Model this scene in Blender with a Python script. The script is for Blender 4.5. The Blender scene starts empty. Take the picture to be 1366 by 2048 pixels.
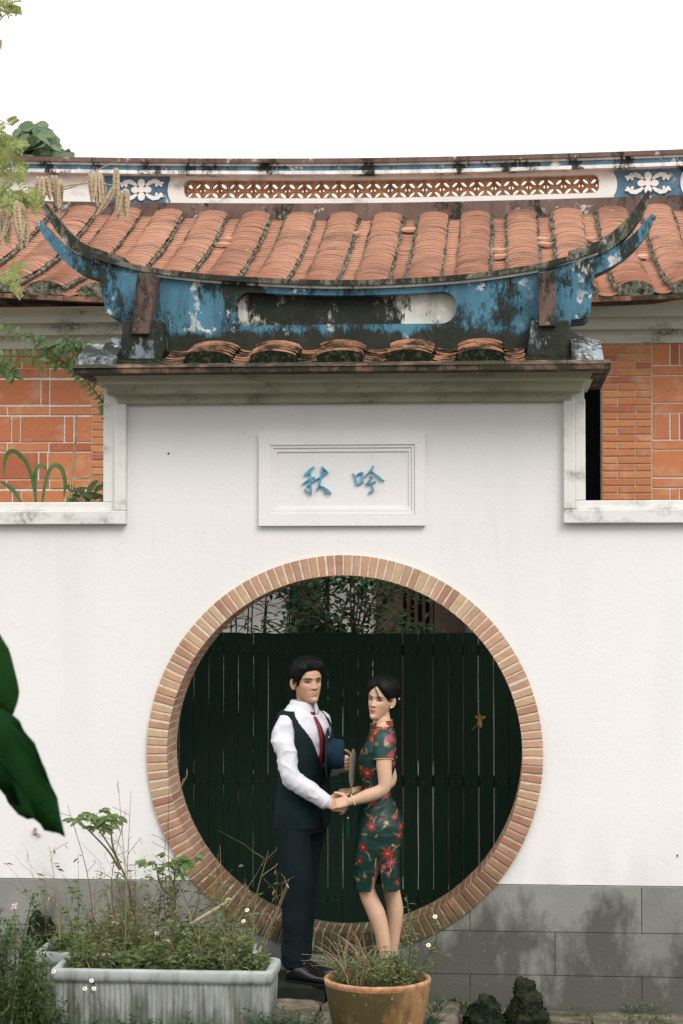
import bpy, bmesh, math, random
import numpy as np
from mathutils import Vector, Matrix, noise as mnoise

SC = bpy.context.scene
COL = SC.collection
R = math.radians

# ------------------------------------------------------------------ camera
CAM_P = Vector((0.92, -11.30, 2.38))
YAW, PITCH, FPX = R(4.70), math.atan(140 / 4000), 4000.0
cam = bpy.data.cameras.new('camera')
camo = bpy.data.objects.new('camera', cam)
COL.objects.link(camo)
camo.location = CAM_P
camo.rotation_euler = (R(90) + PITCH, 0, YAW)
cam.sensor_fit = 'VERTICAL'
cam.sensor_height = 36.0
cam.lens = FPX / 2048 * 36.0
cam.clip_start = 0.1
cam.clip_end = 400
cam.dof.use_dof = True
cam.dof.focus_distance = 11.15
cam.dof.aperture_fstop = 8.0
SC.camera = camo

# ------------------------------------------------------------------ overcast sky and soft sun
SUN_EL, SUN_AZ = R(41), R(28)          # azimuth towards the right of the camera side
w = bpy.data.worlds.new('World')
SC.world = w
w.use_nodes = True
nt = w.node_tree
bg = nt.nodes['Background']
sky = nt.nodes.new('ShaderNodeTexSky')
sky.sky_type = 'NISHITA'
sky.sun_disc = False
sky.sun_elevation = SUN_EL
sky.sun_rotation = R(180) - SUN_AZ
mix = nt.nodes.new('ShaderNodeMixRGB')
mix.inputs[0].default_value = 0.93       # cloud cover hides the blue
# overcast sky after the CIE rule: the zenith about three times as bright as the horizon
tc = nt.nodes.new('ShaderNodeTexCoord')
sx_ = nt.nodes.new('ShaderNodeSeparateXYZ')
nt.links.new(tc.outputs['Generated'], sx_.inputs[0])
mr_ = nt.nodes.new('ShaderNodeMapRange')
mr_.inputs[1].default_value, mr_.inputs[2].default_value = 0.0, 1.0
mr_.inputs[3].default_value, mr_.inputs[4].default_value = 8.6, 20.5
nt.links.new(sx_.outputs[2], mr_.inputs[0])
cl_ = nt.nodes.new('ShaderNodeCombineColor')
for k_ in range(3):
    nt.links.new(mr_.outputs[0], cl_.inputs[k_])
nt.links.new(cl_.outputs[0], mix.inputs[2])
nt.links.new(sky.outputs[0], mix.inputs[1])
nt.links.new(mix.outputs[0], bg.inputs[0])
bg.inputs[1].default_value = 0.10
sl = bpy.data.lights.new('sun', 'SUN')
sl.energy = 1.4
sl.angle = R(28)
sl.color = (1.0, 0.95, 0.885)
so = bpy.data.objects.new('sun', sl)
COL.objects.link(so)
sdir = Vector((math.sin(SUN_AZ) * math.cos(SUN_EL), -math.cos(SUN_AZ) * math.cos(SUN_EL), math.sin(SUN_EL)))
so.rotation_euler = sdir.to_track_quat('Z', 'Y').to_euler()
so.location = sdir * 30
vs = SC.view_settings
vs.view_transform = 'Standard'
vs.look = 'None'
vs.gamma = 1.0
vs.exposure = 0.31
vs.use_curve_mapping = False
SC.cycles.max_bounces = 8
SC.cycles.transparent_max_bounces = 8

# ------------------------------------------------------------------ helpers
_f = Vector((-math.sin(YAW) * math.cos(PITCH), math.cos(YAW) * math.cos(PITCH), math.sin(PITCH)))
_r = Vector((math.cos(YAW), math.sin(YAW), 0))
_u = _r.cross(_f)


def pt(px, py, Y):
    """survey helper: the point on the vertical plane at depth Y seen at a spot of the 1366x2048 photograph"""
    d = _f * FPX + _r * (px - 683) - _u * (py - 1024)
    return CAM_P + d * ((Y - CAM_P.y) / d.y)


def ptz(px, py, Z):
    d = _f * FPX + _r * (px - 683) - _u * (py - 1024)
    return CAM_P + d * ((Z - CAM_P.z) / d.z)


def lin(r, g, b):
    def c(v):
        v /= 255
        return v / 12.92 if v <= 0.04045 else ((v + 0.055) / 1.055) ** 2.4
    return (c(r), c(g), c(b))


BASE = {}


def thing(name, label, cat, loc=(0, 0, 0), group=None, kind=None):
    o = bpy.data.objects.new(name, None)
    COL.objects.link(o)
    o.empty_display_size = 0.1
    o.location = loc
    BASE[o.name] = Vector(loc)
    tag(o, label, cat, group, kind)
    return o


def tag(o, label=None, cat=None, group=None, kind=None):
    if label: o['label'] = label
    if cat: o['category'] = cat
    if group: o['group'] = group
    if kind: o['kind'] = kind
    return o


def adopt(o, parent):
    if parent is not None:
        o.parent = parent
        b = BASE.get(parent.name)
        if b is not None:
            o.matrix_parent_inverse = Matrix.Translation(-b)
    return o


def link(name, me, parent=None, mw=None):
    o = bpy.data.objects.new(name, me)
    COL.objects.link(o)
    if mw is not None:
        o.matrix_basis = mw
    adopt(o, parent)
    return o


class MB:
    def __init__(s):
        s.v = []
        s.f = []
        s.m = []
        s.mi = 0

    def add(s, vs_, fs):
        n = len(s.v)
        s.v.extend([tuple(p) for p in vs_])
        for f in fs:
            s.f.append(tuple(i + n for i in f))
            s.m.append(s.mi)
        return s

    def box(s, x0, x1, y0, y1, z0, z1):
        return s.add([(x0, y0, z0), (x1, y0, z0), (x1, y1, z0), (x0, y1, z0), (x0, y0, z1), (x1, y0, z1), (x1, y1, z1), (x0, y1, z1)],
                     [(0, 3, 2, 1), (4, 5, 6, 7), (0, 1, 5, 4), (1, 2, 6, 5), (2, 3, 7, 6), (3, 0, 4, 7)])

    def hexa(s, p):
        return s.add(p, [(0, 3, 2, 1), (4, 5, 6, 7), (0, 1, 5, 4), (1, 2, 6, 5), (2, 3, 7, 6), (3, 0, 4, 7)])

    def prism(s, poly, y0, y1):
        """poly in (x,z), anticlockwise seen from -y; extruded in y"""
        n = len(poly)
        vs_ = [(x, y0, z) for x, z in poly] + [(x, y1, z) for x, z in poly]
        fs = [tuple(range(n)), tuple(range(2 * n - 1, n - 1, -1))]
        for i in range(n):
            j = (i + 1) % n
            fs.append((i, i + n, j + n, j))
        return s.add(vs_, fs)

    def prism_x(s, poly, x0, x1):
        """poly in (y,z); extruded along x"""
        n = len(poly)
        vs_ = [(x0, y, z) for y, z in poly] + [(x1, y, z) for y, z in poly]
        fs = [tuple(range(n)), tuple(range(2 * n - 1, n - 1, -1))]
        for i in range(n):
            j = (i + 1) % n
            fs.append((i, i + n, j + n, j))
        return s.add(vs_, fs)

    def tube(s, path, rad, seg=6, caps=True):
        path = [Vector(p) for p in path]
        n = len(path)
        if not hasattr(rad, '__len__'):
            rad = [rad] * n
        vs_, fs = [], []
        up = None
        for i, p in enumerate(path):
            t = (path[min(i + 1, n - 1)] - path[max(i - 1, 0)])
            if t.length < 1e-9: t = Vector((0, 0, 1))
            t.normalize()
            if up is None:
                a = Vector((0, 0, 1)) if abs(t.z) < 0.9 else Vector((1, 0, 0))
                up = (a - t * a.dot(t)).normalized()
            else:
                up = (up - t * up.dot(t))
                if up.length < 1e-6: up = Vector((1, 0, 0)) - t * t.x
                up.normalize()
            b = t.cross(up)
            for k in range(seg):
                an = 2 * math.pi * k / seg
                q = p + (up * math.cos(an) + b * math.sin(an)) * rad[i]
                vs_.append((q.x, q.y, q.z))
        for i in range(n - 1):
            for k in range(seg):
                k2 = (k + 1) % seg
                fs.append((i * seg + k, i * seg + k2, (i + 1) * seg + k2, (i + 1) * seg + k))
        if caps:
            fs.append(tuple(range(seg - 1, -1, -1)))
            fs.append(tuple((n - 1) * seg + k for k in range(seg)))
        return s.add(vs_, fs)

    def lathe(s, prof, cx, cy, seg=32):
        """prof: list of (r,z)"""
        n = len(prof)
        vs_ = []
        for r, z in prof:
            for k in range(seg):
                a = 2 * math.pi * k / seg
                vs_.append((cx + r * math.cos(a), cy + r * math.sin(a), z))
        fs = []
        for i in range(n - 1):
            for k in range(seg):
                k2 = (k + 1) % seg
                fs.append((i * seg + k, i * seg + k2, (i + 1) * seg + k2, (i + 1) * seg + k))
        return s.add(vs_, fs)

    def leaf(s, base, direction, up, L, W, droop=0.2, fold=0.15, n=3, shape=None):
        """a leaf blade with a midrib fold, growing from base along direction"""
        d = Vector(direction).normalized()
        u = Vector(up)
        u = (u - d * u.dot(d))
        if u.length < 1e-5:
            u = Vector((0.3, 0.5, 0.8)) - d * d.dot(Vector((0.3, 0.5, 0.8)))
        u.normalize()
        side = d.cross(u)
        vs_, fs = [], []
        b = Vector(base)
        for i in range(n + 1):
            t = i / n
            wd = W * 0.5 * (shape(t) if shape else (math.sin(math.pi * min(1, t * 0.94 + 0.06)) ** 0.8))
            c = b + d * (L * t) - u * (droop * L * t * t)
            f_ = u * (fold * wd)
            vs_ += [c - side * wd + f_, c, c + side * wd + f_]
        for i in range(n):
            a = i * 3
            fs += [(a, a + 1, a + 4, a + 3), (a + 1, a + 2, a + 5, a + 4)]
        return s.add(vs_, fs)

    def mesh(s, name, mats, smooth=False):
        me = bpy.data.meshes.new(name)
        me.from_pydata(s.v, [], s.f)
        for m in (mats if isinstance(mats, (list, tuple)) else [mats]):
            me.materials.append(m)
        if any(s.m):
            me.polygons.foreach_set('material_index', s.m)
        if smooth:
            me.polygons.foreach_set('use_smooth', [True] * len(s.f))
        me.update()
        return me

    def build(s, name, mats, parent=None, smooth=False):
        return link(name, s.mesh(name, mats, smooth), parent)


def strip_wall(mb, xs, top, bot, y0, y1, hole=None, back=True):
    """an upright wall cut into thin columns; hole(x) gives (z_low, z_high) or None"""
    def fr(a, b, za0, za1, zb0, zb1):
        mb.add([(a, y0, za0), (b, y0, zb0), (b, y0, zb1), (a, y0, za1)], [(0, 1, 2, 3)])
        if back:
            mb.add([(a, y1, za0), (b, y1, zb0), (b, y1, zb1), (a, y1, za1)], [(3, 2, 1, 0)])

    def ledge(a, b, za, zb, upw):
        mb.add([(a, y0, za), (b, y0, zb), (b, y1, zb), (a, y1, za)], [(0, 1, 2, 3) if upw else (3, 2, 1, 0)])
    for a, b in zip(xs[:-1], xs[1:]):
        ta, tb, ba, bb = top(a), top(b), bot(a), bot(b)
        ha = hole(a) if hole else None
        hb = hole(b) if hole else None
        if ha and hb:
            if ha[1] < ta or hb[1] < tb:
                fr(a, b, min(ha[1], ta), ta, min(hb[1], tb), tb)
                ledge(a, b, ta, tb, True)
                ledge(a, b, ha[1], hb[1], False)
            if ha[0] > ba or hb[0] > bb:
                fr(a, b, ba, max(ha[0], ba), bb, max(hb[0], bb))
                ledge(a, b, max(ha[0], ba), max(hb[0], bb), True)
                ledge(a, b, ba, bb, False)
        else:
            fr(a, b, ba, ta, bb, tb)
            ledge(a, b, ta, tb, True)
            ledge(a, b, ba, bb, False)
    for x, flip in ((xs[0], False), (xs[-1], True)):
        q = [(x, y0, bot(x)), (x, y0, top(x)), (x, y1, top(x)), (x, y1, bot(x))]
        mb.add(q, [(0, 1, 2, 3) if not flip else (3, 2, 1, 0)])
    return mb


def interp(pts):
    xs = [p[0] for p in pts]
    ys = [p[1] for p in pts]
    return lambda x: float(np.interp(x, xs, ys))


def smooth_poly(pts, n=24):
    """Catmull-Rom through points"""
    P = [Vector(p) for p in pts]
    P = [P[0] * 2 - P[1]] + P + [P[-1] * 2 - P[-2]]
    out = []
    m = len(P) - 3
    for i in range(m):
        for k in range(n):
            t = k / n
            a, b, c, d = P[i:i + 4]
            out.append(0.5 * ((2 * b) + (c - a) * t + (2 * a - 5 * b + 4 * c - d) * t * t + (3 * b - a - 3 * c + d) * t ** 3))
    out.append(P[-2].copy())
    return out


# ------------------------------------------------------------------ materials
class NG:
    def __init__(s, name, rough=0.85, spec=0.3):
        s.mat = bpy.data.materials.new(name)
        s.mat.use_nodes = True
        s.nt = s.mat.node_tree
        s.b = s.nt.nodes['Principled BSDF']
        s.b.inputs['Roughness'].default_value = rough
        s.b.inputs['Specular IOR Level'].default_value = spec
        s._pos = None

    def n(s, t, **kw):
        nd = s.nt.nodes.new(t)
        for k, v in kw.items():
            setattr(nd, k, v)
        return nd

    def l(s, a, b):
        s.nt.links.new(a, b)

    def pos(s, scale=(1, 1, 1)):
        if s._pos is None:
            s._pos = s.n('ShaderNodeNewGeometry').outputs['Position']
        if scale == (1, 1, 1):
            return s._pos
        m = s.n('ShaderNodeVectorMath', operation='MULTIPLY')
        s.l(s._pos, m.inputs[0])
        m.inputs[1].default_value = scale
        return m.outputs[0]

    def noise(s, scale, detail=4, stretch=(1, 1, 1), rough=0.55, lo=None, hi=None, dist=0.0):
        nd = s.n('ShaderNodeTexNoise')
        s.l(s.pos(stretch), nd.inputs['Vector'])
        nd.inputs['Scale'].default_value = scale
        nd.inputs['Detail'].default_value = detail
        nd.inputs['Roughness'].default_value = rough
        nd.inputs['Distortion'].default_value = dist
        if lo is None:
            return nd.outputs['Fac']
        return s.rng(nd.outputs['Fac'], lo, hi)

    def rng(s, v, lo, hi, a=0.0, b=1.0):
        m = s.n('ShaderNodeMapRange')
        m.inputs[1].default_value = lo
        m.inputs[2].default_value = hi
        m.inputs[3].default_value = a
        m.inputs[4].default_value = b
        s.l(v, m.inputs[0])
        return m.outputs[0]

    def math(s, op, a, b):
        m = s.n('ShaderNodeMath', operation=op)
        for i, v in enumerate((a, b)):
            if isinstance(v, (int, float)):
                m.inputs[i].default_value = v
            else:
                s.l(v, m.inputs[i])
        return m.outputs[0]

    def mix(s, fac, a, b, mode='MIX'):
        m = s.n('ShaderNodeMixRGB', blend_type=mode)
        for i, v in enumerate((fac, a, b)):
            if isinstance(v, (int, float)):
                m.inputs[i].default_value = v
            elif isinstance(v, tuple):
                m.inputs[i].default_value = (*v, 1) if len(v) == 3 else v
            else:
                s.l(v, m.inputs[i])
        return m.outputs[0]

    def ramp(s, fac, stops, const=False):
        r = s.n('ShaderNodeValToRGB')
        if const: r.color_ramp.interpolation = 'CONSTANT'
        e = r.color_ramp.elements
        while len(e) < len(stops):
            e.new(0.5)
        for k, (p, c) in enumerate(stops):
            e[k].position = p
            e[k].color = (*c, 1)
        s.l(fac, r.inputs[0])
        return r.outputs[0]

    def rnd(s):
        return s.n('ShaderNodeObjectInfo').outputs['Random']

    def xyz(s):
        x = s.n('ShaderNodeSeparateXYZ')
        s.l(s.pos(), x.inputs[0])
        return x.outputs

    def color(s, c):
        if isinstance(c, tuple):
            s.b.inputs['Base Color'].default_value = (*c, 1)
        else:
            s.l(c, s.b.inputs['Base Color'])
        return s

    def bump(s, h, strength=0.3, dist=0.01):
        b = s.n('ShaderNodeBump')
        b.inputs['Strength'].default_value = strength
        b.inputs['Distance'].default_value = dist
        s.l(h, b.inputs['Height'])
        s.l(b.outputs[0], s.b.inputs['Normal'])
        return s

    def leafy(s, amt=0.35):
        """thin leaves let some light through"""
        s.b.inputs['Transmission Weight'].default_value = 0.0
        tr = s.n('ShaderNodeBsdfTranslucent')
        mx = s.n('ShaderNodeMixShader')
        out = s.nt.nodes['Material Output']
        src = s.b.inputs['Base Color']
        if src.is_linked:
            s.l(src.links[0].from_socket, tr.inputs[0])
        else:
            tr.inputs[0].default_value = src.default_value
        mx.inputs[0].default_value = amt
        s.l(s.b.outputs[0], mx.inputs[1])
        s.l(tr.outputs[0], mx.inputs[2])
        s.l(mx.outputs[0], out.inputs['Surface'])
        return s


def simple(name, c, rough=0.8, spec=0.3, var=0.12, scale=14, bump=0.0):
    g = NG(name, rough, spec)
    n1 = g.noise(scale, 5)
    dark = tuple(v * (1 - var * 1.6) for v in c)
    lite = tuple(min(1, v * (1 + var)) for v in c)
    g.color(g.mix(g.rng(n1, 0.3, 0.7), dark, lite))
    if bump:
        g.bump(g.noise(scale * 6, 4), bump, 0.004)
    return g.mat


M = {}


def plaster(name, mould=0.0, base=(0.80, 0.78, 0.775)):
    g = NG(name, 0.92, 0.15)
    big = g.noise(0.9, 5, lo=0.45, hi=0.75)
    streak = g.noise(2.2, 6, (1.6, 1, 0.28), lo=0.5, hi=0.78)
    fine = g.noise(190, 3, rough=0.75)
    c = g.mix(g.math('MULTIPLY', big, 0.35), base, (0.70, 0.68, 0.655))
    c = g.mix(g.math('MULTIPLY', streak, 0.24), c, (0.56, 0.545, 0.50))
    c = g.mix(g.rng(fine, 0.3, 0.7), c, g.mix(0.24, c, (0.36, 0.35, 0.34)))
    # splash dirt rising from the stone base
    z = g.xyz()[2]
    low = g.math('MULTIPLY', g.rng(z, 1.15, 0.70), g.noise(5, 6, (1, 1, 0.5), lo=0.35, hi=0.75))
    c = g.mix(g.math('MULTIPLY', low, 0.5), c, (0.50, 0.49, 0.45))
    # rain drips below the coping
    drip = g.math('MULTIPLY', g.math('MULTIPLY', g.rng(z, 2.15, 2.68), g.rng(z, 2.74, 2.70)), g.noise(7, 5, (3.2, 1, 0.12), rough=0.6, lo=0.5, hi=0.72))
    c = g.mix(g.math('MULTIPLY', drip, 0.13), c, (0.42, 0.41, 0.36))
    # peeling flecks
    fl = g.math('MULTIPLY', g.noise(38, 3, lo=0.74, hi=0.78), g.noise(1.3, 2, lo=0.5, hi=0.65))
    c = g.mix(g.math('MULTIPLY', fl, 0.6), c, (0.33, 0.31, 0.27))
    if mould:
        mk = g.math('MULTIPLY', g.noise(3.2, 8, (1, 1, 2.2), lo=0.56 - mould * 0.12, hi=0.74), g.noise(45, 5, lo=0.3, hi=0.62))
        c = g.mix(mk, c, (0.10, 0.10, 0.075))
    g.color(c)
    h = g.mix(0.35, g.noise(26, 5), g.noise(160, 3))
    g.bump(h, 0.42, 0.007)
    return g.mat


M['plaster'] = plaster('white_plaster')
M['coping'] = plaster('weathered_plaster', 0.35, (0.74, 0.725, 0.69))
M['cornice'] = plaster('cornice_plaster', 0.35, (0.34, 0.33, 0.235))  # white plaster darkened to olive; shade under the eave put into the colour
M['house_cornice'] = plaster('house_cornice_plaster', 0.12, (0.56, 0.55, 0.46))
M['house_white'] = plaster('ridge_white', 0.25, (0.80, 0.77, 0.73))


def brickmat(name, stops, moss=0.0, mosz=(0.95, 0.35)):
    g = NG(name, 0.9, 0.2)
    rv = g.rnd()
    c = g.ramp(rv, stops)
    n1 = g.noise(34, 6, lo=0.3, hi=0.75)
    c = g.mix(g.math('MULTIPLY', n1, 0.35), c, g.mix(1.0, c, (0.62, 0.55, 0.5), 'MULTIPLY'))
    n2 = g.noise(9, 4, lo=0.52, hi=0.75)
    c = g.mix(g.math('MULTIPLY', n2, 0.3), c, (0.68, 0.5, 0.36))
    if moss:
        z = g.xyz()[2]
        red = g.rng(z, 1.3, 0.7)
        c = g.mix(g.math('MULTIPLY', red, 0.85), c, g.mix(1.0, c, (0.62, 0.42, 0.38), 'MULTIPLY'))
        mk = g.math('MULTIPLY', g.rng(z, mosz[0], mosz[1]), g.noise(11, 6, lo=0.22, hi=0.48))
        c = g.mix(g.math('MULTIPLY', mk, moss), c, (0.055, 0.06, 0.025))
    g.color(c)
    g.bump(g.mix(0.5, g.noise(60, 5), g.noise(220, 3)), 0.45, 0.006)
    return g.mat


M['ring_brick'] = brickmat('ring_brick', [(0.0, (0.44, 0.26, 0.165)), (0.2, (0.52, 0.32, 0.20)), (0.4, (0.42, 0.245, 0.16)), (0.6, (0.53, 0.38, 0.235)),
                                          (0.8, (0.50, 0.28, 0.165)), (1.0, (0.37, 0.195, 0.13))], 0.95)
M['house_brick'] = brickmat('house_brick', [(0.0, (0.46, 0.165, 0.08)), (0.35, (0.54, 0.215, 0.095)), (0.7, (0.50, 0.19, 0.09)), (1.0, (0.40, 0.13, 0.068))])
M['pilaster_brick'] = brickmat('pilaster_brick', [(0.0, (0.48, 0.175, 0.08)), (0.4, (0.58, 0.25, 0.10)), (0.7, (0.53, 0.215, 0.09)), (1.0, (0.43, 0.14, 0.075))])
g = NG('mortar', 0.95, 0.1)
c = g.mix(g.noise(40, 5, lo=0.3, hi=0.7), (0.50, 0.48, 0.43), (0.68, 0.66, 0.61))
z = g.xyz()[2]
y_ = g.xyz()[1]
wet = g.math('MULTIPLY', g.math('MULTIPLY', g.rng(z, 1.25, 0.55), g.rng(y_, 1.0, 0.9)), g.noise(6, 5, lo=0.2, hi=0.55))
c = g.mix(g.math('MULTIPLY', wet, 0.8), c, (0.11, 0.105, 0.07))
g.color(c)
g.bump(g.noise(150, 4), 0.5, 0.004)
M['mortar'] = g.mat

g = NG('grey_base_stone', 0.8, 0.3)
c = g.mix(g.noise(3.0, 6, lo=0.3, hi=0.7), (0.152, 0.158, 0.140), (0.232, 0.236, 0.212))
c = g.mix(g.math('MULTIPLY', g.rng(g.rnd(), 0, 1), 0.25), c, (0.33, 0.32, 0.29))
z = g.xyz()[2]
damp = g.math('ADD', g.noise(2.0, 9, (1.1, 1, 0.55), rough=0.7), g.rng(z, 0.0, 0.75, 0.18, -0.10))
c = g.mix(g.math('MULTIPLY', g.rng(damp, 0.50, 0.62), 0.80), c, (0.055, 0.055, 0.042))
c = g.mix(g.math('MULTIPLY', g.noise(60, 4, lo=0.7, hi=0.76), 0.5), c, (0.55, 0.54, 0.5))
g.color(c)
g.bump(g.noise(70, 6), 0.4, 0.006)
M['stone'] = g.mat

g = NG('paving_stone', 0.9, 0.2)
c = g.mix(g.noise(9, 7, (1, 1, 1), lo=0.3, hi=0.7), (0.060, 0.052, 0.038), (0.19, 0.16, 0.12))
c = g.mix(g.math('MULTIPLY', g.noise(5, 6, lo=0.48, hi=0.62), 0.75), c, (0.045, 0.055, 0.022))
c = g.mix(g.noise(44, 5, lo=0.60, hi=0.70), c, (0.28, 0.245, 0.19))
g.color(c)
g.bump(g.mix(0.5, g.noise(14, 7, (0.5, 2, 1)), g.noise(70, 5)), 0.9, 0.02)
M['paving'] = g.mat
g = NG('soil', 0.95, 0.1)
g.color(g.mix(g.noise(20, 7, lo=0.35, hi=0.65), (0.03, 0.026, 0.017), (0.075, 0.07, 0.035)))
g.bump(g.noise(50, 6), 1.0, 0.02)
M['soil'] = g.mat


def tilemat(name, base, dirt=0.5, moss=0.0):
    g = NG(name, 0.9, 0.2)
    rv = g.rnd()
    b2 = tuple(v * 0.74 for v in base)
    b3 = (min(1, base[0] * 1.12), base[1] * 1.25, base[2] * 1.3)
    c = g.mix(rv, g.mix(g.noise(6, 5, (1, 3, 3), lo=0.3, hi=0.7), b2, base), g.mix(g.noise(17, 4, (0.5, 3, 3), lo=0.3, hi=0.7), base, b3))
    d = g.noise(2.1, 8, (1, 1.2, 1.2), rough=0.65, lo=0.50, hi=0.72)
    c = g.mix(g.math('MULTIPLY', d, dirt), c, (0.10, 0.06, 0.045))
    st = g.noise(23, 3, (0.25, 3.5, 3.5), lo=0.55, hi=0.7)
    c = g.mix(g.math('MULTIPLY', st, 0.45), c, (0.20, 0.10, 0.065))
    c = g.mix(g.math('MULTIPLY', g.noise(13, 4, lo=0.66, hi=0.72), 0.5), c, (0.62, 0.36, 0.25))
    if moss:
        k = g.noise(6, 8, rough=0.7, lo=0.5 - 0.14 * moss, hi=0.62 - 0.08 * moss)
        c = g.mix(g.math('MULTIPLY', k, 0.95), c, (0.022, 0.024, 0.014))
    g.color(c)
    g.bump(g.noise(60, 5), 0.4, 0.005)
    return g.mat


M['tile'] = tilemat('roof_tile', (0.37, 0.185, 0.12), 0.8)
M['pan'] = tilemat('pan_tile', (0.44, 0.225, 0.15), 0.5)
M['gate_tile'] = tilemat('gate_tile', (0.42, 0.21, 0.125), 0.4, 0.6)
M['eave_tile'] = tilemat('eave_tile', (0.26, 0.13, 0.085), 0.6, 0.75)
M['gate_eave'] = tilemat('gate_eave', (0.22, 0.125, 0.09), 0.6, 1.25)
g = NG('mossy_mortar', 0.95, 0.1)
c = g.mix(g.noise(18, 7, rough=0.7, lo=0.42, hi=0.62), (0.018, 0.021, 0.011), (0.20, 0.19, 0.145))
g.color(c)
g.bump(g.noise(60, 7), 1.0, 0.012)
M['moss_mortar'] = g.mat
g = NG('mossy_black', 0.95, 0.1)
c = g.mix(g.noise(30, 7, rough=0.7, lo=0.5, hi=0.72), (0.009, 0.013, 0.006), (0.085, 0.085, 0.055))
g.color(c)
g.bump(g.noise(90, 7), 1.0, 0.015)
M['moss'] = g.mat


def paint(name, base, mossy=0.5, chip=0.5, chipc=(0.62, 0.60, 0.55), lowmoss=None, midmoss=None):
    g = NG(name, 0.7, 0.35)
    c = g.mix(g.noise(4, 6, lo=0.3, hi=0.7), tuple(v * 0.72 for v in base), tuple(min(1, v * 1.25) for v in base))
    c = g.mix(g.math('MULTIPLY', g.noise(7, 6, (2.2, 1, 0.35), lo=0.5, hi=0.7), 0.55), c, tuple(v * 0.34 for v in base))
    ch = g.noise(10, 8, rough=0.68, lo=0.60 - 0.10 * chip, hi=0.63 - 0.10 * chip)
    ch = g.math('MULTIPLY', ch, g.noise(1.9, 3, lo=0.42, hi=0.55))
    c = g.mix(ch, c, chipc)
    field = g.math('ADD', g.noise(3.4, 9, (1.3, 1, 0.7), rough=0.68), g.math('MULTIPLY', g.noise(40, 6, (1.5, 1, 0.6), rough=0.75), 0.34))
    if lowmoss:
        zz = g.xyz()[2]
        field = g.math('ADD', field, g.rng(zz, lowmoss[0], lowmoss[1], 0.30, 0.0))
    if midmoss:
        dx_ = g.math('ABSOLUTE', g.math('SUBTRACT', g.xyz()[0], midmoss[0]), 0)
        field = g.math('ADD', field, g.rng(dx_, midmoss[1] * .45, midmoss[1], 0.10, -0.16))
    th = 0.78 - 0.20 * mossy
    mk = g.rng(field, th, th + 0.07)
    mc = g.mix(g.noise(60, 6, rough=0.75, lo=0.60, hi=0.76), (0.007, 0.011, 0.005), (0.11, 0.11, 0.075))
    mc = g.mix(g.math('MULTIPLY', g.noise(11, 7, rough=0.7, lo=0.48, hi=0.66), 0.8), mc, (0.030, 0.028, 0.017))
    c = g.mix(mk, c, mc)
    g.color(c)
    g.bump(g.mix(0.5, mk, g.noise(80, 6)), 0.8, 0.010)
    return g.mat


M['blue'] = paint('blue_paint', (0.055, 0.165, 0.232), 0.58, 0.34, lowmoss=(3.70, 3.82))
M['blue_end'] = paint('blue_paint_end', (0.055, 0.160, 0.226), 0.64, 0.42)
M['blue_pale'] = paint('blue_band', (0.09, 0.19, 0.26), 0.46, 0.2)
M['blue_panel'] = paint('blue_panel', (0.10, 0.20, 0.29), 0.05, 0.15)
M['white_line'] = paint('white_line', (0.72, 0.71, 0.70), 0.3, 0.1)
M['niche'] = paint('niche_plaster', (0.58, 0.56, 0.50), 0.80, 0.2, midmoss=(pt(692, 615, .07).x, .62))
M['brown'] = paint('brown_paint', (0.105, 0.068, 0.054), 0.46, 0.2, (0.30, 0.25, 0.21))
M['ridge_brown'] = paint('ridge_brown', (0.13, 0.082, 0.066), 0.2, 0.1, (0.45, 0.42, 0.38))
M['horn'] = paint('horn_mortar', (0.15, 0.14, 0.105), 0.72, 0.12, (0.4, 0.39, 0.34))
M['end_base'] = paint('end_base', lin(112, 122, 128), 0.98, 0.35)
M['verge'] = paint('verge', (0.20, 0.235, 0.26), 0.72, 0.5, (0.46, 0.45, 0.41))
M['terracotta'] = simple('terracotta', lin(188, 136, 96), 0.85, 0.2, 0.25, 18, 0.3)
M['char_blue'] = simple('character_blue', lin(98, 162, 190), 0.6, 0.3, 0.2, 60)
g = NG('fence_wood', 0.75, 0.25)
c = g.mix(g.noise(9, 6, (6, 1, 0.35), lo=0.3, hi=0.75), (0.0012, 0.0125, 0.0052), (0.0026, 0.0225, 0.0098))
c = g.mix(g.math('MULTIPLY', g.rng(g.rnd(), 0.5, 1.0), 0.5), c, (0.003, 0.019, 0.009))
g.color(c)
g.bump(g.noise(14, 6, (8, 1, 0.3)), 0.4, 0.004)
M['fence'] = g.mat
M['dark_stone'] = simple('dark_stone', (0.009, 0.012, 0.008), 0.8, 0.3, 0.3, 8, 0.5)
M['dark_brown'] = simple('brown_stucco', (0.15, 0.105, 0.085), 0.9, 0.1, 0.15, 8)
M['window_wood'] = simple('window_wood', (0.15, 0.08, 0.045), 0.8, 0.2, 0.2, 20)
M['dark'] = simple('shade_black', (0.006, 0.009, 0.007), 0.9, 0.1)  # near black; shade of porch recess and window put into the colour
M['courtyard'] = simple('courtyard_plaster', (0.75, 0.72, 0.68), 0.9, 0.1, 0.08, 3)

# ================================================================== GROUND
rng = random.Random(7)
gm = MB()
n = 40
for i in range(n):
    for j in range(n):
        x0, x1 = -40 + 80 * i / n, -40 + 80 * (i + 1) / n
        y0, y1 = -40 + 80 * j / n, -40 + 80 * (j + 1) / n
        gm.add([(x0, y0, -0.03), (x1, y0, -0.03), (x1, y1, -0.03), (x0, y1, -0.03)], [(0, 1, 2, 3)])
ground = gm.build('ground', M['soil'])
tag(ground, kind='structure')
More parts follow.
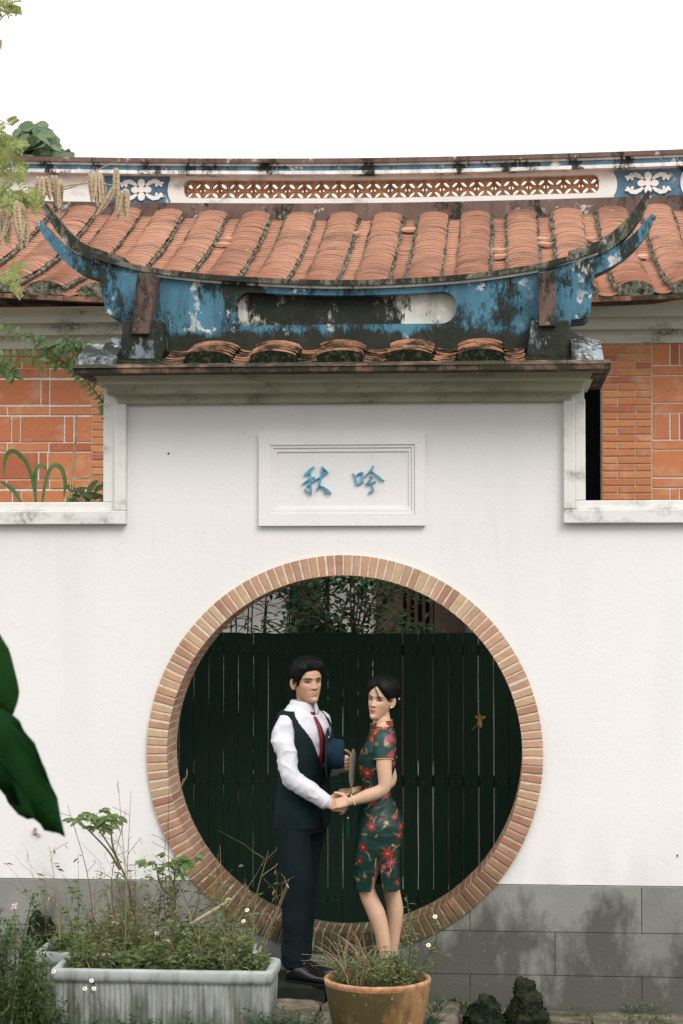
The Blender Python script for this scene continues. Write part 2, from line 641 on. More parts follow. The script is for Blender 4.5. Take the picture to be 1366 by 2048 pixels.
# paving stones along the foot of the wall
ys = [-0.02, -0.16, -0.33, -0.55, -0.80, -1.1, -1.45]
k = 0
for a, b in zip(ys[:-1], ys[1:]):
    x = -3.2 + rng.uniform(0, 0.3)
    while x < 3.0:
        L = rng.uniform(0.32, 0.75)
        h = rng.uniform(-0.006, 0.012)
        if not (a > -0.4 and -0.62 < x + L / 2 < 0.62):
            m = MB()
            x0, x1, y0, y1 = x + 0.008, x + L - 0.008, b + 0.008, a - 0.008
            nx, ny = 6, 3
            P = []
            for j in range(ny + 1):
                for i in range(nx + 1):
                    u, v = i / nx, j / ny
                    edge = min(u, 1 - u) < 0.01 or min(v, 1 - v) < 0.01
                    P.append((x0 + (x1 - x0) * u + rng.uniform(-.006, .006), y0 + (y1 - y0) * v + rng.uniform(-.006, .006),
                              h + (-0.012 if edge else 0) + rng.uniform(-.006, .006)))
            Fq = [(j * (nx + 1) + i, j * (nx + 1) + i + 1, (j + 1) * (nx + 1) + i + 1, (j + 1) * (nx + 1) + i) for j in range(ny) for i in range(nx)]
            m.add(P, Fq)
            bd = [i for i in range(nx + 1)] + [(j + 1) * (nx + 1) + nx for j in range(ny)] + [ny * (nx + 1) + nx - 1 - i for i in range(nx)] + [(ny - 1 - j) * (nx + 1) for j in range(ny)]
            bd = bd[:-1] if bd[-1] == bd[0] else bd
            low = [(P[q][0], P[q][1], -0.06) for q in bd]
            base = len(m.v)
            m.add(low, [])
            for i in range(len(bd)):
                j2 = (i + 1) % len(bd)
                m.f.append((bd[i], base + i, base + j2, bd[j2]))
                m.m.append(0)
            m.build('paving_stone', M['paving'], ground)
        x += L
# long dark doorstep slabs under the round opening
st = thing('doorstep', 'low dark stone doorstep in front of the round opening', 'step', (0, -0.3, 0))
zt = 0.200
for x0, x1 in ((-0.60, -0.06), (-0.052, 0.44)):
    m = MB()
    m.box(x0, x1, -0.47, -0.035, -0.02, zt)
    o = m.build('step_slab', M['dark_stone'] if 'dark_stone' in M else M['soil'], st)
    bv = o.modifiers.new('bevel', 'BEVEL'); bv.width = 0.012; bv.segments = 2

# ================================================================== HOUSE BEHIND
HY = 2.5            # brick front
EY, RY = 1.92, 4.9  # eave and ridge depth
house = thing('brick_house', 'old red brick house with curved clay tile roof behind the white wall', 'house', (0, 4, 0))
roof = thing('roof', None, None, (0, 3.4, 4.6))
adopt(roof, house)
BASE['roof'] = Vector((0, 3.4, 4.6)) 
roof.matrix_parent_inverse = Matrix.Translation(-BASE[house.name])

ze = pt(683, 597, EY).z
zr = pt(683, 437, RY).z


def slope(t):
    return EY + (RY - EY) * t, ze + (zr - ze) * (0.62 * t + 0.38 * t * t)


def lift(X):      # the eave and ridge lines rise slightly towards the ends
    return 0.0115 * (X - 0.35) ** 2


ROWS = 62


def tile_column(kind, seed, width):
    r = random.Random(seed)
    m = MB()
    seg = 7
    NR = ROWS if kind == 'cover' else 46
    for i in range(NR):
        t0, t1 = i / NR, min(1.0, (i + 1.35) / NR)
        ya, za = slope(t0)
        yb, zb = slope(t1)
        jx = r.uniform(-.006, .006)
        jz = r.uniform(-.003, .004)
        sk = r.uniform(-.005, .005)
        th = 0.0078 if kind == 'cover' else 0.0135
        P0, P1, P2 = [], [], []
        for k in range(seg + 1):
            u = k / seg * 2 - 1
            if kind == 'cover':
                x = math.sin(u * 1.25) / math.sin(1.25) * width / 2
                h = 0.031 * (math.cos(u * 1.25) - math.cos(1.25)) / (1 - math.cos(1.25)) + 0.03
            else:
                x = u * width / 2
                h = -0.02 + 0.018 * u * u
            P0.append((x + jx, ya + sk * u, za + h + th + jz))
            P1.append((x + jx, yb, zb + h + jz * 0.4))
            P2.append((x + jx, ya + sk * u + 0.002, za + h - 0.002 + jz))
        b = len(m.v)
        m.add(P0 + P1 + P2, [])
        q = seg + 1
        for k in range(seg):
            m.f.append((b + k, b + k + 1, b + q + k + 1, b + q + k)); m.m.append(0)
            m.f.append((b + 2 * q + k, b + 2 * q + k + 1, b + k + 1, b + k)); m.m.append(0)
    return m.mesh(kind + '_tile_column', M['tile'] if kind == 'cover' else M['pan'])


pitch = (pt(894, 432, RY).x - pt(456, 432, RY).x) / 5
x_ref = pt(806 - 28, 432, RY).x
cov = [tile_column('cover', 10 + i, pitch * 0.64) for i in range(4)]
pan = [tile_column('pan', 30 + i, pitch * 0.44) for i in range(4)]
for m_ in cov + pan:
    pass
rj = random.Random(5)
for i in range(-12, 11):
    X = x_ref + i * pitch
    o = link('cover_tile_column', cov[i % 4], roof, Matrix.Translation((X + rj.uniform(-.01, .01), 0, lift(X))))
    o['kind'] = 'stuff'
    o = link('pan_tile_column', pan[(i * 3) % 4], roof, Matrix.Translation((X + pitch / 2, 0, lift(X + pitch / 2))))
    o['kind'] = 'stuff'
    # mortar fillets beside each cover row
    for sx in (-1, 1):
        m = MB()
        path = []
        for q in range(23):
            y, z = slope(q / 22)
            path.append((X + sx * pitch * 0.325 + rj.uniform(-.006, .006), y, z + 0.012 + lift(X) + rj.uniform(-.008, .008)))
        m.tube(path, [rj.uniform(.012, .026) for _ in path], 5)
        m.build('mortar_fillet', M['moss_mortar'], roof)
    # plug of mortar closing the end of the cover row
    m = MB()
    arc = [(math.sin(u) / math.sin(1.25) * pitch * 0.32, 0.050 * (math.cos(u) - math.cos(1.25)) / (1 - math.cos(1.25)) + 0.02) for u in np.linspace(1.25, -1.25, 9)]
    y, z = slope(0)
    poly = [(X + a, z + b + lift(X)) for a, b in [(-pitch * .33, -0.03), (pitch * .33, -0.03)] + arc]
    m.prism(poly, y - 0.03, y + 0.1)
    m.build('mortar_plug', M['moss_mortar'], roof)
# roof deck below the tiles, both slopes
XL, XR = x_ref - 12.6 * pitch, x_ref + 10.6 * pitch
NX = 24
for s_ in (0, 1):
    m = MB()
    for i in range(NX):
        xa, xb = XL + (XR - XL) * i / NX, XL + (XR - XL) * (i + 1) / NX
        for q in range(8):
            t0, t1 = q / 8, (q + 1) / 8
            (ya, za), (yb, zb) = slope(t0), slope(t1)
            if s_:
                ya, yb = 2 * (RY + 0.12) - ya, 2 * (RY + 0.12) - yb
            m.add([(xa, ya, za - .035 + lift(xa)), (xb, ya, za - .035 + lift(xb)), (xb, yb, zb - .035 + lift(xb)), (xa, yb, zb - .035 + lift(xa))], [(0, 1, 2, 3) if not s_ else (3, 2, 1, 0)])
    m.build('roof_deck', M['eave_tile'], roof)
# thin flat eave tiles
x = XL
while x < XR:
    L = 0.42
    m = MB()
    y, z = slope(0)
    za, zb = z + lift(x), z + lift(x + L)
    m.hexa([(x + .003, y - .06, za - .066), (x + L - .003, y - .06, zb - .066), (x + L - .003, y + .25, zb - .056), (x + .003, y + .25, za - .056),
            (x + .003, y - .06, za - .034), (x + L - .003, y - .06, zb - .034), (x + L - .003, y + .25, zb - .036), (x + .003, y + .25, za - .036)])
    m.build('eave_tile', M['eave_tile'], roof)
    x += L

# loose broken tiles lying in the pans
for px, py in ((455, 482), (448, 492), (1082, 485), (1086, 497), (1174, 490), (995, 507), (1000, 517), (703, 470), (815, 462), (1222, 456), (1278, 530)):
    best = min((abs((lambda q: 1164 - (q[1] - CAM_P.z) / (q[0] - CAM_P.y) * 4000)(slope(t)) - py), t) for t in np.linspace(0, 1, 60))
    t = best[1]
    y, z = slope(t)
    c = pt(px, py, y)
    m = MB()
    a = rj.uniform(-.5, .5)
    pts_ = [(-.06, -.03), (.05, -.045), (.075, .02), (-.02, .05)]
    vv = []
    for zz_ in (0.004, 0.022):
        for u, v in pts_:
            uu, vv_ = u * math.cos(a) - v * math.sin(a), u * math.sin(a) + v * math.cos(a)
            vv.append((c.x + uu, y + vv_, z + lift(c.x) + vv_ * 0.36 + zz_ + 0.012))
    m.hexa(vv)
    m.build('broken_tile', M['pan'], roof)

# ridge wall -------------------------------------------------------------
ridge_top = [(-240, 312), (0, 318), (180, 321), (360, 323), (683, 323), (1000, 317), (1366, 305), (1600, 292)]
RT = [(pt(px, py, RY).x, pt(px, py, RY).z) for px, py in ridge_top]
RTs = smooth_poly([(a, 0, b) for a, b in RT], 8)
rtop = interp([(p.x, p.z) for p in RTs])
PXZ = (RY - CAM_P.y) / 4000 * 1.0      # metres per photo pixel at the ridge
xs_full = [XL + (XR - XL) * i / 60 for i in range(61)]


def band(name, a, b, y0, y1, mat, xs=None, parent=roof):
    m = MB()
    strip_wall(m, xs or xs_full, lambda x: rtop(x) - a * PXZ, lambda x: rtop(x) - b * PXZ, y0, y1)
    return m.build(name, mat, parent)


band('ridge_cap', 0, 9, RY - .13, RY + .37, M['ridge_brown'])
band('white_moulding', 9, 13.5, RY - .10, RY + .34, M['white_line'])
band('blue_band', 13.5, 23.5, RY - .085, RY + .32, M['blue_pale'])
band('white_moulding', 23.5, 30.5, RY - .10, RY + .34, M['white_line'])
band('brown_band', 87, 128, RY - .05, RY + .29, M['ridge_brown'])
# panel course with the pierced middle
lat0, lat1 = pt(368, 376, RY).x, pt(1198, 376, RY).x
hT, hB = 36.5, 74.5
rad = (hB - hT) / 2 * PXZ * 0.62


def lat_hole(x):
    if not lat0 < x < lat1: return None
    zt_, zb_ = rtop(x) - hT * PXZ, rtop(x) - hB * PXZ
    d = min(x - lat0, lat1 - x)
    if d < rad:
        k_ = rad - math.sqrt(max(0, rad * rad - (rad - d) ** 2))
        zt_ -= k_; zb_ += k_
    return (zb_, zt_)


xa, xb = pt(340, 376, RY).x, pt(1228, 376, RY).x
xs = sorted(set([xa, xb] + [lat0 + 1e-4 + rad * (1 - math.cos(a)) for a in np.linspace(0, math.pi / 2, 7)] + [lat1 - 1e-4 - rad * (1 - math.cos(a)) for a in np.linspace(0, math.pi / 2, 7)]
                + list(np.linspace(lat0 + rad, lat1 - rad, 40))))
m = MB()
strip_wall(m, xs, lambda x: rtop(x) - 30.5 * PXZ, lambda x: rtop(x) - 87 * PXZ, RY + .005, RY + .20, lat_hole)
m.build('pierced_panel', M['house_white'], roof)


def bulge(name, px0, px1, mat, y0, roundl, roundr):
    """panel whose ends bow outwards"""
    a, b = pt(px0, 380, RY).x, pt(px1, 380, RY).x
    m = MB()
    rows = 10
    P = []
    for i in range(rows + 1):
        u = i / rows
        k_ = math.sqrt(max(0, 1 - (2 * u - 1) ** 2))
        P.append((a - roundl * k_, u, b + roundr * k_))
    for (a0, u0, b0), (a1, u1, b1) in zip(P[:-1], P[1:]):
        q = lambda x, u: rtop(x) - (30.6 + (86.9 - 30.6) * u) * PXZ
        m.add([(a0, y0, q(a0, u0)), (a1, y0, q(a1, u1)), (b1, y0, q(b1, u1)), (b0, y0, q(b0, u0)),
               (a0, RY + .24, q(a0, u0)), (a1, RY + .24, q(a1, u1)), (b1, RY + .24, q(b1, u1)), (b0, RY + .24, q(b0, u0))],
              [(0, 1, 2, 3), (7, 6, 5, 4), (0, 4, 5, 1), (3, 2, 6, 7)])
    return m.build(name, mat, roof)


bulge('white_end_panel', 352, 356, M['house_white'], RY + .002, .07, 0)
bulge('white_end_panel', 1214, 1217, M['house_white'], RY + .002, 0, .07)
# blue fields, then white fields beyond
m = MB(); strip_wall(m, [pt(p, 380, RY).x for p in (195, 230, 270, 310, 341)], lambda x: rtop(x) - 30.5 * PXZ, lambda x: rtop(x) - 87 * PXZ, RY + .012, RY + .24)
bl = m.build('blue_panel', M['blue_panel'], roof)
m = MB(); strip_wall(m, [pt(p, 380, RY).x for p in (1227, 1260, 1300, 1340, 1372)], lambda x: rtop(x) - 30.5 * PXZ, lambda x: rtop(x) - 87 * PXZ, RY + .012, RY + .24)
br = m.build('blue_panel', M['blue_panel'], roof)
bulge('white_end_panel', -260, 196, M['house_white'], RY + .002, .0, .07)
bulge('white_end_panel', 1376, 1640, M['house_white'], RY + .002, .06, 0)


def flower(cx, cz, s_, parent):
    """white plaster scrollwork with a four petalled flower; s_ is half the height"""
    m = MB()
    y0, y1 = RY - .012, RY + .014

    def ell(ex, ez, a, b, rot=0, n=14):
        c_, s2 = math.cos(rot), math.sin(rot)
        poly = []
        for k in range(n):
            t = 2 * math.pi * k / n
            u, v = a * math.cos(t), b * math.sin(t)
            poly.append((cx + ex * s_ + (u * c_ - v * s2) * s_, cz + ez * s_ + (u * s2 + v * c_) * s_))
        m.prism(poly, y0 + rng.uniform(-.002, .002), y1)
    ell(0, 0.62, .34, .40); ell(0, -0.62, .34, .40); ell(-.58, 0, .38, .30); ell(.58, 0, .38, .30)
    m.prism([(cx + a * s_, cz + b * s_) for a, b in ((-.24, -.24), (.24, -.24), (.24, .24), (-.24, .24))], y0 - .003, y1)
    for sx in (-1, 1):
        for sz in (-1, 1):
            ctr = [(0.42, .38), (.72, .62), (1.1, .80), (1.5, .74), (1.78, .52), (1.86, .30)]
            wid = [.10, .17, .20, .20, .16, .10]
            L_, R_ = [], []
            for q in range(6):
                a = ctr[max(q - 1, 0)]; b = ctr[min(q + 1, 5)]
                tx, tz = b[0] - a[0], b[1] - a[1]
                ln = math.hypot(tx, tz)
                nx_, nz_ = -tz / ln, tx / ln
                L_.append((ctr[q][0] + nx_ * wid[q], ctr[q][1] + nz_ * wid[q]))
                R_.append((ctr[q][0] - nx_ * wid[q], ctr[q][1] - nz_ * wid[q]))
            for q in range(5):
                quad = [R_[q], R_[q + 1], L_[q + 1], L_[q]]
                poly = [(cx + sx * a * s_, cz + sz * b * s_) for a, b in quad]
                if sx * sz < 0: poly = poly[::-1]
                m.prism(poly, y0 + .004 + q * .0004, y1)
            ell(sx * 1.42, sz * .42, .13, .16, 0, 8)
            ell(sx * 1.95, sz * .62, .13, .11, 0, 8)
    return m.build('flower_relief', M['house_white'], parent)


for px, par in ((283, bl), (1296, br)):
    c = pt(px, 380, RY)
    flower(c.x, rtop(c.x) - 59 * PXZ, 22 * PXZ, par)
# pierced lattice units
LN = 24
lw = (lat1 - lat0) / LN
lh = (hB - hT) * PXZ
m = MB()
for sx in (-1, 1):
    for sz in (-1, 1):
        path = []
        ca, sa = math.cos(R(45) * sx * sz), math.sin(R(45) * sx * sz)
        for k in range(15):
            t = 2 * math.pi * k / 14
            u, v = .30 * lw * math.cos(t), .155 * lw * math.sin(t)
            path.append((sx * lw * .245 + u * ca - v * sa, RY + .08, sz * lh * .245 + u * sa + v * ca))
        for yy in (0, .03):
            m.tube([(a, b + yy, c_) for a, b, c_ in path], .0125, 5, False)
for sx in (-1, 1):
    m.box(sx * lw * .5 - .008, sx * lw * .5 + .008, RY + .06, RY + .13, -lh * .5, lh * .5)
for sz in (-1, 1):
    m.prism([(lw * .5, sz * lh * .5), (lw * .5, sz * lh * .30), (lw * .36, sz * lh * .5)][::-sz], RY + .06, RY + .13)
    m.prism([(-lw * .5, sz * lh * .5), (-lw * .36, sz * lh * .5), (-lw * .5, sz * lh * .30)][::-sz], RY + .06, RY + .13)
lat_me = m.mesh('lattice_tile', M['terracotta'])
for i in range(LN):
    X = lat0 + (i + .5) * lw
    sl_ = math.atan((rtop(X + .1) - rtop(X - .1)) / .2)
    link('lattice_tile', lat_me, roof, Matrix.Translation((X, 0, rtop(X) - (hT + hB) / 2 * PXZ)) @ Matrix.Rotation(-sl_, 4, 'Y'))

# white coved cornice below the eave ----------------------------------------
def zat(py, Y): return pt(683, py, Y).z


def cove(name, stops, x0, x1, mat, parent, back):
    """stops: (Y, photo row) from the bottom up; a stepped moulding along x"""
    poly = [(y, zat(p, y)) for y, p in stops]
    poly = [(back, poly[0][1])] + poly + [(back, poly[-1][1])]
    m = MB()
    m.prism_x(poly, x0, x1)
    return m.build(name, mat, parent)


WL0, WL1 = XL + .5, pt(262, 850, HY).x      # left wing
WR0, WR1 = pt(1204, 850, HY).x, XR - .5     # right wing
cst = [(HY - .03, 694), (HY - .05, 676), (HY - .12, 666), (HY - .14, 650), (HY - .21, 641), (HY - .23, 633), (HY - .33, 622), (HY - .40, 606)]
# each step leans outwards, with a little ledge between
cst = [(HY - .03, 692), (HY - .03, 676), (HY - .045, 669), (HY - .085, 665), (HY - .15, 664), (HY - .15, 650), (HY - .165, 644), (HY - .205, 640), (HY - .28, 639), (HY - .28, 626), (HY - .30, 619), (HY - .36, 613), (HY - .54, 607)]
cove('cornice', cst, XL + .3, XR - .3, M['house_cornice'], house, HY + .2)


def brick_piece(x0, x1, z0, z1, Y, depth, mat, parent, name='brick'):
    m = MB()
    e = 0.004
    j = lambda: rng.uniform(-.0015, .0015)
    f0 = [(x0 + e + j(), Y, z0 + e + j()), (x1 - e + j(), Y, z0 + e + j()), (x1 - e + j(), Y, z1 - e + j()), (x0 + e + j(), Y, z1 - e + j())]
    f1 = [(x0, Y + e, z0), (x1, Y + e, z0), (x1, Y + e, z1), (x0, Y + e, z1)]
    f2 = [(x, Y + depth, z) for x, _, z in f1]
    m.add(f0 + f1 + f2, [(0, 1, 2, 3)] + [(i + 4, (i + 1) % 4 + 4, (i + 1) % 4, i) for i in range(4)] + [(i + 8, (i + 1) % 4 + 8, (i + 1) % 4 + 4, i + 4) for i in range(4)])
    return m.build(name, mat, parent)


# left wing wall
m = MB(); m.box(WL0, WL1, HY, HY + .24, 0, zat(650, HY)); wl = m.build('wing_wall', M['mortar'], house)
m = MB(); m.box(WR0, WR1, HY, HY + .24, 0, zat(650, HY)); wr = m.build('wing_wall', M['mortar'], house)
sL = 1 / 3.415
LPAT = [((455, 600), [(-420, -150), (-140, 80), (90, 145), (155, 480), (488, 622)]),
        ((610, 665), [(-420, -140), (-130, 335), (345, 622)]),
        ((685, 850), [(-420, -150), (-140, 275), (285, 335), (345, 622)]),
        ((865, 920), [(-420, -250), (-240, 45), (55, 335), (345, 622)]),
        ((935, 1105), [(-420, -210), (-200, 75), (85, 135), (145, 435), (447, 500), (510, 622)]),
        ((1115, 1170), [(-420, -250), (-240, 45), (55, 330), (340, 622)]),
        ((1180, 1360), [(-420, -30), (-20, 258), (270, 320), (332, 622)]),
        ((1368, 1425), [(-420, -250), (-240, 40), (50, 335), (345, 622)]),
        ((1440, 1610), [(-420, -210), (-200, 80), (90, 140), (150, 440), (450, 500), (510, 622)]),
        ((1622, 1677), [(-420, -250), (-240, 45), (55, 335), (345, 622)]),
        ((1690, 1860), [(-420, -30), (-20, 258), (270, 320), (332, 622)])]
for (ya, yb), cells in LPAT:
    for a, b in cells:
        A, B = pt(a * sL, 560 + ya * sL, HY), pt(b * sL, 560 + yb * sL, HY)
        brick_piece(A.x, B.x, B.z, A.z, HY - .007 + rng.uniform(-.0015, .0015), .05, M['house_brick'], wl, 'brick')
for k in range(24):
    ya = 468 + k * 51.3
    A, B = pt(628 * sL, 560 + ya * sL, HY), pt(760 * sL, 560 + (ya + 42) * sL, HY)
    brick_piece(A.x, B.x, B.z, A.z, HY - .012, .05, M['pilaster_brick'], wl, 'brick')
sR = 1 / 3.732
RPAT = [((160, 335), [(1138, 1265), (1275, 1335), (1345, 1560), (1570, 1900)]), ((345, 410), [(1138, 1420), (1430, 1900)]), ((420, 615), [(1138, 1440), (1450, 1900)]),
        ((625, 690), [(1138, 1480), (1490, 1900)]), ((697, 890), [(1138, 1265), (1275, 1335), (1345, 1560), (1570, 1900)]), ((900, 965), [(1138, 1420), (1430, 1900)]),
        ((975, 1170), [(1138, 1440), (1450, 1900)]), ((1183, 1250), [(1138, 1480), (1490, 1900)]), ((1260, 1455), [(1138, 1268), (1277, 1337), (1345, 1560), (1570, 1900)]),
        ((1465, 1530), [(1138, 1420), (1430, 1900)])]
for (ya, yb), cells in RPAT:
    for a, b in cells:
        A, B = pt(1000 + a * sR, 640 + ya * sR, HY), pt(1000 + b * sR, 640 + yb * sR, HY)
        brick_piece(A.x, B.x, B.z, A.z, HY - .007 + rng.uniform(-.0015, .0015), .05, M['house_brick'], wr, 'brick')
for k in range(26):
    ya = 152 + k * 54.6
    cells = [(764, 876), (885, 1131)] if k % 2 == 0 else [(764, 1010), (1018, 1131)]
    for a, b in cells:
        A, B = pt(1000 + a * sR, 640 + ya * sR, HY), pt(1000 + b * sR, 640 + (ya + 45) * sR, HY)
        brick_piece(A.x, B.x, B.z, A.z, HY - .012, .05, M['pilaster_brick'], wr, 'brick')
# porch recess between the wings
PY = 4.3
m = MB()
m.box(WL1 - .2, pt(1180, 900, PY).x + 1.0, PY, PY + .2, 0, zat(640, HY)); m.build('porch_wall', M['courtyard'], house)
m = MB(); m.box(WR0, WR0 + .18, HY + .24, PY, 0, zat(650, HY)); m.build('porch_side', M['dark'], house)  # coloured near black to stand for the recess shade
m = MB(); m.box(WL1 - .18, WL1, HY + .24, PY, 0, zat(650, HY)); m.build('porch_side', M['courtyard'], house)
# brown stucco piers and the barred window seen over the fence
pY = PY - .06
for a, b, nm in ((583, 640, 'brown_pier'), (752, 806, 'brown_pier'), (868, 930, 'brown_pier')):
    A, B = pt(a, 1060, pY), pt(b, 1300, pY)
    m = MB(); m.box(A.x, B.x, pY, PY + .02, 0.1, A.z + .5); m.build(nm, M['dark_brown'], house)
A, B = pt(780, 1080, pY), pt(872, 1300, pY)
wf = MB(); wf.box(A.x, B.x, pY + .045, pY + .05, 1.0, A.z); win = wf.build('window', M['dark'], house)
for k in range(6):
    x = A.x + (B.x - A.x) * (k + .4) / 6
    m = MB(); m.box(x - .014, x + .014, pY + .005, pY + .04, 1.0, A.z); m.build('window_bar', M['window_wood'], win)
# dark sheet standing in for the shade of the gap beside the right wing
A, B = pt(1150, 760, 3.0), pt(1212, 1300, 3.0)
m = MB(); m.box(A.x - .5, B.x + .1, 3.0, 3.06, 0, A.z + .35); m.build('shade_sheet', M['dark'], house)
A = pt(640, 1150, 4.1)
for k, (px, nm) in enumerate(((660, 'lantern'),)):
    pass

# ================================================================== BOARD FENCE
FY = 1.30
fz = zat(1266, FY)
fence = thing('board_fence', 'black green wooden board fence seen through the round opening', 'fence', (0, FY, 0))
bw = pt(957, 1400, FY).x - pt(926.7, 1400, FY).x
xr0 = pt(957, 1400, FY).x
rf = random.Random(3)
for i in range(-26, 9):
    x0, x1 = xr0 + i * bw, xr0 + (i + 1) * bw
    right = i > -7
    gl = rf.uniform(.0040, .0066) if right else (rf.uniform(.0014, .0034))
    m = MB()
    zt_ = fz + rf.uniform(-.004, .004)
    # boards bow a little, so the slit between two of them opens and closes along the height
    nz = 14
    for q in range(nz):
        z0, z1 = 0.05 + (zt_ - .05) * q / nz, 0.05 + (zt_ - .05) * (q + 1) / nz
        def jit(qq, s_): return gl * (0.55 + 0.9 * mnoise.noise(Vector((i * 3.1 + s_, qq * .37, 0))))
        a0, a1, b0, b1 = jit(q, 0), jit(q + 1, 0), jit(q, 9), jit(q + 1, 9)
        m.hexa([(x0 + a0, FY, z0), (x1 - b0, FY, z0), (x1 - b0, FY + .018, z0), (x0 + a0, FY + .018, z0),
                (x0 + a1, FY, z1), (x1 - b1, FY, z1), (x1 - b1, FY + .018, z1), (x0 + a1, FY + .018, z1)])
    m.build('board', M['fence'], fence)
nm_ = MB(); nm_.lathe([(.0001, -.0035), (.003, -.003), (.0042, 0.0), (.0042, .004)], 0, 0, 8)
nm_.v = [(x, z, y) for x, y, z in nm_.v]
M['nail'] = simple('nail_head', (0.05, 0.055, 0.05), .5, .5)
nail_me = nm_.mesh('nail', M['nail'])
for py in (1300, 1562, 1800):
    z = zat(py, FY)
    for i in range(-24, 8):
        link('nail', nail_me, fence, Matrix.Translation((xr0 + (i + .32) * bw, FY - .001, z + rf.uniform(-.006, .006))))
        link('nail', nail_me, fence, Matrix.Translation((xr0 + (i + .68) * bw, FY - .001, z + rf.uniform(-.006, .006))))
    m = MB(); m.box(xr0 - 26 * bw, xr0 + 9 * bw, FY + .02, FY + .06, z - .035, z + .035); m.build('rail', M['fence'], fence)

# ================================================================== MOON GATE WALL
TH = 0.32
wall = thing('garden_wall', 'white plastered garden wall with a round brick moon gate and small tiled roof', 'wall', (0, 0, 0))
ctr = pt(687.5, 1507, 0)
RC = Vector((ctr.x, 0, ctr.z))
RO = (pt(1083.5, 1507, 0).x - pt(291, 1507, 0).x) / 2
RI = RO - .121
zbase = zat(1764, 0)
zcop = zat(1004, 0)
PX0, PX1 = pt(208, 900, 0).x, pt(1169, 900, 0).x
ztop_panel = zat(735, 0)
hr = RO - .02


def circ_hole(x):
    d = x - RC.x
    if abs(d) >= hr: return None
    h = math.sqrt(hr * hr - d * d)
    return (RC.z - h, RC.z + h)


cx_s = [RC.x - hr * math.cos(a) for a in np.linspace(1e-3, math.pi - 1e-3, 73)]
WX0, WX1 = -4.2, 4.2
xs = sorted([WX0, PX0 - 1e-4, PX0, PX1, PX1 + 1e-4, WX1] + cx_s)
m = MB()
strip_wall(m, xs, lambda x: ztop_panel if PX0 <= x <= PX1 else zcop, lambda x: zbase, 0, TH, circ_hole)
m.build('plaster_face', M['plaster'], wall)
# grey stone base, block by block
zc = [zat(p, 0) for p in (2022, 1943.5, 1857.5, 1766)]
zc[0] = -.05
j1, j2 = pt(1283, 1810, 0).x, pt(1110, 1900, 0).x
plen = j1 - pt(940, 1810, 0).x


def stone(x0, x1, z0, z1):
    m = MB()
    x0 += .0025; x1 -= .0025; z0 += .0025; z1 -= .002
    cut = [x for x in cx_s if x0 < x < x1]
    xs_ = [x0] + cut + [x1]

    def tp(x):
        h = circ_hole(x)
        return min(z1, max(z0, h[0])) if h else z1
    runs, cur = [], []
    for x in xs_:
        if tp(x) - z0 > .004:
            cur.append(x)
        elif cur:
            runs.append(cur); cur = []
    if cur: runs.append(cur)
    for rn in runs:
        if len(rn) < 2 or rn[-1] - rn[0] < .02: continue
        m = MB()
        Yf = -.010 + rng.uniform(-.0015, .0015)
        strip_wall(m, rn, tp, lambda x: z0, Yf, TH + .005)
        m.build('stone_block', M['stone'], wall)


for ci in range(3):
    off = j2 if ci == 1 else j1
    for k in range(-5, 4):
        a, b = off + k * plen, off + (k + 1) * plen
        # the central slab is covered by the doorstep and the ring
        stone(max(a, WX0), min(b, WX1), zc[ci], zc[ci + 1])
m = MB()
strip_wall(m, sorted([WX0, WX1] + cx_s), lambda x: min(zbase - .004, circ_hole(x)[0]) if circ_hole(x) else zbase - .004, lambda x: -.05, .004, TH - .01)
m.build('base_core', M['mortar'], wall)
# brick ring
NB = 139
Yp = -.028
m = MB()
A_ = np.linspace(0, 2 * math.pi, NB * 2 + 1)
P = []
for r_ in (RI + .005, RO - .004):
    for y in (Yp + .006, TH + .004):
        for a in A_[:-1]:
            P.append((RC.x + r_ * math.cos(a), y, RC.z + r_ * math.sin(a)))
K = NB * 2
F = []
for k in range(K):
    k2 = (k + 1) % K
    F += [(k, k2, 2 * K + k2, 2 * K + k), (K + k, 3 * K + k, 3 * K + k2, K + k2), (k, K + k, K + k2, k2), (2 * K + k, 2 * K + k2, 3 * K + k2, 3 * K + k)]
m.add(P, F)
ring = m.build('ring_mortar', M['mortar'], wall)
da = 2 * math.pi / NB
rb = random.Random(11)


def ring_brick(y0, y1, seed):
    r = random.Random(seed)
    m = MB()
    hw = da / 2 - .0042 / RO
    n_ = 5
    rows = []
    for i in range(n_ + 1):
        q = RI + (RO - RI) * i / n_
        gap = .0046
        rag0 = r.uniform(-.0012, .0025) if seed % 3 == 0 else r.uniform(-.0006, .0008)
        rag1 = r.uniform(-.0012, .0025) if seed % 4 == 0 else r.uniform(-.0006, .0008)
        w0, w1 = q * da / 2 - gap - rag0, q * da / 2 - gap - rag1
        ee = .003 if i in (0, n_) else 0
        rows.append((q + (ee if i == 0 else -ee if i == n_ else 0), w0, w1))
    b = []
    for q, w0, w1 in rows:
        e = .004
        b += [(-w0, y0 + e, q), (-w0 + e, y0 + r.uniform(-.001, .001), q), (w1 - e, y0 + r.uniform(-.001, .001), q), (w1, y0 + e, q), (w1, y1, q), (-w0, y1, q)]
    fs = []
    for i in range(n_):
        for k in range(6):
            k2 = (k + 1) % 6
            fs.append((i * 6 + k, i * 6 + k2, (i + 1) * 6 + k2, (i + 1) * 6 + k))
    fs += [(5, 4, 3, 2, 1, 0), tuple(n_ * 6 + k for k in range(6))]
    m.add(b, fs)
    return m.mesh('brick', M['ring_brick'])


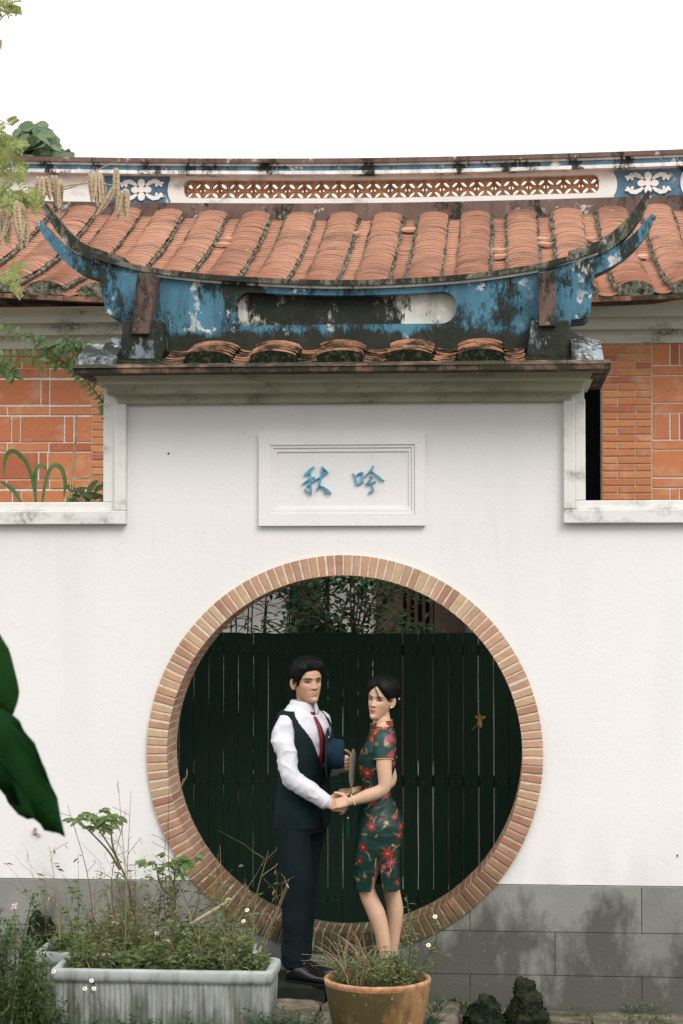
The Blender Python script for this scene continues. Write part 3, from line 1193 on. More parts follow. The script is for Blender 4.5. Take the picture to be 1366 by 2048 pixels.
fb = [ring_brick(Yp, .195, 100 + i) for i in range(12)]
fs_ = [ring_brick(Yp, .128, 140 + i) for i in range(6)]
rb1 = [ring_brick(.203, TH + .008, 160 + i) for i in range(6)]
rb2 = [ring_brick(.136, TH + .008, 180 + i) for i in range(6)]
for i in range(NB):
    a = math.pi / 2 - (i + .5) * da
    T = Matrix.Translation((RC.x, rb.uniform(-.003, .003), RC.z)) @ Matrix.Rotation(math.pi / 2 - a + rb.uniform(-.0012, .0012), 4, 'Y')
    if i % 2:
        link('brick', rb.choice(fb), wall, T); link('brick', rb.choice(rb1), wall, T)
    else:
        link('brick', rb.choice(fs_), wall, T); link('brick', rb.choice(rb2), wall, T)

# L-shaped copings -----------------------------------------------------------
def frame_L(side):
    if side < 0:
        xo, xi, xm = WX0, pt(252, 950, -.05).x, pt(228.5, 950, -.05).x
        xb_ = pt(206.5, 950, -.02).x
    else:
        xo, xi, xm = WX1, pt(1127, 950, -.05).x, pt(1150.5, 950, -.05).x
        xb_ = pt(1171, 950, -.02).x
    zA0, zA1 = zat(1047.5, -.05), zat(1020, -.05)
    zB1 = zat(1002.5, -.025)
    ztp = zat(800, -.05)
    m = MB()
    yA, yB = -.055, -.024
    a, b = sorted((xi, xm))
    m.box(a, b, yA, .004, zA1 + .0005, ztp); 
    a, b = sorted((xo, xi))
    m.box(a, b, yA - .0004, .0036, zA0, zA1)
    o = m.build('coping', M['coping'], wall)
    bv = o.modifiers.new('bevel', 'BEVEL'); bv.width = .006; bv.segments = 2
    m = MB()
    a, b = sorted((xm, xb_))
    m.box(a, b, yB, TH + .02, zB1 - .0005, ztp)
    a, b = sorted((xo, xm))
    m.box(a, b, yB + .0005, TH + .0195, zA1, zB1)
    o = m.build('coping', M['coping'], wall)
    bv = o.modifiers.new('bevel', 'BEVEL'); bv.width = .006; bv.segments = 2


frame_L(-1)
frame_L(1)
# cornice with coved steps ---------------------------------------------------
def cornice_layer(px0, px1, stops, mat, nm):
    """corbelled moulding; it returns round both ends"""
    m = MB()
    xa_, xb_ = pt(px0, 770, stops[-1][0]).x, pt(px1, 770, stops[-1][0]).x
    yo = stops[-1][0]
    prev = None
    for y, py in stops:
        z = zat(py, y)
        d = (y - yo)
        cur = [(xa_ + d, y, z), (xb_ - d, y, z), (xb_ - d, TH - y, z), (xa_ + d, TH - y, z)]
        if prev:
            b = len(m.v)
            m.add(prev + cur, [(0, 1, 5, 4), (1, 2, 6, 5), (2, 3, 7, 6), (3, 0, 4, 7)])
        else:
            m.add(cur, [(3, 2, 1, 0)])
        prev = cur
    m.add(prev, [(0, 1, 2, 3)])
    return m.build(nm, mat, wall)


cornice_layer(212, 1163, [(-.05, 806), (-.06, 804), (-.062, 796), (-.075, 788), (-.115, 784)], M['cornice'], 'cornice')
cornice_layer(190, 1186, [(-.165, 783.5), (-.168, 781), (-.170, 774), (-.185, 766), (-.225, 762)], M['cornice'], 'cornice')
cornice_layer(165, 1206, [(-.275, 761.5), (-.278, 759), (-.280, 753), (-.295, 746), (-.345, 742)], M['cornice'], 'cornice')
# eave of flat tiles, two courses
EAV = -.44
zeu, zem, zel = zat(722, EAV), zat(732, EAV), zat(742, EAV)
ex0, ex1 = pt(145, 735, EAV).x, pt(1222, 735, EAV).x
for course in (0, 1):
    x = ex0 + (0 if course else .004)
    k = 0
    while x < ex1 - .02:
        L = min((.34 if k or course else .2), ex1 - x)
        m = MB()
        a, b = x + .0015, x + L - .0015
        j = rng.uniform(-.003, .003)
        if course == 0:
            m.hexa([(a, EAV + j, zel), (b, EAV + j, zel), (b, TH - EAV, zel), (a, TH - EAV, zel), (a, EAV + j, zem), (b, EAV + j, zem), (b, TH - EAV, zem), (a, TH - EAV, zem)])
        else:
            m.hexa([(a, EAV + j - .008, zem + .001), (b, EAV + j - .008, zem + .001), (b, TH - EAV, zem + .001), (a, TH - EAV, zem + .001),
                    (a, EAV + .05, zeu), (b, EAV + .05, zeu), (b, TH - EAV - .05, zeu), (a, TH - EAV - .05, zeu)])
        m.build('eave_tile', M['gate_eave'], wall)
        x += L; k += 1
# the two little roof slopes
def gslope(t):        # from the eave up to the ridge foot
    y = EAV + .06 + t * (0.02 - EAV - .06)
    return y, zeu - .004 + .118 * t


m = MB()
ra, rb_ = pt(232, 700, -.2).x, pt(1142, 700, -.2).x
(y0, z0), (y1, z1) = gslope(0), gslope(1)
m.prism_x([(y0, zeu - .003), (y0, z0 - .004), (y1, z1 - .012), (TH - y1, z1 - .012), (TH - y0, z0 - .004), (TH - y0, zeu - .003)], ra, rb_)
m.build('roof_bed', M['moss'], wall)


def gate_tile(xc, wdt, i, cover, n):
    r = random.Random(int(xc * 1000) + i)
    m = MB()
    seg = 8
    t0 = (i + .0) / n
    t1 = min(1.1, (i + 1.5) / n)
    (ya, za), (yb, zb) = gslope(t0), gslope(t1)
    jx = r.uniform(-.006, .006)
    T, B_ = [], []
    th = .0115 if cover else .009
    tl = r.uniform(-.004, .004)
    for (yy, dz) in ((ya + r.uniform(-.006, .006), 0.0), (ya + .13, .006)):
        for k in range(seg + 1):
            u = 2 * k / seg - 1
            if cover:
                x = math.sin(u * 1.0) / math.sin(1.0) * wdt / 2
                h = .026 * (math.cos(u) - math.cos(1.0)) / (1 - math.cos(1.0)) + .044
            else:
                x = u * wdt / 2
                h = .004 + .008 * u * u
            T.append((xc + x + jx, yy, za + h + dz + th + tl * u))
            B_.append((xc + x + jx, yy, za + h + dz + tl * u))
    q = seg + 1
    vs_ = T + B_
    fs2 = []
    for k in range(seg):
        fs2 += [(k, k + 1, q + k + 1, q + k), (2 * q + k + 1, 2 * q + k, 3 * q + k, 3 * q + k + 1), (2 * q + k, 2 * q + k + 1, k + 1, k), (q + k, q + k + 1, 3 * q + k + 1, 3 * q + k)]
    fs2 += [(0, q, 3 * q, 2 * q), (q - 1, 3 * q - 1, 4 * q - 1, 2 * q - 1)]
    m.add(vs_, fs2)
    m.build('roof_tile', M['gate_tile'], wall)


ctrs = [417, 547, 680, 820, 960]
for c_ in ctrs:
    xc = pt(c_, 700, EAV + .1).x
    wdt = pt(c_ + 45, 700, EAV + .1).x - pt(c_ - 45, 700, EAV + .1).x
    for i in range(5):
        gate_tile(xc, wdt, i + .2, True, 6.0)
    m = MB()      # mossy plug
    (ya, za) = gslope(0.0)
    arc = [(math.sin(u) / math.sin(1.0) * wdt * .5, 0.026 * (math.cos(u) - math.cos(1.0)) / (1 - math.cos(1.0)) + .046) for u in np.linspace(1.0, -1.0, 11)]
    poly = [(xc + a, za + b) for a, b in [(-wdt * .52, -.006), (wdt * .52, -.006)] + arc]
    m.prism(poly, ya + .008, ya + .16)
    m.build('mortar_plug', M['moss'], wall)
for a, b in ((327, 370), (466, 501), (596, 633), (728, 773), (869, 912), (1008, 1049)):
    A, B = pt(a, 700, EAV + .1).x, pt(b, 700, EAV + .1).x
    for i in range(6):
        gate_tile((A + B) / 2, B - A, i, False, 6.0)

# ridge of the gate ----------------------------------------------------------
GY0, GY1 = .0, .32
cap_px = [(190, 521), (250, 537), (310, 550), (470, 566), (690, 574), (900, 565), (1050, 546), (1130, 528), (1196, 506)]
capc = smooth_poly([(pt(x, y, GY0).x, 0, pt(x, y, GY0).z) for x, y in cap_px], 10)
captop = interp([(p.x, p.z) for p in capc])
pxm = (GY0 - CAM_P.y) / 4000
bx0, bx1 = pt(300, 600, GY0).x, pt(1084, 600, GY0).x
zrb = zat(702, GY0)
nx0, nx1 = pt(472, 615, GY0).x, pt(913, 615, GY0).x
nzb = zat(649, GY0)
nrad = .088


def niche(x):
    if not nx0 < x < nx1: return None
    zt_ = captop(x) - 17 * pxm
    zb_ = nzb
    d = min(x - nx0, nx1 - x)
    if d < nrad:
        k_ = nrad - math.sqrt(max(0, nrad * nrad - (nrad - d) ** 2))
        zt_ -= k_; zb_ += k_
    return (min(zb_, zt_ - 1e-4), zt_)


xs = sorted(set([bx0, bx1] + list(np.linspace(bx0, bx1, 50)) + [nx0 + 1e-4 + nrad * (1 - math.cos(a)) for a in np.linspace(0, math.pi / 2, 8)]
                + [nx1 - 1e-4 - nrad * (1 - math.cos(a)) for a in np.linspace(0, math.pi / 2, 8)]))
m = MB()
strip_wall(m, xs, lambda x: captop(x) - 3.5 * pxm, lambda x: zrb, GY0, GY0 + .075, niche)
rdg = m.build('ridge', M['blue'], wall)
m = MB()
strip_wall(m, xs, lambda x: captop(x) - 3.5 * pxm, lambda x: zrb, GY0 + .0755, GY1)
m.build('niche_back', M['niche'], rdg)
xs_c = [p.x for p in capc]
m = MB(); strip_wall(m, xs_c, lambda x: captop(x) + 1.0 * pxm, lambda x: captop(x) - 4.0 * pxm, GY0 - .018, GY1 + .018)
m.build('white_moulding', M['white_line'], rdg)
m = MB(); strip_wall(m, xs_c, lambda x: captop(x) + 12 * pxm, lambda x: captop(x) + 1.2 * pxm, GY0 - .045, GY1 + .045)
m.build('ridge_cap', M['horn'], rdg)


def blade(pts_px, half, Yc, hy, mat, parent, nm):
    """curved horn: rectangular section that tapers to its tip"""
    c = smooth_poly([(pt(x, y, Yc).x, Yc, pt(x, y, Yc).z) for x, y in pts_px], 6)
    N = len(c)
    m = MB()
    vs_, fs2 = [], []
    hs = interp([(i / (len(half) - 1), h) for i, h in enumerate(half)])
    for i, p in enumerate(c):
        t = (c[min(i + 1, N - 1)] - c[max(i - 1, 0)]).normalized()
        nrm = Vector((-t.z, 0, t.x))
        if nrm.z < 0: nrm = -nrm
        h = hs(i / (N - 1)) * pxm
        yy = hy * (1 - .55 * (i / (N - 1)))
        a, b = p + nrm * h, p - nrm * h
        vs_ += [(b.x, Yc - yy, b.z), (b.x, Yc + yy, b.z), (a.x, Yc + yy, a.z), (a.x, Yc - yy, a.z)]
    for i in range(N - 1):
        for k in range(4):
            k2 = (k + 1) % 4
            fs2.append((i * 4 + k, i * 4 + k2, (i + 1) * 4 + k2, (i + 1) * 4 + k))
    fs2 += [(3, 2, 1, 0), tuple((N - 1) * 4 + k for k in range(4))]
    m.add(vs_, fs2)
    o = m.build(nm, mat, parent)
    # consistent outward normals
    bm = bmesh.new(); bm.from_mesh(o.data); bmesh.ops.recalc_face_normals(bm, faces=bm.faces); bm.to_mesh(o.data); bm.free()
    return o


HYc = .10
blade([(250, 532), (200, 516), (165, 500), (135, 472), (110, 440), (90, 410)], [13, 13, 12, 10.5, 8.5, 5.5], HYc, .11, M['horn'], rdg, 'horn')
blade([(252, 560), (205, 546), (165, 532), (130, 505), (102, 475), (80, 446)], [16, 18, 16, 12, 9, 6], HYc, .10, M['blue_end'], rdg, 'horn')
blade([(1140, 520), (1188, 505), (1225, 483), (1255, 455), (1278, 424), (1300, 386)], [13, 13, 13, 12, 10, 6], HYc, .11, M['horn'], rdg, 'horn')
blade([(1140, 548), (1186, 535), (1222, 518), (1255, 497), (1283, 468), (1307, 433)], [17, 18, 16, 13, 10, 6], HYc, .10, M['blue_end'], rdg, 'horn')


def slab(poly_px, Y0, Y1, mat, nm, bev=.006):
    m = MB()
    poly = [(pt(x, y, Y0).x, pt(x, y, Y0).z) for x, y in poly_px]
    m.prism(poly, Y0, Y1)
    o = m.build(nm, mat, rdg)
    bm = bmesh.new(); bm.from_mesh(o.data); bmesh.ops.recalc_face_normals(bm, faces=bm.faces); bm.to_mesh(o.data); bm.free()
    if bev:
        bv = o.modifiers.new('bevel', 'BEVEL'); bv.width = bev; bv.segments = 2
    return o


# blue end blocks, brown tie posts and battered feet at both ends
slab([(312, 546), (312, 655), (268, 650), (246, 645), (211, 627), (198, 553), (200, 520), (250, 533)][::-1], -.02, .30, M['blue_end'], 'end_block')
slab([(1076, 540), (1076, 640), (1141, 650), (1142, 640), (1172, 637), (1180, 630), (1190, 540), (1192, 512), (1130, 528)], -.02, .30, M['blue_end'], 'end_block')
slab([(274, 546), (312, 548), (298, 668), (262, 668)][::-1], -.165, .0, M['brown'], 'tie_post')
slab([(1077, 545), (1112, 540), (1112, 652), (1078, 652)][::-1], -.165, .0, M['brown'], 'tie_post')
slab([(246, 640), (324, 640), (330, 700), (320, 726), (232, 726), (240, 690)][::-1], -.135, .30, M['end_base'], 'ridge_foot', .012)
slab([(1062, 640), (1140, 640), (1142, 700), (1140, 726), (1050, 726), (1056, 690)][::-1], -.135, .30, M['end_base'], 'ridge_foot', .012)
# pale verge rolls running down to the eave at both ends
for pa, pb in (((240, 700), (150, 728)), ((1142, 706), (1216, 726))):
    m = MB()
    top_ = pt(pa[0], pa[1] - 8, -.05); bot_ = pt(pb[0], pb[1] - 6, -.36)
    sgn = -1 if pa[0] < 600 else 1
    x_in, x_out = pt(pa[0], 700, -.2).x, pt(pb[0] + 12 * -sgn, 700, -.2).x
    for k, (dx0, dx1, dz) in enumerate(((0, .45, .060), (.45, 1, .03))):
        xa_, xb_ = x_in + (x_out - x_in) * dx0, x_in + (x_out - x_in) * dx1
        lo_, hi_ = min(xa_, xb_), max(xa_, xb_)
        m.hexa([(lo_, EAV + .05, zeu - .002), (hi_, EAV + .05, zeu - .002), (hi_, .3, zeu - .002), (lo_, .3, zeu - .002),
                (lo_, EAV + .07, zeu + dz * .6), (hi_, EAV + .07, zeu + dz * .5), (hi_, .0, zat(690, 0) + dz - .02), (lo_, .0, zat(686, 0) + dz - .01)])
    m.build('verge', M['verge'], rdg)

# name plaque ----------------------------------------------------------------
pq = thing('plaque', None, None, (RC.x, 0, zat(960, 0)))
adopt(pq, wall); BASE[pq.name] = Vector((RC.x, 0, zat(960, 0)))
pq.matrix_parent_inverse = Matrix.Identity(4)


def rectframe(o0, i0, Y0, Y1, mat, nm):
    (ax, ay, bx, by), (cx_, cy_, dx, dy) = o0, i0
    A, B = pt(ax, ay, Y0), pt(bx, by, Y0)
    C, D = pt(cx_, cy_, Y0), pt(dx, dy, Y0)
    m = MB()
    m.box(A.x, C.x, Y0, Y1, B.z, A.z)
    m.box(D.x, B.x, Y0, Y1, B.z, A.z)
    m.box(C.x, D.x, Y0 + .0001, Y1, C.z, A.z - .0002)
    m.box(C.x, D.x, Y0 + .0001, Y1, B.z + .0002, D.z)
    return m.build(nm, mat, pq)


rectframe((517.5, 869, 850.5, 1051), (541, 890, 830, 1029), -.034, .01, M['plaster'], 'frame')
rectframe((541.3, 890.3, 829.7, 1028.7), (547, 896, 824, 1021), -.024, .009, M['plaster'], 'frame_step')
rectframe((547.3, 896.3, 823.7, 1020.7), (553.5, 904, 817.5, 1015), -.014, .008, M['plaster'], 'frame_step')
A, B = pt(553, 903, -.004), pt(818, 1016, -.004)
m = MB(); m.box(A.x, B.x, -.004, .007, B.z, A.z); m.build('panel', M['plaster'], pq)
SCL = 200 / 1366


def brush(strokes, nm):
    m = MB()
    for si, st_ in enumerate(strokes):
        P_ = [(590 + x * SCL, 920 + y * SCL, w_ * SCL) for x, y, w_ in st_]
        L_, R_ = [], []
        for q in range(len(P_)):
            a = P_[max(q - 1, 0)]; b = P_[min(q + 1, len(P_) - 1)]
            tx, ty = b[0] - a[0], b[1] - a[1]
            ln = math.hypot(tx, ty) or 1
            nx_, ny_ = -ty / ln, tx / ln
            hw = P_[q][2] * .42
            L_.append((P_[q][0] + nx_ * hw, P_[q][1] + ny_ * hw)); R_.append((P_[q][0] - nx_ * hw, P_[q][1] - ny_ * hw))
        poly = L_ + R_[::-1]
        pw = [(pt(x, y, -.02).x, pt(x, y, -.02).z) for x, y in poly]
        n_ = len(P_)
        yf = -.022 - si * .0006
        vs_ = [(x, yf, z) for x, z in pw] + [(x, -.003, z) for x, z in pw]
        fs2 = []
        N2 = 2 * n_
        for q in range(n_ - 1):
            fs2.append((q, q + 1, N2 - 2 - q, N2 - 1 - q))
        for q in range(N2):
            q2 = (q + 1) % N2
            fs2.append((q, q + N2, q2 + N2, q2))
        m.add(vs_, fs2)
    o = m.build(nm, M['char_blue'], pq)
    bm = bmesh.new(); bm.from_mesh(o.data); bmesh.ops.recalc_face_normals(bm, faces=bm.faces); bm.to_mesh(o.data); bm.free()
    return o


brush([[(262, 92, 14), (225, 115, 40), (180, 165, 44), (140, 200, 50), (128, 212, 20)],
       [(205, 160, 26), (205, 230, 32), (210, 320, 24), (218, 400, 24), (226, 468, 10)],
       [(95, 332, 10), (150, 290, 20), (215, 255, 26), (262, 232, 22)],
       [(270, 232, 14), (230, 270, 46), (190, 320, 46), (158, 378, 12)],
       [(228, 468, 14), (190, 440, 26), (130, 392, 8)],
       [(215, 310, 12), (270, 275, 18), (350, 232, 16), (400, 195, 18), (452, 165, 12)],
       [(452, 165, 14), (410, 130, 18), (372, 92, 22)],
       [(372, 88, 22), (374, 150, 30), (355, 240, 26), (330, 330, 28), (310, 390, 26), (290, 416, 10)],
       [(335, 345, 14), (380, 365, 22), (430, 395, 30), (470, 440, 44), (492, 455, 10)],
       [(470, 455, 18), (430, 435, 20), (390, 418, 8)]], 'character')
brush([[(790, 178, 8), (815, 215, 24), (832, 280, 28), (842, 338, 24)],
       [(835, 215, 14), (870, 185, 26), (910, 172, 30), (932, 180, 26)],
       [(925, 175, 20), (912, 240, 34), (895, 310, 34)],
       [(840, 330, 26), (880, 320, 26), (938, 285, 20)],
       [(1068, 72, 18), (1050, 120, 26), (1010, 170, 22), (945, 232, 14)],
       [(1045, 150, 10), (1090, 185, 20), (1150, 235, 32), (1195, 275, 26), (1222, 275, 8)],
       [(1022, 220, 14), (1045, 222, 18), (1062, 238, 10)],
       [(1062, 236, 10), (1010, 280, 16), (968, 330, 18)],
       [(968, 325, 18), (1030, 318, 24), (1100, 290, 22)],
       [(1050, 335, 10), (1062, 375, 24), (1066, 410, 34), (1045, 435, 20), (1002, 440, 8)]], 'character')

# ================================================================== PEOPLE
V3 = Vector
UP = V3((0, 0, 1))


def remesh(mb, name, voxel, it=3, fac=0.5):
    me = mb.mesh('tmp', [])
    o = bpy.data.objects.new('tmp', me)
    COL.objects.link(o)
    md = o.modifiers.new('r', 'REMESH')
    md.mode = 'VOXEL'
    md.voxel_size = voxel
    if it:
        sm = o.modifiers.new('s', 'SMOOTH')
        sm.factor = fac
        sm.iterations = it
    dg = bpy.context.evaluated_depsgraph_get()
    out = bpy.data.meshes.new_from_object(o.evaluated_get(dg))
    out.name = name
    bpy.data.objects.remove(o)
    bpy.data.meshes.remove(me)
    out.polygons.foreach_set('use_smooth', [True] * len(out.polygons))
    return out


def coords(me):
    a = np.empty(len(me.vertices) * 3)
    me.vertices.foreach_get('co', a)
    return a.reshape(-1, 3)


def normals(me):
    a = np.empty(len(me.vertices) * 3)
    me.vertices.foreach_get('normal', a)
    return a.reshape(-1, 3)


def setco(me, co):
    me.vertices.foreach_set('co', co.ravel())
    me.update()


def setcol(me, col):
    at = me.color_attributes.new('col', 'FLOAT_COLOR', 'POINT')
    c4 = np.ones((len(col), 4))
    c4[:, :3] = col
    at.data.foreach_set('color', c4.ravel())


def wrinkle(me, amp, freq, stretch=(1, 1, 1), mask=None):
    co, no = coords(me), normals(me)
    d = np.array([mnoise.fractal(V3((p[0] * freq * stretch[0], p[1] * freq * stretch[1], p[2] * freq * stretch[2])), 1.0, 2.0, 3) for p in co])
    if mask is not None: d = d * mask(co)
    setco(me, co + no * (d * amp)[:, None])


def limb(mb, path, rad, seg=16, n=5, squash=None):
    """smooth tapered limb with rounded ends"""
    P = smooth_poly(path, n) if len(path) > 2 else [V3(p) for p in path]
    ts = np.linspace(0, 1, len(P))
    rr = np.interp(ts, np.linspace(0, 1, len(rad)), rad)
    d0 = (P[0] - P[1]).normalized()
    d1 = (P[-1] - P[-2]).normalized()
    pp = [P[0] + d0 * rr[0] * .9, P[0] + d0 * rr[0] * .6] + P + [P[-1] + d1 * rr[-1] * .6, P[-1] + d1 * rr[-1] * .9]
    r2 = [rr[0] * .35, rr[0] * .8] + list(rr) + [rr[-1] * .8, rr[-1] * .35]
    mb.tube(pp, r2, seg)


def ringloft(mb, rings, seg=28):
    """rings: (centre, u, v, a, b, exponent) from bottom to top"""
    vs_, fs2 = [], []
    n_ = len(rings)
    for c_, u_, v_, a, b, e in rings:
        for k in range(seg):
            t = 2 * math.pi * k / seg
            ct, st_ = math.cos(t), math.sin(t)
            x = math.copysign(abs(ct) ** (2 / e), ct) * a
            y = math.copysign(abs(st_) ** (2 / e), st_) * b
            p = V3(c_) + u_ * x + v_ * y
            vs_.append((p.x, p.y, p.z))
    for i in range(n_ - 1):
        for k in range(seg):
            k2 = (k + 1) % seg
            fs2.append((i * seg + k, i * seg + k2, (i + 1) * seg + k2, (i + 1) * seg + k))
    fs2 += [tuple(range(seg - 1, -1, -1)), tuple((n_ - 1) * seg + k for k in range(seg))]
    mb.add(vs_, fs2)


def orient(mb_from, start=0):
    pass


HEADT = [  # z, half width, front, back   (metres, chin at 0, crown at .235)
    (-.004, .010, .082, .045), (.002, .026, .093, .030), (.014, .039, .098, .005), (.03, .049, .0965, -.03), (.05, .0565, .095, -.055), (.075, .0635, .0935, -.076),
    (.10, .069, .0925, -.088), (.12, .0715, .0905, -.095), (.14, .0735, .0935, -.098), (.165, .074, .090, -.098), (.19, .0695, .077, -.090),
    (.21, .0585, .058, -.073), (.225, .040, .036, -.048), (.233, .018, .014, -.022), (.2345, .004, .002, -.006)]


def head_mesh(mb, c, f, tilt=0.0, s=1.0, female=False, nrow=84, seg=96):
    """c: point under the chin line at head axis; f: facing direction (unit, horizontal)"""
    f = V3(f).normalized()
    rt = f.cross(UP)
    rot = Matrix.Rotation(tilt, 3, f)
    rt2, up2 = rot @ rt, rot @ UP
    Z = np.array([h[0] for h in HEADT])
    zs = np.linspace(Z[0], Z[-1], nrow)
    zs = np.unique(np.concatenate([zs, Z[-4:], np.linspace(Z[0], .01, 6)]))
    W = np.interp(zs, Z, [h[1] for h in HEADT])
    Fr = np.interp(zs, Z, [h[2] for h in HEADT])
    Bk = np.interp(zs, Z, [h[3] for h in HEADT])
    # smooth the tables
    for A in (W, Fr, Bk):
        for _ in range(3):
            A[1:-1] = (A[:-2] + 2 * A[1:-1] + A[2:]) / 4
    vs_, fs2 = [], []
    G = lambda v, sg: math.exp(-(v / sg) ** 2)
    wk = 0.95 if female else 1.05
    for zi, w_, fr, bk in zip(zs, W, Fr, Bk):
        mid = min(fr - .03, 0.0) if bk < 0 else bk + .01
        if female: w_ = w_ * (1 - .13 * max(0, min(1, (.075 - zi) / .075)))
        for k in range(seg):
            t = 2 * math.pi * k / seg
            ct, st_ = math.cos(t), math.sin(t)
            e = 2.2
            x = math.copysign(abs(ct) ** (2 / e), ct) * w_
            if st_ >= 0:
                y = mid + (abs(st_) ** (2 / e)) * (fr - mid)
            else:
                y = mid - (abs(st_) ** (2 / 2.0)) * (mid - bk)
            z = zi
            if st_ > 0.15 and zi < .2:
                ax = abs(x)
                nr = max(0.0, min(1.0, (.128 - z) / .045)) if z > .080 else max(0.0, 1 - (.080 - z) / .009)
                nw = .0085 + .004 * nr
                dy = (.024 if not female else .020) * nr * G(x, nw)
                dy += .009 * G(ax - .0135, .006) * G(z - .0825, .007)
                dy -= .0125 * G(ax - .031, .0175) * G(z - .1165, .0125)
                dy += .006 * G(ax - .031, .0115) * G(z - .1165, .0065)
                dy += .0045 * G(z - .137, .008) * G(ax - .028, .03)
                lw = .019 if not female else .017
                dy += .0075 * G(x, lw) * G(z - .0575, .0045) + .008 * G(x, lw * .9) * G(z - .0455, .0055)
                dy -= .004 * G(x, lw * 1.2) * G(z - .0515, .0022)
                dy -= .0035 * G(x, .03) * G(z - .034, .006)
                dy += .006 * G(x, .02) * G(z - .014, .013)
                dy += .004 * G(ax - .046, .02) * G(z - .088, .02)
                y += dy
            p = V3(c) + (rt2 * (x * wk) + f * y + up2 * z) * s
            vs_.append((p.x, p.y, p.z))
    n_ = len(zs)
    for i in range(n_ - 1):
        for k in range(seg):
            k2 = (k + 1) % seg
            fs2.append((i * seg + k, (i + 1) * seg + k, (i + 1) * seg + k2, i * seg + k2))
    fs2 += [tuple(range(seg)), tuple((n_ - 1) * seg + k for k in range(seg - 1, -1, -1))]
    mb.add(vs_, fs2)
    # ears
    for sx in (-1, 1):
        e0 = V3(c) + (rt2 * (sx * .071 * wk) + f * (-.004) + up2 * .105) * s
        out = rt2 * sx * .8 - f * .6
        out.normalize()
        rows = []
        for i in range(9):
            t = i / 8
            zz = (-.031 + .062 * t)
            hw = math.sin(math.pi * min(1, max(0, t * .92 + .05))) ** .6
            rows.append((e0 + up2 * zz * s + out * (.010 + .004 * t) * s - f * (.006 * t) * s, (out * .9 - f * .35).normalized(), (f * .9 + out * .35).normalized(), .0175 * hw * s + .001, .0055 * s, 2.0))
        ringloft(mb, rows, 12)
    return dict(c=V3(c), f=f, rt=rt2, up=up2, s=s, wk=wk, female=female)


def to_head(H, co):
    d = co - np.array(H['c'])
    return d @ np.array(H['rt']) / H['s'] / H['wk'], d @ np.array(H['f']) / H['s'], d @ np.array(H['up']) / H['s']


def face_paint(H, co, col, lips, brow=(0.012, 0.010, 0.008)):
    x, y, z = to_head(H, co)
    ax = np.abs(x)
    fr = (y > .03) & (z > -.02) & (z < .24)

    def put(mask, c, amt=1.0):
        m_ = (np.clip(mask, 0, 1) * fr * amt)[:, None]
        col[:] = col * (1 - m_) + np.array(c) * m_
    sm = lambda v, w_: np.clip(v / w_ + .5, 0, 1)
    fem = H['female']
    # warm blush, stubble shade under the nose for him
    put(np.exp(-((ax - .045) / .022) ** 2 - ((z - .085) / .02) ** 2), (0.62, .24, .16), .35 if fem else .15)
    # brows
    bz = .1355 + (.0035 if fem else .002) * np.sin((ax - .014) / .04 * 2.6)
    th = np.interp(ax, [.012, .022, .045, .056], [.0042, .0050, .0040, .0012]) * (.72 if fem else 1.0)
    put(sm(th - np.abs(z - bz), .003) * sm(ax - .012, .004) * sm(.056 - ax, .004), brow, .9)
    # eyes: lash line, white, iris
    ez = .1165 + .0012 * (ax - .031) / .015
    hw = .0155
    op = (.0050 if fem else .0044) * np.sqrt(np.clip(1 - ((ax - .0315) / hw) ** 2, 0, 1))
    put(sm(op + .0022 - np.abs(z - ez - .0006), .002) * sm(hw + .002 - np.abs(ax - .0315), .002), (.02, .015, .012), .95)
    put(sm(op - .0016 - np.abs(z - ez + .0012), .0015), (.46, .40, .36), .7)
    gx = .0015 if not fem else -.001
    put(sm(.0064 - np.hypot(x - np.sign(x) * .0315 - gx, (z - ez)), .0015) * (op > .001), (.010, .008, .007), 1.0)
    put(np.exp(-((ax - .031) / .016) ** 2 - ((z - .125) / .004) ** 2), (.22, .11, .075), .45)
    # nostrils and mouth
    put(np.exp(-((ax - .0075) / .0035) ** 2 - ((z - .0755) / .003) ** 2), (.06, .02, .015), .8)
    lw = .0235 if not fem else .0225
    up_ = .0515 + np.clip((.0092 if fem else .0075) - .0095 * (ax / lw) ** 2 - .0015 * np.exp(-(ax / .004) ** 2), 0, 1)
    lo_ = .0515 - np.clip(.0088 * (1 - (ax / lw) ** 2), 0, 1)
    put(sm(up_ - z, .0015) * sm(z - lo_, .0015) * (ax < lw), lips, .95 if fem else .6)
    put(sm(.0011 - np.abs(z - .0515), .0012) * sm(lw - ax, .002), (.08, .02, .015), .85)
    return col


def skinmat(name, rough=0.5):
    g = NG(name, rough, 0.35)
    at = g.n('ShaderNodeAttribute', attribute_name='col')
    n1 = g.noise(60, 4, lo=0.3, hi=0.7)
    g.color(g.mix(g.math('MULTIPLY', n1, .12), at.outputs['Color'], (0.30, 0.12, 0.07)))
    g.b.inputs['Subsurface Weight'].default_value = 0.08
    g.b.inputs['Subsurface Radius'].default_value = (0.006, 0.002, 0.001)
    return g.mat


def clothmat(name, c, rough=0.85, sheen=0.0, weave=500, attr=False, var=0.25, spec=0.2):
    g = NG(name, rough, spec)
    n1 = g.noise(9, 5, lo=0.3, hi=0.7)
    if attr:
        at = g.n('ShaderNodeAttribute', attribute_name='col').outputs['Color']
        g.color(at)
    else:
        g.color(g.mix(n1, tuple(v * (1 - var) for v in c), c))
    g.bump(g.noise(weave, 2), 0.15, 0.001)
    if sheen:
        g.b.inputs['Sheen Weight'].default_value = sheen
    return g.mat


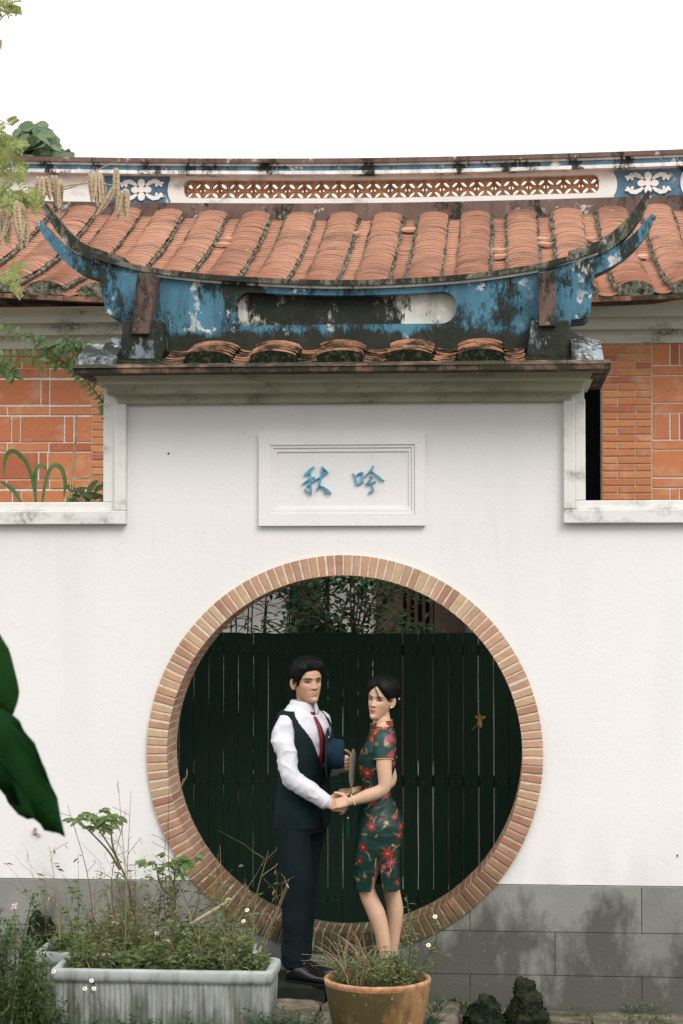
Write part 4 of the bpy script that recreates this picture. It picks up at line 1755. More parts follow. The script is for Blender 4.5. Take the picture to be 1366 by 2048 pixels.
SKIN_M, SKIN_W = np.array((0.46, 0.27, 0.17)), np.array((0.54, 0.345, 0.235))
M['skin'] = skinmat('skin')
M['shirt'] = clothmat('white_shirt', (0.58, 0.58, 0.62), 0.85, var=.05)
M['vest'] = clothmat('navy_vest', (0.0045, 0.0150, 0.0175), 0.9, var=.3)
M['trousers'] = clothmat('navy_trousers', (0.0034, 0.0100, 0.0122), 0.9, var=.3)
M['tie'] = clothmat('red_tie', (0.21, 0.014, 0.022), 0.6, var=.35)
M['hat'] = clothmat('navy_felt', (0.006, 0.024, 0.042), 0.95, var=.25)
M['hat_band'] = clothmat('hat_band', (0.006, 0.014, 0.022), 0.6)
M['dress'] = clothmat('dress', (0, 0, 0), 0.42, attr=True, spec=.4)
M['piping'] = simple('gold_piping', (0.52, 0.33, 0.13), 0.5, 0.4)
M['shoe'] = simple('black_leather', (0.008, 0.009, 0.009), 0.16, 0.6, .2)
M['hair'] = simple('black_hair', (0.0035, 0.0050, 0.0045), 0.55, 0.15, .4, 60)
M['fan'] = NG('fan_silk', .7, .3).color(lin(172, 174, 166)).leafy(.45).mat
M['bamboo'] = simple('bamboo_handle', lin(150, 118, 78), 0.6, 0.3)
M['tassel'] = simple('green_tassel', (0.012, 0.05, 0.038), 0.8, 0.2)
M['pearl'] = simple('pearl', (0.85, 0.84, 0.82), 0.25, 0.6, .05)


def hand(mb, wrist, dirv, back, s=1.0, curl=(.5, .5, .5, .5), thumb=.4, spread=0.0, side=1, thumb_dir=None):
    """palm and five fingers; dirv points to the fingers, back is the normal of the back of the hand,
    side=+1 puts the thumb on dirv x back side"""
    d = V3(dirv).normalized()
    b = V3(back)
    b = (b - d * b.dot(d)).normalized()
    sd = d.cross(b) * side
    w_ = V3(wrist)
    rows = []
    for t, a, th in ((-.12, .026, .020), (0, .027, .0195), (.25, .034, .017), (.6, .0395, .0155), (.85, .040, .014), (1.0, .036, .011)):
        rows.append((w_ + d * (.088 * t * s), sd, b, a * s, th * s, 2.4))
    ringloft(mb, rows, 18)
    for i, (off, L, r_) in enumerate(((.029, .070, .0088), (.0098, .078, .0092), (-.0098, .073, .0088), (-.0275, .058, .0078))):
        cu = curl[i]
        p = w_ + d * (.080 * s) + sd * (off * s)
        path = [p - d * .012 * s, p]
        ang = cu * .55
        for q, seg_ in enumerate((.44, .31, .25)):
            dd = (d * math.cos(ang) - b * math.sin(ang) + sd * spread * (1.5 - i) * .12).normalized()
            p = p + dd * (L * seg_ * s)
            path.append(p)
            ang += cu * .95
        limb(mb, path, [r_ * s, r_ * s, r_ * .98 * s, r_ * .9 * s, r_ * .78 * s], 10, 3)
    td = thumb_dir if thumb_dir is not None else (d * .75 + sd * .75 - b * .25)
    td = V3(td).normalized()
    p0 = w_ + d * .018 * s + sd * .022 * s
    p1 = p0 + (td * .6 + sd * .4).normalized() * .034 * s
    p2 = p1 + (td * .9 + d * .3 - b * .1 * thumb).normalized() * .030 * s
    p3 = p2 + (td * .7 + d * .6 - b * .35 * thumb).normalized() * .024 * s
    limb(mb, [p0, p1, p2, p3], [.0145 * s, .0125 * s, .0105 * s, .0085 * s], 10, 3)


def strands(mb, H, roots, flow, L, r0, rnd, k=4, lift=.004):
    """hair strands rooted at head-space points; flow(x,y,z) is the combing direction"""
    for (x, y, z) in roots:
        p = np.array((x, y, z))
        pts_ = [p.copy()]
        ll = L * rnd.uniform(.6, 1.2)
        d = np.array(flow(*p)) + np.array([rnd.gauss(0, .16) for _ in range(3)])
        for q in range(k):
            d2 = np.array(flow(*p)) + np.array([rnd.gauss(0, .06) for _ in range(3)])
            d = d * .6 + d2 * .4
            d = d / (np.linalg.norm(d) + 1e-9)
            p = p + d * ll / k
            pts_.append(p.copy())
        W_ = [H['c'] + (H['rt'] * (a[0] * H['wk']) + H['f'] * a[1] + H['up'] * a[2]) * H['s'] for a in pts_]
        mb.tube(W_, [r0, r0 * 1.0, r0 * .8, r0 * .5, r0 * .12][:len(W_)], 4, False)


def hair_shell(mb, H, inside, thick, nrow=46, seg=84, z0=.02):
    """cap of hair over the skull; inside(x,y,z) tells where hair grows, thick(x,y,z) how deep it lies"""
    Z = np.array([h[0] for h in HEADT])
    zs = np.linspace(z0, .2345, nrow)
    vs_, ok = [], []
    for zi in zs:
        w_, fr, bk = (float(np.interp(zi, Z, [h[q] for h in HEADT])) for q in (1, 2, 3))
        for k in range(seg):
            t = 2 * math.pi * k / seg
            ct, st_ = math.cos(t), math.sin(t)
            x = math.copysign(abs(ct) ** (2 / 2.35), ct) * w_
            y = (abs(st_) ** (2 / 2.35)) * fr if st_ >= 0 else -(abs(st_)) * -bk
            nrm = V3((x / .074 ** 2, y / .095 ** 2, max(0, zi - .12) / .115 ** 2 * 1.0)).normalized()
            th = thick(x, y, zi)
            ok.append(inside(x, y, zi))
            q = V3((x, y, zi)) + nrm * th
            p = H['c'] + (H['rt'] * (q.x * H['wk']) + H['f'] * q.y + H['up'] * q.z) * H['s']
            vs_.append((p.x, p.y, p.z))
    fs2 = []
    for i in range(nrow - 1):
        for k in range(seg):
            k2 = (k + 1) % seg
            q = (i * seg + k, i * seg + k2, (i + 1) * seg + k2, (i + 1) * seg + k)
            if sum(ok[j] for j in q) >= 3: fs2.append(q)
    fs2.append(tuple((nrow - 1) * seg + k for k in range(seg)))
    mb.add(vs_, fs2)


# ------------------------------------------------------------------ the man
FLOOR = .200
MY = -.27
man = thing('person', 'standing man in white shirt, dark waistcoat, red tie and dark trousers', 'person', (pt(598, 1700, MY).x, MY, FLOOR))
mf = V3((math.cos(R(32)), -math.sin(R(32)), 0))     # chest direction
mr = mf.cross(UP)                                     # his right, towards the camera
mc = pt(606, 1700, MY); mc = V3((mc.x, MY, 0))


def zpx(py, Y): return pt(683, py, Y).z


# torso table: height above the step, half width, half depth, forward shift, exponent
MT = [(.76, .12, .10, -.005, 2.2), (.84, .155, .106, -.006, 2.3), (.92, .160, .110, -.006, 2.3), (1.0, .148, .104, .0, 2.3), (1.08, .140, .100, .004, 2.3), (1.16, .146, .105, .006, 2.4), (1.24, .157, .112, .008, 2.5),
      (1.31, .167, .113, .006, 2.5), (1.37, .174, .105, .0, 2.5), (1.415, .166, .088, -.008, 2.4), (1.445, .142, .076, -.014, 2.2), (1.468, .112, .064, -.018, 2.1), (1.488, .076, .056, -.018, 2.0), (1.505, .060, .054, -.014, 2.0)]


def mrow(h, grow=0.0):
    hs = [q[0] for q in MT]
    a, b, sh, e = (float(np.interp(h, hs, [q[k] for q in MT])) for k in (1, 2, 3, 4))
    return (V3((mc.x, MY, FLOOR + h)) + mf * sh, mr, mf, a + grow, b + grow, e)


def jm(px, py, dy): return pt(px, py, MY + dy)


hb = MB()
ringloft(hb, [mrow(h, -.030 if h < 1.46 else -.018) for h in np.linspace(.80, 1.505, 34)])
mhf = V3((math.sin(R(31)), -math.cos(R(31)), 0))      # face direction
chin = jm(629, 1404, -.06)
hc = V3((chin.x, chin.y, chin.z)) - mhf * .088 
hc.z = zpx(1405.5, MY - .03)
MH = head_mesh(hb, hc, mhf, tilt=R(2.0), s=.975)
nk = hc - mhf * .012
limb(hb, [mrow(1.46)[0], V3((nk.x, nk.y, nk.z - .015)), V3((nk.x, nk.y, nk.z + .05)) - mhf * .01], [.046, .054, .055], 20)
# right arm (near the camera) and its hand round hers
sh_r = mrow(1.40)[0] + mr * .158
el_r = jm(588, 1556, -.205)
wr_r = jm(651, 1604, -.20)
limb(hb, [sh_r, (sh_r + el_r) / 2 + mr * .01, el_r, (el_r + wr_r) / 2, wr_r], [.028, .030, .034, .034, .027])
hand(hb, wr_r, V3((.93, .05, -.22)), V3((.15, -.80, .55)), 1.0, (.75, .85, .95, 1.0), .2, side=-1, thumb_dir=V3((.95, -.25, .25)))
# left arm holding the hat against the chest
sh_l = mrow(1.40)[0] - mr * .158
el_l = jm(628, 1536, .16)
wr_l = jm(703, 1527, .04)
limb(hb, [sh_l, (sh_l + el_l) / 2 - mr * .02, el_l, (el_l + wr_l) / 2, wr_l], [.040, .040, .038, .034, .027])
hand(hb, wr_l + V3((.008, -.03, .004)), V3((-.10, -.97, .04)), V3((.93, -.12, .1)), 0.95, (1.35, 1.35, 1.35, 1.3), .5, side=1, thumb_dir=V3((-.35, -.5, .65)))
# legs and feet inside trousers and shoes
leg_r = [mrow(.86)[0] + mr * .085, jm(596, 1785, -.09), jm(588, 1925, -.08)]
leg_l = [mrow(.86)[0] - mr * .085, jm(600, 1785, .09), jm(600, 1915, .10)]
for lg in (leg_r, leg_l):
    limb(hb, lg, [.07, .055, .040])
me = remesh(hb, 'person', .0033, 2, .45)
co = coords(me)
col = np.tile(SKIN_M, (len(co), 1)) * (1 + .05 * np.sin(co[:, [0]] * 90) * np.sin(co[:, [2]] * 70))
face_paint(MH, co, col, (.48, .16, .12))
setcol(me, col)
me.materials.append(M['skin'])
body = link('body', me, man)

# shirt: sleeves, yoke and collar
sb = MB()
ringloft(sb, [mrow(h, .007 if h < 1.43 else .012) for h in np.linspace(.95, 1.502, 28)])
p_c = wr_r + (wr_r - el_r).normalized() * -.004
limb(sb, [sh_r - mr * .015, sh_r + V3((-.012, 0, -.07)), (sh_r + el_r) / 2 + V3((-.016, -.01, .0)), el_r + V3((-.012, 0, .004)), (el_r * .5 + wr_r * .5) + V3((0, 0, -.002)), p_c],
     [.056, .062, .058, .053, .047, .041], 24)
limb(sb, [sh_l, (sh_l + el_l) / 2, el_l, wr_l + V3((-.025, .005, .0))], [.064, .066, .06, .044], 24)
me = remesh(sb, 'shirt', .0055, 3)
wrinkle(me, .0075, 6, (1.0, 1.0, 1.0))
wrinkle(me, .0030, 16, (1, 1, 1))
# sharp drag creases across the sleeve
co, no = coords(me), normals(me)
cr_ = np.array([max(0.0, 1 - 3.2 * abs(mnoise.noise(V3((p[0] * 9 + p[2] * 5, p[1] * 9, p[2] * 13 - p[0] * 4))))) ** 2 for p in co])
nk_ = np.clip((np.hypot(co[:, 0] - mc.x, co[:, 1] - MY) - .13) / .05, 0, 1)
setco(me, co + no * (cr_ * .0062 * nk_)[:, None])
# elbow creases ring the sleeve
co, no = coords(me), normals(me)
ax_ = np.array((wr_r - el_r).normalized())
dl = (co - np.array(el_r)) @ ax_
dist = np.linalg.norm(co - np.array(el_r) - np.outer(dl, ax_), axis=1)
msk = np.exp(-((np.linalg.norm(co - np.array(el_r), axis=1)) / .13) ** 2)
setco(me, co + no * (np.sin(dl * 150 + 8 * co[:, 1] * 10) * .0010 * msk)[:, None])
me.materials.append(M['shirt'])
shirt = link('shirt', me, man)
# cuff
m = MB()
dc = (wr_r - el_r).normalized()
m.tube([wr_r - dc * .045, wr_r - dc * .03, wr_r + dc * .0, wr_r + dc * .012], [.0445, .0438, .0430, .0422], 24, False)
o = m.build('cuff', M['shirt'], shirt, True)
sd_ = o.modifiers.new('t', 'SOLIDIFY'); sd_.thickness = .004
# collar: standing band with folded points
m = MB()
nkc = V3((nk.x, nk.y, 0)) * .55 + V3((mrow(1.49)[0].x, mrow(1.49)[0].y, 0)) * .45
zc_ = FLOOR + 1.468
cf = (mf * .8 + mhf * .35).normalized(); cr = cf.cross(UP)
rows = []
for i in range(33):
    a = (i / 32 - .5) * 2 * math.pi * .955          # open at the front
    u = math.sin(a); v = -math.cos(a)               # v=-1 at the back
    front = max(0, v)
    rad_ = .071
    top = V3((nkc.x, nkc.y, zc_ + .058 - .012 * front)) + cr * (u * rad_ * .92) + cf * (v * rad_ * .98 - .004)
    low = V3((nkc.x, nkc.y, zc_ + .002 - .034 * front ** 2)) + cr * (u * (rad_ + .017)) + cf * (v * (rad_ + .016) - .004)
    inn = V3((nkc.x, nkc.y, zc_ + .0)) + cr * (u * rad_ * .9) + cf * (v * rad_ * .95 - .004)
    rows.append((inn, top, low))
cv, cfc = [], []
for inn, top, low in rows:
    cv += [inn, inn.lerp(top, .6), top, top.lerp(low, .12) + (low - inn) * .03, top.lerp(low, .5), low]
for i in range(32):
    for k in range(5):
        cfc.append((i * 6 + k, (i + 1) * 6 + k, (i + 1) * 6 + k + 1, i * 6 + k + 1))
m.add(cv, cfc)
o = m.build('collar', M['shirt'], shirt, True)
sd_ = o.modifiers.new('t', 'SOLIDIFY'); sd_.thickness = .0035

# waistcoat
m = MB()
hs = np.linspace(.83, 1.47, 150)
SEG = 320
P = []
for h in hs:
    c_, u_, v_, a, b, e = mrow(h, .0165 if h > 1.0 else .0165 - .004 * (1.0 - h) / .17)
    for k in range(SEG):
        t = 2 * math.pi * k / SEG
        ct, st_ = math.cos(t), math.sin(t)
        p = c_ + u_ * math.copysign(abs(ct) ** (2 / e), ct) * a + v_ * math.copysign(abs(st_) ** (2 / e), st_) * b
        P.append(p)
keep = []


def vest_in(i, k):
    h = hs[i]
    t = 2 * math.pi * (k + .5) / SEG            # 0 = his right, pi/2 = front
    af = abs(t - math.pi / 2)
    vw = np.interp(h, [1.12, 1.20, 1.32, 1.42, 1.47], [0, .10, .42, .80, 1.05])
    if h > 1.12 and af < vw: return False
    for side in (0, math.pi, 2 * math.pi):
        aw = np.interp(h, [1.19, 1.22, 1.30, 1.38, 1.425, 1.44], [0, .22, .42, .52, .50, 0])
        if 1.19 < h < 1.44 and abs(t - side - (0.02 if side == 0 else -.02)) < aw: return False
    if h < .90 and af < (.90 - h) * 2.2: return False
    return True


fs2 = []
for i in range(len(hs) - 1):
    for k in range(SEG):
        k2 = (k + 1) % SEG
        if vest_in(i, k): fs2.append((i * SEG + k, i * SEG + k2, (i + 1) * SEG + k2, (i + 1) * SEG + k))
m.add(P, fs2)
vest = m.build('waistcoat', M['vest'], man, True)
wrinkle(vest.data, .006, 7)
sd_ = vest.modifiers.new('t', 'SOLIDIFY'); sd_.thickness = .006; sd_.offset = 1
for k, h in enumerate((1.08, 1.00, .93)):
    c_, u_, v_, a, b, e = mrow(h, .024)
    m = MB(); c2 = c_ + v_ * b
    m.lathe([(.0001, -.003), (.006, -.003), (.0065, 0), (.006, .003), (.0001, .003)], 0, 0, 10)
    m.v = [tuple(c2 + mr * x + UP * y + mf * z) for x, y, z in m.v]
    m.build('button', M['shoe'], vest)

# tie
m = MB()
kn = mrow(1.475)[0] + mf * .068
kn.z = FLOOR + 1.452
path = [kn + mf * .012]
for h in (1.43, 1.38, 1.32, 1.25, 1.18, 1.10):
    c_, u_, v_, a, b, e = mrow(h, .014)
    path.append(c_ + v_ * (b + (.006 if h > 1.2 else -.004)))
wd = [.017, .012, .019, .025, .030, .034, .036]
vv, ff = [], []
for p, w_ in zip(path, wd):
    vv += [p - mr * w_, p + mf * .007, p + mr * w_, p - mf * .006]
for i in range(len(path) - 1):
    for k in range(4):
        k2 = (k + 1) % 4
        ff.append((i * 4 + k, (i + 1) * 4 + k, (i + 1) * 4 + k2, i * 4 + k2))
m.add(vv, ff)
tie = m.build('tie', M['tie'], man, True)
m = MB()
ringloft(m, [(kn + UP * .014 + mf * .012, mr, mf, .021, .013, 2.4), (kn + mf * .016, mr, mf, .019, .014, 2.4), (kn - UP * .020 + mf * .014, mr, mf, .011, .009, 2.2)], 14)
m.build('tie_knot', M['tie'], tie, True)

# trousers
tb = MB()
ringloft(tb, [mrow(h, .012) for h in np.linspace(.80, .99, 8)])
limb(tb, [mrow(.86)[0] + mr * .082, jm(594, 1740, -.09), jm(590, 1820, -.09), jm(586, 1918, -.085)], [.094, .084, .074, .064], 24)
limb(tb, [mrow(.86)[0] - mr * .082, jm(606, 1740, .09), jm(606, 1820, .09), jm(602, 1908, .09)], [.094, .083, .073, .062], 24)
me = remesh(tb, 'trousers', .007, 4)
wrinkle(me, .012, 6, (1, 1, .6))
wrinkle(me, .008, 14, (1, 1, 1.6), lambda c_: np.clip((FLOOR + .35 - c_[:, 2]) / .3, 0, 1))
me.materials.append(M['trousers'])
link('trousers', me, man)
# leather shoes
for (ax, ay, dy) in ((584, 1958, -.085), (592, 1948, .095)):
    heel = jm(ax, ay, dy); heel.z = FLOOR
    fd = (mf * .9 + V3((.35, -.05, 0))).normalized(); sdv = fd.cross(UP)
    m = MB()
    rows = []
    for t, a, h, lift_ in ((-.035, .012, .02, .0), (-.02, .030, .055, 0), (.03, .037, .088, 0), (.075, .040, .082, 0), (.12, .044, .062, 0), (.17, .049, .048, 0), (.215, .045, .040, .002), (.25, .030, .030, .004), (.268, .010, .016, .006)):
        cc = heel + fd * t
        rows.append((cc + UP * (h / 2 + .012 + lift_), sdv, UP, a, h / 2, 2.6))
    ringloft(m, rows, 20)
    me = remesh(m, 'shoe', .004, 3)
    me.materials.append(M['shoe'])
    sh_o = link('shoe', me, man)
    m = MB()
    out = []
    for t, a in ((-.037, .014), (-.02, .033), (.03, .039), (.08, .038), (.12, .045), (.17, .052), (.215, .048), (.25, .034), (.275, .008)):
        out.append((t, a))
    poly = [heel + fd * t - sdv * a for t, a in out] + [heel + fd * t + sdv * a for t, a in out[::-1]]
    N_ = len(poly)
    m.add([tuple(p + UP * .001) for p in poly] + [tuple(p + UP * .016) for p in poly], [tuple(range(N_ - 1, -1, -1)), tuple(range(N_, 2 * N_))] + [(i, (i + 1) % N_, (i + 1) % N_ + N_, i + N_) for i in range(N_)])
    m.build('sole', M['shoe'], sh_o)
    m = MB()
    for q in range(3):
        cc = heel + fd * (.085 + q * .018) + UP * (.100 - q * .012)
        m.tube([cc - sdv * .02, cc + UP * .006, cc + sdv * .02], .0025, 5)
    m.build('lace', M['shoe'], sh_o)

# his hair: short sides, full swept top
rh = random.Random(21)


def mh_hl(x, y):
    ph = math.degrees(math.atan2(y / .095, abs(x) / .074 + 1e-6))
    base = float(np.interp(ph, [-90, -60, -38, -22, -8, 6, 16, 24, 36, 48, 62, 90], [.040, .045, .060, .100, .138, .140, .104, .098, .140, .158, .176, .182]))
    return base + .004 * mnoise.noise(V3((x * 120, y * 120, 3)))


def mh_in(x, y, z): return z > mh_hl(x, y)


def mh_th(x, y, z):
    top = max(0, (z - .14) / .09)
    ed = max(0.0, min(1.0, (z - mh_hl(x, y)) / .028))
    t = .006 + .024 * min(1, top) + .016 * max(0, min(1, (y + .0) / .08)) * min(1, top * 1.5) - .008 * (x > 0.02) * min(1, top)
    return .0015 + (t + .006 * mnoise.noise(V3((x * 45, y * 45, z * 45)))) * ed ** .7


m = MB()
hair_shell(m, MH, mh_in, mh_th)
hair = m.build('hair', M['hair'], man, True)
sm_ = MB()
roots = []
while len(roots) < 620:
    t = rh.uniform(0, 2 * math.pi)
    zi = rh.uniform(.06, .232)
    Zt = [h[0] for h in HEADT]
    w_, fr, bk = (float(np.interp(zi, Zt, [h[q] for h in HEADT])) for q in (1, 2, 3))
    x = math.cos(t) * w_; y = math.sin(t) * (fr if math.sin(t) > 0 else -bk)
    if not mh_in(x, y, zi): continue
    th = mh_th(x, y, zi) * .75
    n3 = V3((x / .074 ** 2, y / .095 ** 2, max(0, zi - .12) / .115 ** 2)).normalized()
    roots.append((x + n3.x * th, y + n3.y * th, zi + n3.z * th))


def tang(d, x, y, z, lift_):
    n3 = np.array((x / .074 ** 2, y / .095 ** 2, max(0, z - .12) / .115 ** 2)); n3 = n3 / (np.linalg.norm(n3) + 1e-9)
    d = np.array(d, float)
    d = d - n3 * (d @ n3) + n3 * lift_
    return d / (np.linalg.norm(d) + 1e-9)


def mflow(x, y, z):
    if z > .160: return tang((-.75 - (x > .02) * .2, -.55, .35), x, y, z, .22 if y > .04 else .06)
    return tang((.05 * np.sign(x), -.6, -.75), x, y, z, .03)


# extra roots along the forehead so the front sweeps up and back
for q in range(260):
    a = rh.uniform(48, 132)
    x = math.cos(R(a)) * .071; y = math.sin(R(a)) * .084
    zz = mh_hl(x, y) + rh.uniform(-.003, .02)
    roots.append((x, y * (1 - .12 * (zz - .17) / .03), zz))
strands(sm_, MH, roots, mflow, .046, .0021, rh)
sm_.build('hair_strands', M['hair'], hair, True)['kind'] = 'stuff'

# ------------------------------------------------------------------ the woman
WY = -.29
wom = thing('person', 'standing woman in green floral qipao looking over her shoulder', 'person', (pt(765, 1700, WY).x, WY, FLOOR))


def jw(px, py, dy): return pt(px, py, WY + dy)


XA, YA = V3((1, 0, 0)), V3((0, 1, 0))
WT = [  # photo row, front, back, half breadth
    (1447, 751, 781, .052), (1456, 747, 784, .058), (1464, 742, 787, .088), (1474, 738, 789, .135), (1486, 733, 789.5, .160), (1500, 726, 789, .160), (1518, 720, 788, .150), (1535, 719, 786, .138), (1552, 722, 781, .126), (1572, 725, 777, .114),
    (1590, 725, 778, .112), (1608, 723, 787, .128), (1626, 721, 798, .150), (1645, 719, 804, .165), (1665, 717, 803, .168), (1690, 714, 798, .160), (1720, 712, 795, .148), (1750, 711, 795.5, .138), (1778, 710, 797, .132)]


def wrow(py, grow=0.0):
    rws = [q[0] for q in WT]
    f_, b_, hb_ = (float(np.interp(py, rws, [q[k] for q in WT])) for k in (1, 2, 3))
    A, B = jw(f_, py, 0), jw(b_, py, 0)
    return (V3(((A.x + B.x) / 2, WY, A.z)), XA, YA, (B.x - A.x) / 2 + grow, hb_ + grow, float(np.interp(py, [1640, 1720], [2.25, 3.6])))


wb = MB()
ringloft(wb, [wrow(py, -.006) for py in np.linspace(1690, 1450, 40)])
whf = V3((-math.sin(R(24)), -math.cos(R(24)), 0))
chw = jw(744, 1437.5, -.05)
hcw = chw - whf * .084
hcw.z = zpx(1438, WY - .03)
WH = head_mesh(wb, hcw, whf, tilt=R(-7), s=.915, female=True)
nkw = hcw - whf * .004
limb(wb, [wrow(1462)[0], V3((nkw.x + .012, nkw.y + .01, nkw.z + .0)), V3((nkw.x + .004, nkw.y, nkw.z + .05))], [.052, .047, .046], 20)
ws = jw(768, 1484, -.140)
we = jw(767, 1577, -.185)
ww = jw(699, 1603, -.205)
limb(wb, [ws, (ws + we) / 2 + V3((.002, -.008, 0)), we + V3((.002, 0, .004)), (we * .5 + ww * .5) + V3((0, 0, -.006)), ww], [.046, .042, .036, .036, .0225], 18)
hand(wb, ww, V3((-.97, .06, -.16)), V3((-.1, -.75, .6)), .86, (.55, .6, .65, .7), .3, side=1, thumb_dir=V3((-.9, -.1, .5)))
ws2 = jw(766, 1484, .140)
we2 = jw(780, 1563, .15)
ww2 = jw(706, 1582, -.02)
limb(wb, [ws2, (ws2 + we2) / 2, we2, (we2 * .5 + ww2 * .5) + V3((0, -.01, -.01)), ww2], [.044, .040, .034, .032, .021], 18)
hand(wb, ww2, V3((-.85, -.35, -.10)), V3((-.15, -.55, .8)), .82, (1.3, 1.35, 1.4, 1.4), .6, side=-1, thumb_dir=V3((-.8, -.5, .1)))
limb(wb, [jw(754, 1660, -.060), jw(745, 1715, -.055), jw(733, 1775, -.058), jw(753, 1828, -.065), jw(765, 1872, -.07), jw(773, 1925, -.072)], [.074, .062, .045, .049, .040, .031], 20)
limb(wb, [jw(770, 1660, .075), jw(775, 1715, .075), jw(782, 1775, .075), jw(790, 1822, .075), jw(787, 1870, .075), jw(783, 1918, .075)], [.078, .064, .046, .047, .037, .029], 20)
for (ax, ay, dy) in ((772, 1930, -.078), (783, 1922, .075)):
    a0 = jw(ax, ay, dy)
    limb(wb, [a0, V3((a0.x - .03, a0.y - .005, a0.z - .035)), V3((a0.x - .11, a0.y - .01, FLOOR + .03)), V3((a0.x - .16, a0.y - .01, FLOOR + .022))], [.033, .036, .032, .022], 14)
me = remesh(wb, 'person', .0033, 2, .45)
co = coords(me)
col = np.tile(SKIN_W, (len(co), 1))
face_paint(WH, co, col, (.50, .035, .03))
setcol(me, col)
me.materials.append(M['skin'])
link('body', me, wom)

# qipao: sheath with side slit, standing collar, cap sleeve; the flowers are print
db = MB()
rows_ = list(np.linspace(1776, 1452, 230))
SEG = 280
P = []
for py in rows_:
    c_, u_, v_, a, b, e = wrow(py, .006)
    for k in range(SEG):
        t = 2 * math.pi * k / SEG
        ct, st_ = math.cos(t), math.sin(t)
        P.append(c_ + u_ * math.copysign(abs(ct) ** (2 / e), ct) * a + v_ * math.copysign(abs(st_) ** (2 / e), st_) * b)
sl_f = interp([(1692, 756), (1777, 742)])
sl_b = interp([(1692, 757), (1777, 766)])
fs2 = []
for i in range(len(rows_) - 1):
    py = (rows_[i] + rows_[i + 1]) / 2
    xf, xb_ = jw(sl_f(py), py, -.14).x, jw(sl_b(py), py, -.14).x
    for k in range(SEG):
        k2 = (k + 1) % SEG
        q = (i * SEG + k, i * SEG + k2, (i + 1) * SEG + k2, (i + 1) * SEG + k)
        cx_ = sum(P[j].x for j in q) / 4
        cy_ = sum(P[j].y for j in q) / 4
        if py > 1692 and cy_ < WY and xf < cx_ < xb_: continue
        db.add([], [])
        fs2.append(q)
db.add(P, fs2)
FLW = [(765, 1457, 11, 0), (775, 1470, 12, 1), (783, 1484, 9, 1), (750, 1468, 10, 0), (744, 1479, 8, 0), (787, 1502, 8, 1), (722, 1505, 7, 3), (733, 1499, 4, 3), (735, 1546, 14, 0), (721, 1538, 9, 3), (727, 1560, 8, 4),
       (769, 1592, 10, 1), (746, 1603, 12, 0), (743, 1635, 7, 0), (744, 1652, 11, 0), (773, 1645, 5.5, 2), (770, 1651, 3.5, 2), (763, 1637, 4, 0), (788, 1635, 7, 1), (800, 1655, 8, 0), (797, 1672, 7, 0), (727, 1694, 12, 5), (775, 1706, 15, 0),
       (782, 1724, 12, 1), (720, 1722, 9, 5), (776, 1746, 6, 1), (793, 1766, 6, 0), (768, 1733, 7, 1), (790, 1612, 6, 2), (732, 1668, 4, 3), (752, 1672, 3.5, 3), (785, 1530, 8, 0), (716, 1760, 6, 3), (730, 1752, 5, 3), (785, 1690, 4, 2), (733, 1578, 7, 5)]
FC = [(.25, .020, .016), (.31, .045, .065), (.34, .25, .14), (.17, .10, .04), (.010, .06, .05), (.13, .010, .012)]


def dress_print(co, base=(0.0036, 0.026, 0.020)):
    col = np.tile(np.array(base), (len(co), 1))
    # the shade on the dress front is put into the even dark base
    Z = co[:, 2]
    rs = np.random.RandomState(4)
    for side in (-1, 1):
        for (px, py, r_, ci) in FLW:
            c_ = jw(px, py, -.14)
            rr = r_ / 363.0 * .86
            dx, dz = co[:, 0] - c_.x, co[:, 2] - c_.z
            ph, npet = rs.uniform(0, 6), (5 if r_ < 9 else 7)
            d = np.hypot(dx, dz)
            th = np.arctan2(dz, dx)
            edge = rr * (.78 + .26 * np.cos(npet * th + ph) + .10 * np.sin(13 * th + ph * 3))
            on = (d < edge) & ((co[:, 1] < WY + .02) if side < 0 else (co[:, 1] >= WY + .02))
            c = np.array(FC[ci])
            veins = .72 + .5 * (np.sin(d / rr * 11 + 2.5 * np.cos(npet * th + ph)) > .0)
            col[on] = c * veins[on][:, None]
            ctr_ = on & (d < rr * .2)
            col[ctr_] = np.array((.36, .20, .05))
            # stem
            a = rs.uniform(0, 6.28); L = rr * rs.uniform(1.6, 2.8)
            u = dx * math.cos(a) + dz * math.sin(a); v = -dx * math.sin(a) + dz * math.cos(a) + .15 * rr * np.sin(u / rr * 3)
            stem = (u > rr * .8) & (u < L) & (np.abs(v) < .0022) & ((co[:, 1] < WY + .02) if side < 0 else (co[:, 1] >= WY + .02))
            col[stem] = np.array((.33, .20, .07))
            leaf_ = (np.abs(u - L) < rr * .35) & (np.abs(v) < rr * .22) & ((co[:, 1] < WY + .02) if side < 0 else (co[:, 1] >= WY + .02))
            col[leaf_] = np.array((.02, .10, .075))
    return col


me = db.mesh('qipao', M['dress'], True)
wrinkle(me, .005, 9, (1, 1, 1.3))
co = coords(me)
# drag folds at the hip and waist
no = normals(me)
fold = np.sin((co[:, 2] * 1.0 - co[:, 0] * .9) * 85) * np.exp(-((co[:, 2] - zpx(1600, WY)) / .06) ** 2) * .0025
setco(me, co + no * fold[:, None])
co = coords(me)
setcol(me, dress_print(co))
dress = link('qipao', me, wom)
sd_ = dress.modifiers.new('t', 'SOLIDIFY'); sd_.thickness = .003; sd_.offset = 1
# piping along slit and hem
for pts_ in ([(756, 1692), (752, 1720), (747, 1750), (742, 1777)], [(757, 1692), (760, 1720), (763, 1750), (766, 1777)]):
    m = MB()
    path = []
    for px, py in pts_:
        c_, u_, v_, a, b, e = wrow(min(py, 1776), .006)
        x = jw(px, py, -.14).x
        xx = min(1, abs((x - c_.x) / a))
        yy = (1 - xx ** e) ** (1 / e) * b
        path.append((x, WY - yy - .001, jw(px, py, -.14).z))
    m.tube(path, .0026, 6)
    m.build('piping', M['piping'], dress, True)
